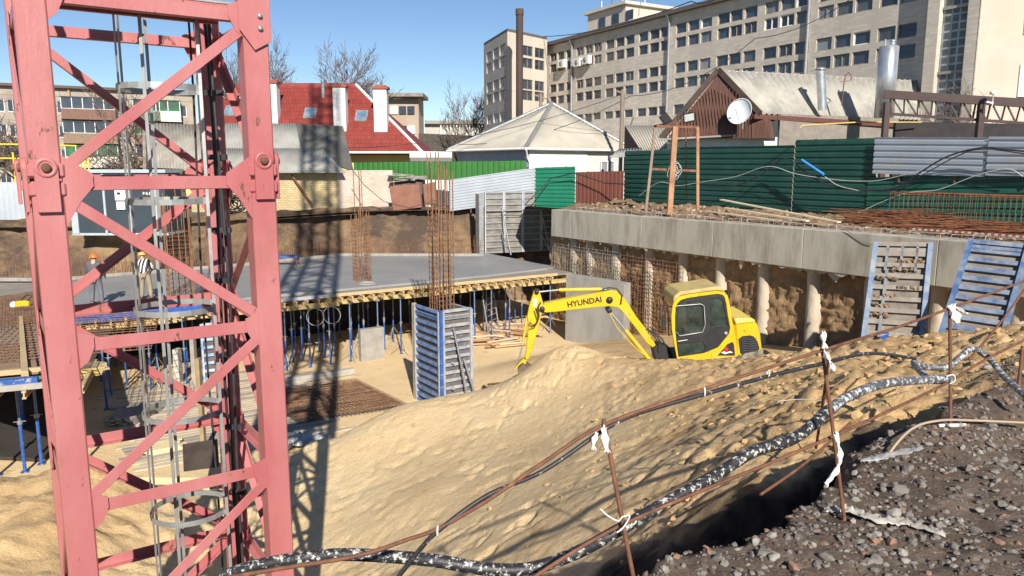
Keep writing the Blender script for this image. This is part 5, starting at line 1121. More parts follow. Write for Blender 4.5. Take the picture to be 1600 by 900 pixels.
# satellite dish
q = P(1157,175,30.0); sd_ = thing('satellite_dish', 'white satellite dish on the gabled wooden house', 'satellite dish', q)
dn = Vector((-.66,-.72,.22)).normalized(); b = MB(); b.lathe([(0,.0),(.15,.015),(.3,.055),(.42,.11),(.54,.18),(.62,.24),(.60,.24)], q-dn*.1, dn, 24); b.build('reflector', mat('dish_white', (.75,.78,.8),(.7,.72,.74)), sd_, solid=.01)
b = MB(); b.tube([q-dn*.08-Z3(.4), q+dn*.35-Z3(.25), q+dn*.5-Z3(.05)], .018, 6); b.box(q+dn*.5-Z3(.05), (.1,.1,.1)); b.build('feed_arm', GALV, sd_); b = MB(); b.tube([q-dn*.1, q-dn*.3-Z3(.1), q-dn*.3-Z3(.7)], .03, 6); b.build('bracket', GALV, sd_)
P = P_o
# truss canopy
tr = thing('truss_canopy', 'dark brown steel truss carrying a flat roof at the right', 'canopy frame', horizP(1480, 29, -2))
DB = mat('dark_brown_steel', (.06,.03,.025), (.04,.022,.02), rough=.5, scale=3)
T0, T1 = P(1381,148,29.5), P(1680,167,27.5); B0, B1 = P(1391,178,29.5), P(1680,198,27.5)
b = MB(); b.bar(T0+Z3(.02), T1+Z3(.02), .22, .3); b.build('top_chord', DB, tr); b = MB(); b.bar(B0, B1, .1, .1); b.build('bottom_chord', DB, tr)
for k in range(26):
    f0, f1 = k/26, (k+1)/26; b = MB()
    if k%2: b.bar(T0.lerp(T1,f0), B0.lerp(B1,f1), .05)
    else: b.bar(B0.lerp(B1,f0), T0.lerp(T1,f1), .05)
    b.build('web_bar', DB, tr)
for px, Y in ((1386,29.45),(1534,28.4)):
    b = MB(); q = P(px,160,Y); b.bar(q, Vector((q.x,q.y,-2.3)), .2, .2); b.build('post', DB, tr)

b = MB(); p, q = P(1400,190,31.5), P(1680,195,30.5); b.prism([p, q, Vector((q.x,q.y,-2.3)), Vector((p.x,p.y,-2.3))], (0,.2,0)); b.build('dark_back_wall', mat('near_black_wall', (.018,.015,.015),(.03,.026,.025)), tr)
b = MB(); b.tube([P(1250,200,30.2), P(1254,196,30.2), P(1340,191,31), P(1440,191,31)], .03, 6); tag(b.build('gas_pipe', mat('yellow_pipe', (.62,.42,.12),(.5,.35,.15))), 'thin tan gas pipe above the dark green fence', 'pipe')
b = MB(); q = P(1552,148,27.9); b.lathe([(.02,-.4),(.02,.0),(.13,.02),(.1,.12),(0,.14)], q, n=10); b.bar(q-Z3(.3), q+Vector((-.25,0,-.25)), .12,.05); tag(b.build('street_lamp', WHITE), 'small white lamp head on the truss roof', 'lamp')
# ---- left apartment block
ab = thing('apartment_block', 'weathered pale apartment block with balconies behind the crane mast', 'building', horizP(150, 92, -3))
PLA = mat('weathered_render', (.42,.36,.29), (.33,.28,.23), rough=.9, scale=.4, kind='panel', kw=dict(w=3.1,h=2.8,m=.06,mc=(.7,.66,.6)), c3=(.26,.22,.19), s3=.25)
aL, aR = horizP(-60, 86, 0), horizP(312, 98, 0); ad = (aR-aL).normalized(); an = Vector((ad.y,-ad.x,0)); an = an if an.y < 0 else -an; AW = (aR-aL).length; az = P(60,133,88).z
ws = []; bal = []; 
def ua(px): r = ray(px,262); k = r.x/r.y; return (k*aL.y-aL.x)/(ad.x-k*ad.y)
for fl in range(5):
    z = az-2.2-2.8*fl
    for px in (8, 30, 106, 186, 290): ws.append((ua(px)-.55, ua(px)+.55, z-.7+3, z+.7+3))
    for px, wdt in ((57,2.4),(146,5.6),(235,3.0),(268,2.8)): bal.append((ua(px), wdt, z))
b = MB(); facade(b, aL, ad, AW, -3, az+3, ws, an); b.prism([aL-an*.3+Z3(-3), aR-an*.3+Z3(-3), aR-an*12+Z3(-3), aL-an*12+Z3(-3)], (0,0,az+2.98)); b.build('wall', PLA, ab)
b = MB(); b.bar(aL+an*.2+Z3(az+.1), aR+an*.2+Z3(az+.1), .7, .3); b.build('roof_edge', mat('rust_edge', (.14,.09,.07)), ab)
for w_ in ws: window('window', aL, ad, -3, w_, an, ab, FRW, GLD, 1)
bcol = [mat('balcony_wood', (.30,.20,.13),(.2,.14,.1)), mat('balcony_cream', (.72,.68,.58),(.65,.6,.5)), mat('balcony_green', (.10,.2,.12),(.25,.25,.18)), mat('balcony_brown', (.22,.12,.09))]
Ma = Matrix((ad,-an,UZ)).transposed()
for k, (u_, wdt, z) in enumerate(bal):
    q = aL+ad*u_+an*.55+Z3(z); b = MB(); b.box(q-Z3(.75), (wdt,1.1,1.1), Ma); b.box(q-Z3(1.35), (wdt+.1,1.2,.12), Ma); o = b.build('balcony', bcol[(k*7+k//4)%4], ab)
    b = MB(); b.box(q+Z3(.45), (wdt-.1,.9,1.3), Ma); b.box(q+Z3(1.15), (wdt+.1,1.2,.1), Ma); b.build('balcony_glazing', GLD if k%3 else mat('laundry_green', (.03,.2,.07),(.06,.06,.07), scale=1.3), ab)
    b = MB()
    for j in range(int(wdt/1.1)+1): b.bar(q+ad*(-wdt/2+.05+j*(wdt-.1)/int(wdt/1.1))+an*.48-Z3(.2), q+ad*(-wdt/2+.05+j*(wdt-.1)/int(wdt/1.1))+an*.48+Z3(1.1), .08)
    b.bar(q+ad*(-wdt/2)+an*.48+Z3(1.08), q+ad*(wdt/2)+an*.48+Z3(1.08), .06); b.bar(q+ad*(-wdt/2)+an*.48-Z3(.18), q+ad*(wdt/2)+an*.48-Z3(.18), .06); b.build('balcony_posts', FRW, ab)
b = MB(); q = aL+ad*ua(118)+an*.15; b.tube([q+Z3(-3), q+Z3(az)], .13, 6); b.build('gas_riser', mat('tan_pipe', (.5,.33,.14)), ab)
# distant brick flats and pale ribbed hall
fb = thing('distant_flats', 'distant brown brick flats seen right of the red roof', 'building', horizP(632, 110, -3)); b = MB(); q = horizP(632,112,3.3); b.box(q, (5.2,6,13)); b.box(q+Vector((4.5,1,-4)), (5,6,8)); b.build('wall', mat('far_brick', (.34,.24,.17),(.4,.33,.26), scale=.3), fb)
b = MB(); b.box(horizP(638,111,10.0), (5.4,7,.5)); b.build('roof', FRD, fb)
for k in range(3):
    for j in range(4):
        b = MB(); b.box(horizP(618+k*13,108.9,8-2.7*j), (1.0,.2,1.1)); b.build('window', GLD if (k+j)%3 else FRW, fb)
rhall = thing('ribbed_hall', 'distant pale hall with a row of upright ribs behind the bare tree', 'building', horizP(720, 120, -3)); b = MB(); b.box(horizP(722,122,2.2), (11,6,9)); b.build('wall', mat('far_grey', (.5,.46,.41)), rhall)
for k in range(14):
    b = MB(); b.box(horizP(690+k*4.9,118.7,4.3), (.18,.4,4.6)); b.build('rib', WHITE, rhall)
b = MB(); b.box(horizP(722,118.5,6.9), (11.2,.6,.5)); b.build('roof_edge', CONC, rhall)
b = MB(); b.prism([horizP(655,95,0), horizP(745,95,0), horizP(745,95,3.9), horizP(655,95,4.2)], (0,4,0)); tag(b.build('dark_shed', mat('dark_shed', (.09,.075,.06),(.05,.045,.04))), 'long dark shed roof below the ribbed hall', 'shed')
# ---------------------------------------------------------------- bare trees
BARK = mat('bark', (.13,.10,.085), (.08,.065,.055), rough=.95, scale=4)
TWIG = mat('twigs', (.20,.15,.125), (.13,.10,.085), rough=.95, scale=4)
def bare_tree(base, H, label, seed, spread=.5, depth=6, trunk=.2, dens=3, twigr=.034):
    rnd = random.Random(seed); t = thing('bare_tree', label, 'tree', base, 'bare trees'); tb, cb = MB(), MB()
    def grow(p, d, L, r, lv):
        pts = [p]; n = 3
        for i in range(n):
            d = (d+Vector((rnd.uniform(-1,1), rnd.uniform(-1,1), rnd.uniform(-.4,.7)))*.16).normalized(); pts.append(pts[-1]+d*L/n)
        r1 = max(r*.62, twigr*.7); (tb if lv < 2 else cb).tube(pts, [r, r*.88, r*.75, r1], 5 if lv < 2 else 3, cap=False)
        if lv >= depth: return
        k = dens if lv > 0 else dens+1
        for i in range(k):
            f = 1.0 if i == 0 else rnd.uniform(.35,.95); q = pts[min(3, int(f*3))]; a = rnd.uniform(0, 6.28)
            side_ = Vector((math.cos(a), math.sin(a), rnd.uniform(-.1,.5))); nd = (d*(1-spread*.7)+side_*spread*rnd.uniform(.6,1.2)*(0.5 if i == 0 else 1)).normalized()
            grow(q, nd, L*rnd.uniform(.6,.85), max(r1*rnd.uniform(.6,.85), twigr*.7), lv+1)
    grow(Vector(base), Vector((rnd.uniform(-.05,.05),0,1)), H*.33, trunk*1.3, 0)
    tb.build('trunk', BARK, t); cb.build('branches', TWIG, t); return t
bare_tree(horizP(497,84,-3), 16.5, 'large bare tree with forked limbs above the red roof', 5, .55, 7, .28)
bare_tree(horizP(432,90,-3), 17, 'hazy bare tree behind the left white chimney', 9, .5, 7, .25)
bare_tree(horizP(384,96,-3), 18, 'bare tree partly behind the crane mast right leg', 12, .5, 6, .25)
bare_tree(horizP(735,92,-3), 14, 'bare tree standing left of the pale corner block', 21, .5, 6, .22)
bare_tree(horizP(205,78,-3), 12.5, 'bare tree in front of the apartment block, framed by the mast', 33, .6, 6, .22)
bare_tree(horizP(-10,70,-3), 11.5, 'bare tree at the left picture edge', 41, .6, 6, .2)
bare_tree(horizP(25,75,-3), 8, 'bushy bare tree low in front of the left flats', 44, .7, 6, .14)
bare_tree(horizP(185,74,-3), 7, 'low bare bush in front of the apartment block', 46, .8, 6, .1)
bare_tree(horizP(562,100,-3), 13.5, 'slim bare tree top just left of the third white chimney', 51, .4, 5, .14)
bare_tree(horizP(1500,36,0), 5.2, 'crooked bare fruit tree in front of the pink end wall', 61, .85, 5, .12, 3, .014)
# utility poles
for k, (px, py0, py1, Y, lb) in enumerate(((973,225,140,50,'weathered wooden utility pole with crossarm beside the white house roof'),(845,175,146,60,'short pole tip behind the apex of the white house roof'))):
    t = thing('utility_pole', lb, 'utility pole', horizP(px,Y,-2)); b = MB(); b.tube([horizP(px-(4 if k == 0 else 0),Y,-2), P(px,py1,Y)], .13, 8); b.build('pole', mat('grey_wood', (.25,.2,.16)), t); b = MB(); b.bar(P(px-10,py1+2,Y), P(px+10,py1+9,Y), .1); b.build('crossarm', mat('grey_wood', (.25,.2,.16)), t)
# overhead wires
def wire(pts, r, m, label, cat='wire', n=12, sag=0, name='overhead_wire'):
    b = MB(); out_ = []
    for p, q in zip(pts, pts[1:]):
        p, q = Vector(p), Vector(q)
        for i in range(n): f = i/n; out_.append(p.lerp(q,f)-Z3(sag*4*f*(1-f)))
    out_.append(Vector(pts[-1])); b.tube(out_, r, 5); return tag(b.build(name, m), label, cat)
wire([P(850,57,74), P(1080,2,50), P(1150,-30,40)], .035, BLACK, 'black overhead wire rising from the office corner to upper right', sag=.5)
wire([P(716,226,52), P(985,150,50), P(1180,60,45), P(1400,-60,40)], .022, BLACK, 'black overhead wire crossing above the white house roof', sag=.8)
wire([P(380,212,55), P(640,225,52), P(973,147,50)], .02, BLACK, 'black overhead wire from the red house to the wooden pole', sag=.5)
# ---- yellow gas pipes and cabinet at left, silver fence
YP = mat('gas_yellow', (.80,.58,.05), (.7,.5,.05), rough=.5)
gp = thing('gas_pipework', 'yellow gas pipes on posts at the left picture edge', 'gas pipe', horizP(60, 50, -2.6))
for y in (225,247): b = MB(); b.tube([P(-40,y,50), P(60,y+1,50), P(120,y+3,50)], .055, 8); b.build('pipe', YP, gp)
for px in (116,125,131,137,20): b = MB(); q = P(px,238,49.5); b.tube([q, Vector((q.x,q.y,-2.6))], .06, 8); b.build('post', YP, gp)
fence_run('sheet_fence', HP(-60,39.5), HP(112,39.2), -2.8, zt_(285,0,39.5), zt_(284,112,39.2), SVG, .3, .02, 'v', 'pale silver sheet fence behind the left leg of the mast', 3)
cq = P(115,367,32.5); CW = (262-116)/F*32.5/CT; cz0 = cq.z; cz1 = zt_(270,115,32.5)
cb_ = thing('generator_cabinet', 'dark blue-grey equipment cabinet with white corner strips behind the mast', 'cabinet', Vector((cq.x,32.5,cz0)))
b = MB(); b.box((cq.x+CW/2, 33.3, (cz0+cz1)/2), (CW,1.6,cz1-cz0)); b.build('body', mat('slate_blue', (.03,.042,.055),(.035,.05,.065), rough=.5, scale=.8), cb_)
WS = mat('pale_strip', (.42,.47,.51), (.36,.40,.44), rough=.4)
for f in (.035,.36,.62,.90):
    b = MB(); b.box((cq.x+CW*f, 32.47, (cz0+cz1)/2), (.28 if f < .1 else .09,.05,cz1-cz0-.1)); b.build('corner_strip', WS, cb_)
b = MB(); b.box((cq.x+CW/2, 33.3, cz1+.07), (CW+.2,1.75,.14)); b.build('lid', WS, cb_); b = MB(); b.box((cq.x+CW/2, 33.3, cz0+.03), (CW+.06,1.65,.10)); b.build('plinth', WS, cb_)
for y0, y1, x0, x1 in ((295,313,179,197),(315,327.5,182,196)):
    p, q = P(x0,y0,32.44), P(x1,y1,32.44); b = MB(); b.box(((p.x+q.x)/2, 32.45, (p.z+q.z)/2), (abs(q.x-p.x),.08,abs(p.z-q.z))); b.build('meter_box', WHITE, cb_)
b = MB(); p = P(185,302,32.38); b.box(p, (.13,.03,.08)); b.build('meter_screen', DGREY, cb_)
text_mesh('P-S-D', .17, P(223,304.5,32.46), (1,0,0), (0,0,1), 'lettering', WHITE, cb_, .004)
# cable coil heap and rubble right of the cabinet
cc_ = thing('cable_coil', 'big loose black cable coil at the top of the bank behind the mast', 'cable coil', P(365,330,41))
for k in range(14):
    b = MB() if k == 0 else b; q = P(360+random.uniform(-8,14),318+random.uniform(-5,8),41.2+random.uniform(-.3,.3)); r_ = random.uniform(.35,.65); b.tube([q+Vector((r_*math.cos(a), .2*math.sin(a*2+k), r_*.75*math.sin(a))) for a in [j*.45 for j in range(15)]], .03, 5)
b.build('coils', BLACK, cc_)
# ================================================================ pit floor items
def plank(p, q, w_, h, m, name='board', label=None, cat='board', group=None, parent=None, coll=None):
    b = coll or MB(); b.bar(p, q, w_, h)
    if coll is None:
        o = b.build(name, m, parent)
        if label: tag(o, label, cat, group)
        return o
def F3(px, py, z=FLOOR): return PZ(px, py, z)
A, B_, C_ = F3(398,613,-7.15), F3(556,592,-7.15), F3(636,631,-7.15)
gb_ = grid(A, B_-A, C_-B_, 36, 34, .009, .035, .02); tag(gb_.build('rebar_mat', REBAR), 'large dense rusty rebar mat lying on the pit floor right of the mast', 'rebar mat')
gb_ = grid(A+Z3(-.1)+Vector((.05,.04,0)), B_-A, C_-B_, 26, 26, .009, .04, .02); tag(gb_.build('rebar_mat', mat('dark_rebar', (.1,.075,.06))), 'lower layer of the rusty rebar mat on the pit floor', 'rebar mat')
PALE = mat('pale_timber', (.60,.50,.35), (.48,.4,.28), rough=.8, scale=3, c3=(.35,.29,.22), s3=2, stretch=(1,1,3))
GRYW = mat('grey_timber', (.36,.32,.27), (.27,.24,.2), rough=.85, scale=3)
b = MB(); b.box((F3(437,600)+F3(556,588))/2+Z3(.14), ((F3(556,588)-F3(437,600)).length,.18,.22), Matrix((ea,eb,UZ)).transposed()); tag(b.build('beam', mat('steel_grey_beam', (.3,.29,.27),(.45,.42,.36), scale=2)), 'long grey and pale beam lying behind the rusty rebar mat', 'beam')
# plank floor seen through the mast
random.seed(11); pf = thing('plank_floor', 'pale plank floor laid on the pit bottom behind the mast', 'plank floor', F3(250,650,-7.28)); o_ = F3(150,742,-7.27)
for i in range(34):
    p = F3(165,612,-7.27)+(-eb)*(i*.235); L = random.uniform(4.5,6.5); s0 = random.uniform(-.4,.4)
    plank(p+ea*s0, p+ea*(s0+L), .19, .035, PALE if random.random() < .7 else GRYW, 'plank', parent=pf)
random.seed(12)
for nm, (x0,y0,x1,y1), n, lay, m_, lb in (('board_stack',(205,665,250,640),5,5,GRYW,'grey board stack seen through the mast above the lower brace'),('board_stack',(228,712,288,700),4,3,mat('fresh_board',(.72,.60,.36),(.62,.52,.3)),'fresh yellow board stack on the pit floor behind the mast'),('timber_beams',(118,590,165,582),4,4,YELB,'yellow timber beam stack at the edge of the near left deck')):
    z = FLOOR if nm == 'board_stack' else DZ-.35
    p, q = PZ(x0,y0,z+.05), PZ(x1,y1,z+.05); d = (q-p).normalized(); nn_ = Vector((-d.y,d.x,0)); t = thing(nm, lb, 'boards', p)
    for a in range(n):
        for c in range(lay): j = random.uniform(-.12,.12); plank(p+nn_*a*.17+Z3(c*.05)+d*j, q+nn_*a*.17+Z3(c*.05)+d*j, .15, .045, m_, 'board', parent=t)
# standing white-blue form panel, wooden post and grey boards seen through the mast
t = thing('standing_form', 'white and blue panel form standing under the slab edge behind the mast', 'wall form', F3(325,600)); c = F3(318,604); panel(t, c, ea, UZ, .55, 2.15, -eb, 7, 0, m_fr=mat('white_blue',(.55,.57,.6),(.15,.3,.6),scale=5), m_rib=mat('white_blue',(.55,.57,.6)))
for px, py0, py1, Y, w_, m_, lb in ((306,606,528,24.5,.22,GRYW,'wide grey board standing upright left of the panel form'),(318,690,560,18.6,.16,mat('brown_post',(.34,.25,.13),(.25,.18,.1)),'brown timber post rising from the pit floor inside the mast view'),(280,600,545,25,.3,mat('pale_col',(.5,.47,.42),(.42,.39,.35)),'pale rounded concrete post under the slab behind the mast'),(413,640,520,24,.18,GRYW,'short grey post close to the right mast leg')):
    p, q = P(px,py0,Y), P(px,py1,Y); p.z = max(p.z, FLOOR); plank(Vector((p.x,Y,FLOOR)), Vector((p.x,Y,q.z)), w_, w_*.6, m_, 'timber_post', lb, 'post', 'posts standing under the slab edge')
b = MB(); b.prism([P(287,737,14.6), P(341,730,14.6), P(338,686,15.2), P(285,694,15.2)], (0,.06,-.02)); b.prism([P(285,694,15.2), P(338,686,15.2), P(336,690,15.9), P(290,696,15.9)], (0,0,-.05)); tag(b.build('dark_box', mat('near_black_boards', (.03,.022,.018),(.07,.05,.035), scale=2)), 'dark board box standing low inside the view of the mast', 'box')
# concrete stub columns under the slab, small debris
for px, Y, w_, lb in ((572,28.3,.9,'pale concrete stub wall with cables under the slab'),(1,1,0,'')):
    if w_: b = MB(); q = horizP(px,Y,0); b.box((q.x,Y,-6.68), (.95,.25,1.25), Matrix((ea,eb,UZ)).transposed()); tag(b.build('stub_wall', mat('pale_stub', (.34,.32,.28),(.25,.235,.21))), lb, 'concrete wall')
for k, (px, py) in enumerate(((752,538),(770,528),(790,541),(812,525),(800,516))):
    p = F3(px,py,-7.25); a = random.uniform(-.5,.7); d = Vector((math.cos(a), math.sin(a), 0)); t = thing('timber_pile', ['first','second','third','fourth','fifth'][k]+' small heap of orange-brown scrap timber on the floor left of the excavator arm', 'timber heap', p, 'timber heaps under the slab end')
    for j in range(6): a2 = a+random.uniform(-.25,.25); d = Vector((math.cos(a2), math.sin(a2), 0)); o2 = Vector((random.uniform(-.3,.3), random.uniform(-.3,.3), .04+.05*j)); plank(p+o2-d*random.uniform(.4,.9), p+o2+d*random.uniform(.4,.9), .09, .05, [WOOD, mat('orange_board',(.42,.22,.1),(.32,.17,.08)), PALE][j%3], 'board', parent=t)
# loose ladder under the slab
t = thing('step_ladder', 'grey ladder leaning under the slab left of the excavator arm', 'ladder', F3(772,530)); p0, p1 = F3(764,527,-7.28), F3(772,520,-7.28)
for s_ in (0,1): b = MB(); b.bar(p0.lerp(p1,s_)+ea*.3*s_, p0.lerp(p1,s_)+ea*(.3*s_-.02)+eb*.5+Z3(1.75), .05,.03); b.build('rail', GALV, t)
for k in range(7): f = (k+.6)/7.4; b = MB(); v = eb*.5*f+Z3(1.75*f); b.bar(p0+v, p1+ea*.28+v, .03); b.build('rung', GALV, t)
# hanging cable loops below the slab edge
for k, px in enumerate((488,520)):
    q = E0+ea*((PZ(px,462,DZ)-E0).dot(ea))-eb*.25+Z3(-.5); b = MB(); b.tube([q+Vector((.32*math.cos(a), 0, .32*math.sin(a)-.25)) for a in [j*.42 for j in range(17)]], .016, 5); tag(b.build('wire_loop', GALV), ['larger','smaller'][k]+' pale wire loop hanging from the slab edge '+['left','right'][k]+' of the pair', 'wire loop')
# rebar odds on the slab's left part: blue bench-like tool near the bank
t = thing('site_trestle', 'dark blue trestle and tools at the far edge of the slab', 'trestle', PZ(447,415,DZ+.03)); q = PZ(447,415,DZ+.03)
b = MB(); b.box(q+Z3(.45), (1.2,.5,.08)); b.build('top', BLUE, t)
for sx in (-1,1):
    for sy in (-1,1): b = MB(); b.bar(q+Vector((.5*sx,.2*sy,.42)), q+Vector((.6*sx,.3*sy,0)), .05); b.build('leg', RUST, t)
# crumpled white film at the foot of the sand
def crumple(name, pts, m, label, cat, h=.06, n=10, seed=1, wid=.3, parent=None, flat=.0):
    b = MB(); rnd = random.Random(seed); P3 = [Vector(p) for p in pts]; vs = []; L = []
    for i in range(n*3+1):
        f = i/(n*3)*(len(P3)-1); k = min(int(f), len(P3)-2); L.append(P3[k].lerp(P3[k+1], f-k))
    for i, c in enumerate(L):
        t_ = (L[min(i+1,len(L)-1)]-L[max(i-1,0)]).normalized(); s_ = Vector((-t_.y, t_.x, 0)); s_ = s_.normalized() if s_.length > .05 else Vector((1,0,0)); w_ = wid*(.55+.45*math.sin(math.pi*i/len(L)))*rnd.uniform(.7,1.2)
        for j in range(7): g_ = (j/6-.5)*2; vs.append(c+s_*w_*g_*.5+Z3(h*rnd.random()*(1-abs(g_)*.6)+.004)+t_*rnd.uniform(-.01,.01))
    b.add(vs, [(7*i+j, 7*i+j+1, 7*i+8+j, 7*i+7+j) for i in range(len(L)-1) for j in range(6)], 0, True); o = b.build(name, m, parent, solid=.002)
    if label: tag(o, label, cat)
    return o
FILM = mat('dirty_film', (.50,.46,.40), (.34,.31,.27), rough=.35, scale=9)
crumple('plastic_film', [F3(438,700,-7.2), F3(470,688,-7.2), F3(515,694,-7.2)], mat('grey_white_film',(.6,.6,.58),(.4,.4,.38),rough=.4,scale=4), 'crumpled grey-white film at the foot of the sand by the rebar mat', 'plastic film', .3, seed=5, wid=.9)
# ================================================================ items along the capping beam
sb = [o for o in bpy.data.objects if o.name == 'capping_beam'][0]
STM = mat('pale_wire', (.5,.46,.4), (.3,.24,.18), rough=.6, scale=9)
for k in range(64):
    Y = 35-k*.245; p = wallp(Y, .05, TOPZ-.01); d = -wd if False else wn; l_ = .30*(1+.2*random.random()); b = MB(); hgt = .10+.10*random.random()
    b.tube([p, p+Z3(hgt)+wd*random.uniform(-.04,.04), p+d*l_+Z3(hgt)+wd*random.uniform(-.08,.08), p+d*l_+Z3(0)], .008, 5); b.build('stirrup', STM if k%3 else REBAR, sb)
b = MB()
for off in (.08,.34): b.tube([wallp(Y, off, TOPZ+.12+random.uniform(-.02,.02)) for Y in [35-.8*j for j in range(24)]], .009, 5)
b.build('long_bar', STM, sb)
def rimpt(px, off, dz=.0): Y = Yfor(px, off); return wallp(Y, off, TOPZ+dz)
NP = mat('new_plank', (.74,.62,.44), (.62,.5,.34), rough=.75, scale=2)
for k, (px0, py0, px1, py1, o0, o1, lb) in enumerate(((1127,312,1311,347,2.2,.6,'long pale new plank on top, pointing at the beam edge'),(1133,325,1262,345,1.6,.5,'shorter pale plank below the longest one'),(1105,330,1220,345,1.2,.5,'thin pale plank lying left of the others on the soil'))):
    p, q = P(px0,py0,Yfor(px0,o0)), P(px1,py1,Yfor(px1,o1)); plank(p, q, .16 if k < 2 else .1, .045, NP, 'plank', lb, 'plank', 'pale planks behind the capping beam')
def bar_heap(px0, px1, off0, off1, n, name, label, h=.35, m=RUST, L=2.2, seed=3, skew=.25):
    rnd = random.Random(seed); b = MB()
    for i in range(n):
        Y0 = Yfor(rnd.uniform(px0,px1), off0); Y = Y0+rnd.uniform(-.3,.3); off = rnd.uniform(off0, off1); z = TOPZ+.08+h*rnd.random()*(1-abs((off-off0)/(off1-off0)-.5)); l = L*rnd.uniform(.6,1.2); c = wallp(Y, off, z); d = (wd+wn*rnd.uniform(-skew,skew)+Z3(rnd.uniform(-.05,.05))).normalized()
        b.tube([c-d*l/2, c+Z3(rnd.uniform(-.03,.05)), c+d*l/2+Z3(rnd.uniform(-.1,.1))], rnd.choice((.010,.013,.016)), 4, cap=False)
    return tag(b.build(name, m), label, 'rebar heap')
RB2 = mat('orange_rust', (.30,.12,.05), (.15,.06,.03), rough=.8, scale=7)
bar_heap(1330,1440,1.6,3.4,150,'rebar_heap','heap of orange rusty bars right of the pale planks', .5, RB2, 2.2, 3)
bar_heap(1400,1640,.8,2.6,260,'rebar_heap','long low heap of rusty bars behind the leaning panels', .35, RB2, 2.6, 4)
cgb = thing('rebar_cage', 'long rusty rebar cage standing against the green fence at far right', 'rebar cage', rimpt(1500, 4.2))
Yc0, Yc1 = Yfor(1408,4.4), Yfor(1700,4.4); b = MB()
for off in (3.9,4.15,4.4,4.65):
    for z in (.25,1.02,1.08): b.tube([wallp(Yc0, off, TOPZ+z+random.uniform(-.02,.02)), wallp((Yc0+Yc1)/2, off+random.uniform(-.05,.05), TOPZ+z), wallp(Yc1, off, TOPZ+z)], .014, 5)
b.build('long_bars', RB2, cgb)
n = int((Yc0-Yc1)/.14)
for k in range(min(n, 90)):
    Y = Yc0-.14*k; b = MB(); z0, z1 = TOPZ+.18, TOPZ+1.08; b.tube([wallp(Y,3.88,z0), wallp(Y,3.88,z1), wallp(Y,4.68,z1), wallp(Y,4.68,z0), wallp(Y,3.88,z0)], .007, 4); b.build('stirrup', REBAR, cgb)
b = MB()   # red-white striped tape bar
p, q = rimpt(1430,.55,.16), rimpt(1640,.55,.16)
for k in range(40):
    f0, f1 = k/40, (k+1)/40; b.bar(p.lerp(q,f0), p.lerp(q,f1), .05, .05, mi=k%2)
tag(b.build('striped_bar', [mat('faded_tape_red',(.42,.09,.07)), mat('faded_tape_white',(.6,.52,.47))]), 'red and white striped bar along the beam top at far right', 'striped bar')
# lamp tower
lt = thing('lamp_tower', 'rusty welded frame tower with two floodlights in front of the green fence', 'lamp tower', P(1047,334,31)); LY_ = 30.5
def ltb(a, b_, w_, Y0=LY_, Y1=None, nm='frame_bar', m=RUST): b = MB(); b.bar(P(*a,Y0), P(*b_,Y1 or Y0), w_, w_); b.build(nm, m, lt)
TANR = mat('tan_rust', (.42,.24,.13), (.28,.13,.07), rough=.8, scale=3)
ltb((1024,196),(1009,330),.10,LY_,LY_,'leg',mat('grey_rust',(.2,.16,.13),(.3,.2,.14)))
ltb((1055,198),(1046,336),.20,LY_-.3,LY_-.3,'leg',TANR); ltb((1090,199),(1090,328),.11,LY_,LY_,'leg',TANR); ltb((1072,200),(1072,318),.04,LY_+1,LY_+1,'leg')
ltb((1022,197),(1092,199),.10); ltb((1017,264),(1089,267),.09); ltb((1024,196),(1062,190),.06,LY_,LY_+1); 
for (x, y, m_, nm, rz) in ((1040,186,mat('black_lamp',(.03,.03,.035)),'floodlight',.9),(1076,184,mat('lamp_glass',(.55,.58,.58),(.4,.42,.42),rough=.2),'floodlight',-.2)):
    c = P(x,y,LY_); Mr = Matrix.Rotation(rz,3,'Y') @ Matrix.Rotation(.35,3,'X'); b = MB(); b.box(c, (.44,.16,.34), Mr); b.box(c+Vector((0,-.09,0)), (.38,.02,.28), Mr, 1); b.build(nm, [DGREY, m_], lt, bevel=.01)
b = MB()
for k in range(5): q = P(1050+k*2,262+random.uniform(-4,6),LY_-.25); b.tube([q+Vector((.18*math.cos(a), .06*math.sin(a*2), .25*math.sin(a)-.1)) for a in [j*.5 for j in range(13)]], .015, 5)
tag(b.build('wire_bundle', mat('pale_wire2', (.5,.52,.5),(.3,.3,.3))), 'tangled pale wire bundle tied to the rusty lamp tower', 'wire bundle')
# cables over the fences
def fcable(pts, off, r, m, label, name='fence_cable'):
    b = MB(); P3 = [wallp(Yfor(x,off),off,0) for x, y in pts]; P3 = [Vector((p.x,p.y,P(x,y,p.y).z)) for p, (x, y) in zip(P3, pts)]
    out_ = []
    for i in range(len(P3)-1):
        p0, p1, p2, p3 = P3[max(i-1,0)], P3[i], P3[i+1], P3[min(i+2,len(P3)-1)]
        for j in range(6):
            t = j/6; out_.append(.5*((2*p1)+(p2-p0)*t+(2*p0-5*p1+4*p2-p3)*t*t+(3*p1-p0-3*p2+p3)*t**3))
    out_.append(P3[-1]); b.tube(out_, r, 5); return tag(b.build(name, m), label, 'cable')
BLK = BLACK; WW = mat('white_wire', (.6,.6,.57), (.5,.5,.47))
fcable([(1095,292),(1150,290),(1190,272),(1226,248),(1262,272),(1300,290),(1345,296),(1400,294),(1440,268),(1480,244),(1530,231),(1570,234),(1640,240)], 4.95, .028, BLK, 'thick black cable draped over the green and silver fence')
fcable([(1345,297),(1395,298),(1440,275),(1490,246),(1535,233),(1640,247)], 4.9, .02, BLK, 'second black cable just below the thick one on the silver sheets')
fcable([(1000,306),(1030,285),(1060,290),(1100,284),(1150,276),(1200,260),(1245,272),(1300,280),(1340,283),(1380,281),(1440,266)], 4.9, .012, WW, 'thin white wire sagging across the dark green fence')
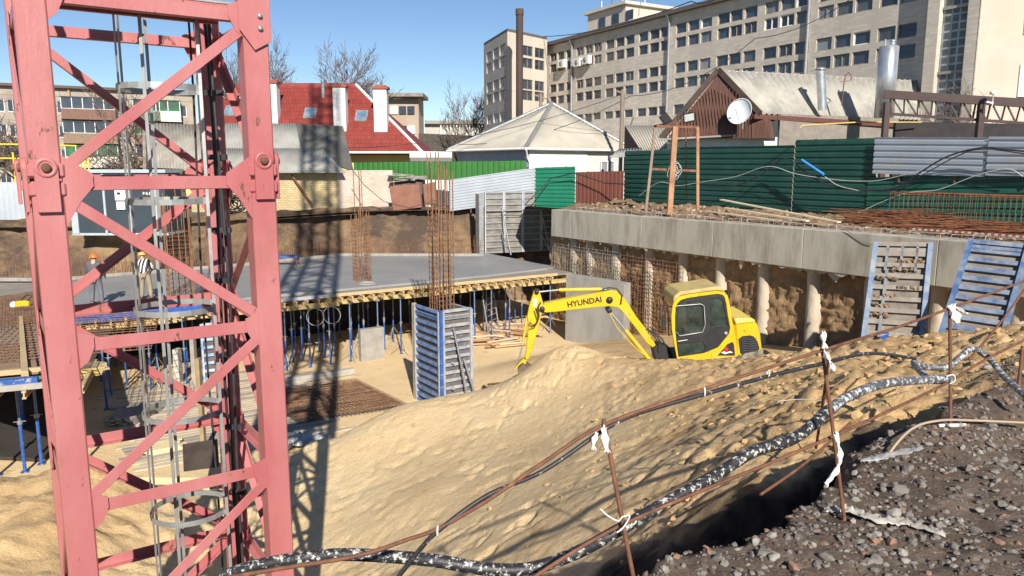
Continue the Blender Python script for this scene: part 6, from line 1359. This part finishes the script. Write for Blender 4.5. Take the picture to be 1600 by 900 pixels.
fcable([(1318,345),(1355,328),(1400,308),(1430,300),(1470,296),(1530,273),(1575,264),(1600,276)], 4.0, .013, WW, 'white wire climbing from the beam to the silver sheets')
fcable([(1290,276),(1312,290),(1345,298)], 4.9, .012, WW, 'short white wire hanging from the blue tube')
fcable([(1252,250),(1288,273)], 4.85, .055, mat('blue_tube', (.03,.22,.62),(.04,.26,.7)), 'bright blue tube hanging on the dark green fence', 'blue_tube')
fcable([(1311,348),(1330,360),(1358,378),(1372,382)], -.46, .012, mat('grey_wire',(.2,.19,.17)), 'grey wire from the planks down to the muddy leaning panel')
wire([P(820,320,40.5), P(860,279,41), P(898,270,40), P(945,286,39), P(985,288,37.5)], .03, BLACK, 'black cable looping over the emerald and brown fences', 'cable', 6, 0, 'fence_cable')
wire([P(548,262,43.5), P(570,290,43), P(600,315,43), P(640,325,43.2), P(690,310,43.4)], .02, BLACK, 'black cable sagging in front of the pale brick wall', 'cable', 6, 0, 'fence_cable')
# boards and blue profiles sticking out of the sand under the muddy panel
for k, (a, c, m_, w_, lb) in enumerate((((1352,560,17.2),(1372,528,18),mat('yellow_bar',(.6,.45,.08)),.06,'yellow batten sticking out of the sand below the panels'),((1368,563,16.8),(1384,520,17.8),BLUE,.14,'blue steel profile sticking out of the sand below the panels'),((1388,562,16.8),(1402,534,17.5),RUST,.04,'rusty thin bar sticking out of the sand below the panels'),((1400,560,16.8),(1424,540,17.3),BLUE,.06,'small blue angle bar in the sand right of the others'))):
    plank(P(*a), P(*c), w_, .05, m_, 'half_buried_bar', lb, 'bar', 'bars sticking out of the sand')
# ================================================================ foreground rods, rails, hoses
RR = mat('rod_rust', (.19,.075,.035), (.10,.045,.028), rough=.75, scale=14, c3=(.28,.13,.07), s3=10, bump=.001, bscale=60)
def curve(pts, n=8):
    P3 = [P(*p) if not isinstance(p, Vector) else p for p in pts]; out_ = []
    for i in range(len(P3)-1):
        p0, p1, p2, p3 = P3[max(i-1,0)], P3[i], P3[i+1], P3[min(i+2,len(P3)-1)]
        for j in range(n): t = j/n; out_.append(.5*((2*p1)+(p2-p0)*t+(2*p0-5*p1+4*p2-p3)*t*t+(3*p1-p0-3*p2+p3)*t**3))
    return out_+[P3[-1]]
def rod(pts, r, label, m=RR, name='rebar_post', cat='rod', group=None):
    b = MB(); b.tube(curve(pts, 6), r, 8); return tag(b.build(name, m), label, cat, group)
G_ = 'rebar posts of the edge railing'
rod([(943,655,3.02),(968,790,2.95),(1001,960,2.88)], .0095, 'rusty rebar post carrying two paper flags, nearest the trench', group=G_)
rod([(1284,538,3.5),(1304,690,3.46),(1320,818,3.42)], .0095, 'rusty rebar post with a long white rag hanging from it', group=G_)
rod([(1293,560,4.6),(1290,600,4.9),(1275,700,5.5)], .010, 'slanting rusty rod crossing behind the ragged post', group=G_)
rod([(1484,478,4.6),(1485,600,4.58),(1485,700,4.5)], .0105, 'straight rusty rebar post by the right end of the trench', group=G_)
rod([(1598,540,5.3),(1590,620,5.25)], .012, 'short rusty post at the right picture edge', group=G_)
G_ = 'rebar rails of the edge railing'
rod([(340,905,2.6),(440,888,2.6),(560,868,2.62),(640,842,2.7),(684,826,2.75),(760,783,2.8),(850,722,2.92),(943,664,3.03),(1100,608,3.2),(1286,547,3.5),(1400,512,4.05),(1484,482,4.55),(1620,432,5.2)], .0085, 'long upper rusty rail following the black cable', name='rebar_rail', cat='rail', group=G_)
rod([(800,925,2.8),(880,872,2.88),(968,822,2.97),(1100,765,3.15),(1195,727,3.3),(1305,680,3.48),(1400,637,3.95),(1484,596,4.55),(1540,562,4.9),(1640,512,5.4)], .0082, 'lower rusty rail just above the dark trench', name='rebar_rail', cat='rail', group=G_)
rod([(1514,562,5.2),(1560,508,5.6),(1610,440,6)], .009, 'steep dark thin rod at right crossing the blue panel', name='rebar_rail', cat='rail', group=G_)
rod([(1188,773,4.6),(1260,722,4.9),(1330,660,5.3)], .010, 'loose rusty rod sticking out over the trench shadow', name='loose_rod')
# taped hoses: material with wrapped flecks
def taped(name, base, fleck, sc=16, lo=.52, hi=.56, st_=(1,1,1)):
    return mat(name, base, tuple(k*1.5 for k in base), rough=.45, scale=6, c3=fleck, s3=sc, t3=(lo, hi), stretch=st_, bump=.003, bscale=40)
T1_ = taped('black_hose_white_flecks', (.018,.018,.02), (.50,.49,.45), 38, .54, .585)
T2_ = taped('thin_cable_flecks', (.02,.02,.022), (.6,.58,.52), 26, .60, .64)
T3_ = taped('silver_taped_hose', (.07,.07,.075), (.52,.54,.56), 30, .525, .565)
b = MB(); pts = curve([(330,915,3.1),(370,893,3.05),(430,878,3.05),(520,867,3.05),(600,869,3.05),(680,876,3.0),(760,889,3.0),(830,888,3.0),(900,864,3.02),(960,832,3.02),(1020,797,3.1),(1080,764,3.2),(1130,735,3.3),(1180,704,3.4),(1230,690,3.5),(1265,668,3.6),(1295,640,3.75)], 8); b.tube(pts, .028, 12)
t = tag(b.build('taped_hose', T1_), 'thick black hose with white paint flecks sagging along the railing', 'hose')
b = MB(); pts = curve([(1295,640,3.75),(1325,620,3.9),(1370,602,4.1),(1420,595,4.3),(1484,592,4.56)], 8); b.tube(pts, .026, 12); b.build('silver_end', T3_, t)
b = MB(); b.tube(curve([(622,902,2.75),(655,860,2.75),(684,830,2.75),(760,775,2.82),(850,735,2.93),(943,672,3.03),(1000,645,3.1),(1100,616,3.2),(1200,588,3.35),(1290,567,3.5),(1360,552,3.9),(1430,560,4.4)], 8), .0095, 8); tag(b.build('thin_cable', T2_), 'thin black flecked cable tied under the upper rusty rail', 'cable')
b = MB(); b.tube(curve([(1484,594,4.58),(1455,594,4.7),(1438,580,4.9),(1428,566,5.1),(1445,573,5.2),(1480,573,5.2),(1500,558,5.2),(1520,545,5.3),(1545,560,5.3),(1570,590,5.0),(1610,625,4.7)], 8), .022, 10); tag(b.build('taped_hose', T3_), 'silver-taped hose curling over the soil at right', 'hose')
b = MB(); b.tube(curve([(1376,731,4.2),(1400,694,4.25),(1430,667,4.4),(1470,657,4.5),(1520,657,4.55),(1610,661,4.6)], 8), .008, 8); tag(b.build('tan_cable', mat('tan_cable', (.40,.30,.20),(.32,.25,.18))), 'thin tan cable arching over the dark soil at right', 'cable')
# flags, rags, strings
CL = mat('white_cloth', (.72,.71,.67), (.6,.59,.55), rough=.8, scale=8)
def ribbon(pts, w_, label, name='cloth_flag', m=CL, seed=1, wob=.006):
    P3 = curve(pts, 5); rnd = random.Random(seed); b = MB(); vs = []
    for i, p in enumerate(P3):
        t_ = (P3[min(i+1,len(P3)-1)]-P3[max(i-1,0)]).normalized(); s_ = t_.cross(Vector((0,1,0))).normalized(); s_ = s_ if s_.x > 0 else -s_
        ww_ = w_*(.75+.25*math.sin(i*1.1+seed)); 
        for j in range(6): g_ = j/5-.5; vs.append(p+s_*ww_*g_+Vector((0, wob*math.sin(j*2.3+i*.9+seed)*2, 0)))
    b.add(vs, [(6*i+j, 6*i+j+1, 6*i+7+j, 6*i+6+j) for i in range(len(P3)-1) for j in range(5)], 0, True); return tag(b.build(name, m, solid=.0025), label, 'cloth')
ribbon([(943,668,2.97),(945,685,2.96),(949,708,2.96)], .035, 'white paper flag on the near rebar post, the right one of the two', seed=2)
ribbon([(933,676,2.98),(928,688,2.97),(927,703,2.97)], .024, 'small white paper flag left of the near rebar post', seed=3)
ribbon([(1286,517,3.46),(1287,530,3.46),(1288,545,3.46)], .028, 'white flag standing above the rail on the ragged post', seed=4)
ribbon([(1290,550,3.44),(1296,563,3.44),(1303,580,3.43)], .022, 'white flag hanging below the rail on the ragged post', seed=5)
ribbon([(1305,675,3.40),(1311,700,3.40),(1312,722,3.39),(1302,742,3.38),(1290,757,3.37)], .026, 'long twisted white rag hanging from the lower rail', 'cloth_rag', seed=6)
ribbon([(1486,476,4.5),(1492,490,4.48),(1497,505,4.47)], .06, 'white knotted plastic bag tied on the straight post', 'plastic_bag', seed=7)
ribbon([(1488,477,4.5),(1500,484,4.5),(1514,491,4.5)], .02, 'thin white tail of the knotted bag', 'plastic_bag', seed=8)
for k, (pts, lb) in enumerate((([(938,795,2.9),(950,806,2.9),(966,814,2.9),(972,808,2.9),(984,806,2.9),(974,824,2.9),(964,832,2.9)],'white string knot on the near post at the hose'),([(1476,598,4.5),(1480,588,4.48),(1490,586,4.48),(1492,594,4.48),(1484,600,4.48)],'white string loop holding the hose on the straight post'),([(1215,627,5.9),(1250,624,5.8),(1290,627,5.6)],'thin white string between the slanting rods'))):
    b = MB(); b.tube(curve(pts, 5), .0035, 6); tag(b.build('string', CL), lb, 'string')
for k, px in enumerate((684,943,1100,1200,1286)):
    q = P(px, {684:828,943:667,1100:611,1200:581,1286:550}[px], {684:2.75,943:3.02,1100:3.2,1200:3.35,1286:3.49}[px]); b = MB(); b.tube([q+Vector((0,.018*math.cos(a),.02*math.sin(a)-.004)) for a in [j*.6 for j in range(12)]], .004, 5); tag(b.build('wire_tie', CL), f'white tie around the upper rail and cable, {th(k)} from the left', 'tie', 'ties on the upper rail')
def gp3(px, py, dz=.01): q = hit(px, py); q.z += dz; return q
crumple('plastic_strip', [gp3(1286,806), gp3(1320,812), gp3(1370,822), gp3(1420,828), gp3(1478,850)], FILM, 'long crumpled dirty plastic strip on the dark soil at the ragged post', 'plastic film', .035, 14, 2, .085)
crumple('plastic_film', [gp3(1345,728), gp3(1385,722), gp3(1440,708)], mat('clear_film', (.36,.36,.35),(.25,.25,.245), rough=.25, scale=6), 'small greyish clear film scrap on the dark soil', 'plastic film', .02, 8, 3, .08)
b = MB(); b.tube([gp3(1466,673,.012), gp3(1508,671,.012)], .011, 8); tag(b.build('pipe_offcut', WHITE), 'short white pipe offcut lying on the dark soil', 'pipe offcut')
# ================================================================ stones
def stone(b, c, r, rnd, mi=0, flat=.7):
    bm = bmesh.new(); bmesh.ops.create_icosphere(bm, subdivisions=1, radius=1); q = Matrix.Rotation(rnd.random()*6, 3, Vector((rnd.random(),rnd.random(),rnd.random()+.1)))
    sx, sy, sz = rnd.uniform(.7,1.2), rnd.uniform(.6,1.1), rnd.uniform(.45,.8); vs = []; s0 = rnd.random()*50
    for v in bm.verts:
        p = v.co*(1+.55*noise.noise(v.co*1.6+Vector((s0,0,0)))); p = Vector((p.x*sx, p.y*sy, p.z*sz)); p = q @ p; vs.append(c+Vector((p.x,p.y,p.z*flat))*r)
    b.add(vs, [[v.index for v in f.verts] for f in bm.faces], mi); bm.free()
ST1 = mat('dark_stone', (.14,.125,.11), (.22,.2,.175), rough=.85, scale=6); ST2 = mat('pale_stone', (.32,.30,.265), (.22,.205,.18), rough=.85, scale=7); ST3 = mat('reddish_stone', (.26,.15,.10), (.2,.12,.085), rough=.85, scale=7)
rnd = random.Random(5); b = MB(); cnt_ = 0
while cnt_ < 6500:
    y = rnd.uniform(2.5, 8.5)**1; x = rnd.uniform(.2, 7.5)
    if edge_sd(x, y) < -.02 and not (x > 4.1 and y < 7.5): continue
    if x/y > .75: continue
    if rnd.random() < .45*max(0, noise.noise(Vector((x*1.4, y*1.4, 4)))*2+.3): continue
    if y > 4.6 and rnd.random() < .35: continue
    r = .003+.022*rnd.random()**3; z = plateau(x, y) if edge_sd(x,y) > .2 and x < 4.1 else gz(x, y); stone(b, Vector((x, y, z+r*.1)), r, rnd, rnd.choices((0,1,2,3),(6,.7,.5,4))[0]); cnt_ += 1
tag(b.build('gravel', [ST1, ST2, ST3, mat('soil_clod', (.13,.098,.074),(.085,.064,.05), scale=9)], origin=(0,0,0)), 'fine dark gravel scattered over the brown soil in the foreground', 'gravel', kind='stuff')
big = [(1513,497,1),(1500,672,.028),(1550,672,.03),(1415,745,.055),(1405,775,.05),(1500,760,.02),(1395,812,.045),(1360,812,.03),(1350,862,.03),(1270,858,.025),(1490,862,.035),(1560,850,.03),(1548,700,.028),(1440,760,.035),(1450,700,.03),(1290,875,.04),(1370,880,.035),(1415,880,.03),(1330,760,.022),(1325,745,.02),(1180,860,.03),(1120,880,.035),(1210,880,.03),(1240,895,.04),(1580,800,.03),(1520,735,.02),(1543,577,.06),(1470,745,.022),(1380,765,.026),(1310,845,.02),(1530,800,.025),(1590,730,.02),(1460,820,.022),(1345,835,.018),(1285,820,.02)]
rnd = random.Random(8)
for i, (px, py, r) in enumerate(big[1:]):
    b = MB(); q = hit(px, py); stone(b, q+Z3(r*.25), r, rnd, 0, .85); kind_ = rnd.choices((0,1,2),(5,4,1))[0]
    if (px, py) == (1543,577): kind_ = 1
    col_ = ('dark grey','pale grey','reddish')[kind_]
    o = b.build('stone', (ST1, ST2, ST3)[kind_], bevel=r*.12); tag(o, {0:'dark grey broken stone lying on the brown soil in the foreground',1:'pale grey broken stone lying on the brown soil in the foreground',2:'reddish broken stone lying on the brown soil in the foreground'}[kind_], 'stone', f'{col_} stones on the soil')
for i in range(120):
    while True:
        y = rnd.uniform(2.6, 6.5); x = rnd.uniform(.5, 5)
        if edge_sd(x,y) > .05 and x/y < .7: break
    r = .016+.016*rnd.random(); b = MB(); z = gz(x, y); stone(b, Vector((x,y,z+r*.2)), r, rnd, 0, .85); kind_ = rnd.choices((0,1,2),(7,3,1))[0]; col_ = ('dark grey','pale grey','reddish')[kind_]
    o = b.build('stone', (ST1, ST2, ST3)[kind_]); tag(o, {0:'dark grey broken stone lying on the brown soil in the foreground',1:'pale grey broken stone lying on the brown soil in the foreground',2:'reddish broken stone lying on the brown soil in the foreground'}[kind_], 'stone', f'{col_} stones on the soil')
# sand clods on the heap
rnd = random.Random(15); b = MB(); n_c = 0
while n_c < 1700:
    y = rnd.uniform(5.5, 16.5); x = rnd.uniform(-3, 12)
    if x/y > .74 or x/y < -.3: continue
    dens_ = smooth((x*.75-(y-7)*.12+1.0)/4)
    if rnd.random() > .06+dens_*.9*max(0, .5+noise.noise(Vector((x*.8, y*.8, 2)))*1.6): continue
    r = (.010+.055*rnd.random()**3.5)*(1 if y < 9 else 1.4)*(.5+.7*dens_); stone(b, Vector((x, y, gz(x,y)-r*.05)), r, rnd, 0, .8); n_c += 1
tag(b.build('sand_clods', mat('clod_sand', (.50,.335,.165),(.40,.26,.125), rough=.95, scale=3), origin=(0,0,0)), 'loose sand clods scattered over the heap', 'clods', kind='stuff')
# rubble and clods on the soil strip behind the beam
rnd = random.Random(19); b = MB()
for i in range(900):
    Y = rnd.uniform(15, 36); off = rnd.uniform(.55, 4.5); p = wallp(Y, off, 0); u_ = (40-Y)/33; v_ = (off-.30)/5.8; z = rim(u_, max(0,v_))[2] if v_ > 0 else TOPZ; r = .03+.12*rnd.random()**3; stone(b, Vector((p.x,p.y,z+r*.2)), r, rnd, rnd.choice((0,0,1)), .8)
tag(b.build('earth_clods', [mat('strip_clod', (.30,.20,.115),(.2,.13,.075)), mat('pale_clod',(.42,.33,.22),(.3,.24,.17))], origin=(0,0,0)), 'clods of earth and rubble on the strip behind the capping beam', 'clods', kind='stuff')
# ================================================================ people
def skin_obj(name, joints, edges, radii, m, parent, root=0, sub=2):
    me = bpy.data.meshes.new(name); bm = bmesh.new(); ly = bm.verts.layers.skin.verify(); po = parent_origin(parent)
    vs = []
    for j, r in zip(joints, radii):
        v = bm.verts.new(Vector(j)); v[ly].radius = (r, r) if not isinstance(r, tuple) else r; vs.append(v)
    vs[root][ly].use_root = True
    for a, c in edges: bm.edges.new((vs[a], vs[c]))
    bm.to_mesh(me); bm.free(); me.materials.append(m); o = bpy.data.objects.new(name, me); COL.objects.link(o); o.parent = parent
    s_ = o.modifiers.new('skin', 'SKIN'); s_.use_smooth_shade = True; k = o.modifiers.new('subsurf', 'SUBSURF'); k.levels = sub; k.render_levels = sub; return o
def person(loc, rz, label, pose, cols, lean_=0):
    t = thing('person', label, 'person', loc); t.rotation_euler = (0,0,rz)
    J = pose; names = list(J); idx = {n: i for i, n in enumerate(names)}
    E_ = [('pel','waist'),('waist','chest'),('chest','neck'),('neck','head'),('head','crown'),('pel','hipL'),('hipL','kneeL'),('kneeL','ankL'),('ankL','toeL'),('pel','hipR'),('hipR','kneeR'),('kneeR','ankR'),('ankR','toeR'),('chest','shL'),('shL','elL'),('elL','wrL'),('wrL','palmL'),('chest','shR'),('shR','elR'),('elR','wrR'),('wrR','palmR')]
    Rr = dict(pel=.12,waist=.12,chest=.13,neck=.055,head=.085,crown=.07,hipL=.085,kneeL=.055,ankL=.038,toeL=.035,hipR=.085,kneeR=.055,ankR=.038,toeR=.035,shL=.055,elL=.04,wrL=.028,palmL=.032,shR=.055,elR=.04,wrR=.028,palmR=.032)
    jo = [J[n] for n in names]; ed = [(idx[a], idx[c]) for a, c in E_]; ra = [Rr[n] for n in names]
    for s_ in 'LR':   # five fingers
        w0, p0 = Vector(J['wr'+s_]), Vector(J['palm'+s_]); d = (p0-w0).normalized(); sd__ = d.cross(Vector((0,1,0))).normalized()
        for k in range(5):
            off = sd__*(.016*(k-2)); b0 = p0+off+d*.02 if k else w0+sd__*-.03+d*.03; jo += [tuple(b0), tuple(b0+d*(.045 if k else .03)+Vector((0,-.01,0)))]; ra += [.010,.008]; ed += [(idx['palm'+s_], len(jo)-2), (len(jo)-2, len(jo)-1)]
    skin_obj('body', jo, ed, ra, mat('skin', (.55,.33,.24), (.5,.3,.22), rough=.6), t, idx['pel'])
    def sub(names_, extra, nm, m, cut=None):
        js, rs, es = [], [], []; mp = {}
        for n in names_: mp[n] = len(js); js.append(J[n]); rs.append(Rr[n]+extra)
        for a, c in E_:
            if a in mp and c in mp: es.append((mp[a], mp[c]))
        return skin_obj(nm, js, es, rs, m, t, 0)
    sub(['waist','chest','shL','elL','wrL','shR','elR','wrR','pel'], .035, 'jacket', cols[0]); sub(['pel','hipL','kneeL','ankL','hipR','kneeR','ankR'], .03, 'trousers', cols[1])
    for s_ in 'LR':
        b = MB(); a = Vector(J['ank'+s_]); q = Vector(J['toe'+s_]); b.box((a+q)/2-Vector((0,0,.02))+Vector((0,0,-.01)), (.10,(q-a).length+.14,.10), Matrix.Rotation(0,3,'Z')); o = b.build('boot', mat('boot', (.05,.04,.035)), t, origin=t.location); o.location = (0,0,0); o.data.transform(Matrix.Translation(t.location))
    h = Vector(J['head']); c = Vector(J['crown']); ax = (c-h).normalized()
    b = MB(); b.lathe([(.135,.0),(.13,.03),(.115,.07),(.08,.11),(.03,.13),(0,.133)], h+ax*.02, ax, 16); b.lathe([(.12,0),(.165,-.005),(.165,.008),(.12,.012)], h+ax*.02, ax, 16); b.bar(h+ax*.10+Vector((0,-.09,0)), h+ax*.14+Vector((0,.09,0)), .03,.02); o = b.build('helmet', cols[2], t, origin=t.location); o.location = (0,0,0); o.data.transform(Matrix.Translation(t.location))
    # face on the far side
    fw = Vector(J['face']) if 'face' in J else Vector((0,1,0))
    b = MB(); b.box(h+Vector((0,.085,-.0)), (.03,.04,.05)); 
    for s_ in (-1,1): b.lathe([(0,0),(.012,.004),(0,.012)], h+Vector((.033*s_,.078,.025)), (0,1,0), 8); b.lathe([(0,0),(.03,.0),(.02,.015),(0,.02)], h+Vector((.085*s_,0,0)), (s_,0,0), 8)
    b.box(h+Vector((0,.08,-.045)), (.05,.015,.012)); o = b.build('face', mat('skin', (.55,.33,.24)), t, origin=t.location); o.location = (0,0,0); o.data.transform(Matrix.Translation(t.location))
    return t
base = dict(pel=(0,0,.95),waist=(0,0,1.08),chest=(0,.0,1.32),neck=(0,.01,1.50),head=(0,.03,1.60),crown=(0,.03,1.68),hipL=(-.10,0,.90),kneeL=(-.14,.03,.50),ankL=(-.17,0,.09),toeL=(-.19,.14,.04),hipR=(.10,0,.90),kneeR=(.15,.03,.50),ankR=(.18,0,.09),toeR=(.20,.14,.04),shL=(-.19,0,1.42),elL=(-.27,.02,1.15),wrL=(-.22,.18,.98),palmL=(-.20,.24,.95),shR=(.19,0,1.42),elR=(.28,.02,1.15),wrR=(.24,.16,.97),palmR=(.22,.22,.93))
person(PZ(152,477,DZ+.03), -.05, 'worker seen from behind in grey workwear and an orange hard hat', base, [mat('grey_jacket', (.075,.08,.09),(.10,.105,.115), scale=4), mat('grey_trousers', (.11,.115,.14),(.15,.155,.18), scale=5), mat('orange_helmet', (.80,.17,.02), rough=.4)])
p2 = dict(base); p2.update(waist=(-.02,.03,1.06), chest=(-.12,.14,1.26), neck=(-.18,.20,1.42), head=(-.20,.25,1.51), crown=(-.21,.26,1.59), shL=(-.30,.12,1.32), elL=(-.42,.2,1.06), wrL=(-.40,.36,.88), palmL=(-.39,.42,.84), shR=(.05,.16,1.36), elR=(.12,.28,1.10), wrR=(-.02,.42,.96), palmR=(-.06,.48,.93))
stripe = bpy.data.materials.new('striped_jersey'); stripe.use_nodes = True; n = stripe.node_tree; tcn = n.nodes.new('ShaderNodeTexCoord'); wv = n.nodes.new('ShaderNodeTexWave'); wv.bands_direction = 'X'; wv.inputs['Scale'].default_value = 2.6; wv.inputs['Phase Offset'].default_value = 1.0; cr = n.nodes.new('ShaderNodeValToRGB'); cr.color_ramp.interpolation = 'CONSTANT'; cr.color_ramp.elements[0].color = (.02,.02,.025,1); cr.color_ramp.elements[1].position = .6; cr.color_ramp.elements[1].color = (.72,.70,.65,1); n.links.new(tcn.outputs['Object'], wv.inputs[0]); n.links.new(wv.outputs[0], cr.inputs[0]); n.links.new(cr.outputs[0], n.nodes['Principled BSDF'].inputs[0])
person(PZ(229,468,DZ+.03), -.1, 'stooping worker in a black and white striped jersey and tan trousers', p2, [stripe, mat('tan_trousers', (.33,.27,.19),(.26,.21,.15), scale=5), mat('tan_helmet', (.66,.42,.12), rough=.5)])

dsm = mat('painted_deck_shade', (.03,.025,.02), (.05,.04,.03), rough=.9, scale=1.5, bump=.03)  # shade under the near left deck, painted as a near-black floor patch
for nm, pl in (('deck_shade_patch', [(-80,715),(60,722),(100,705),(118,640),(110,560),(-80,560)]),):
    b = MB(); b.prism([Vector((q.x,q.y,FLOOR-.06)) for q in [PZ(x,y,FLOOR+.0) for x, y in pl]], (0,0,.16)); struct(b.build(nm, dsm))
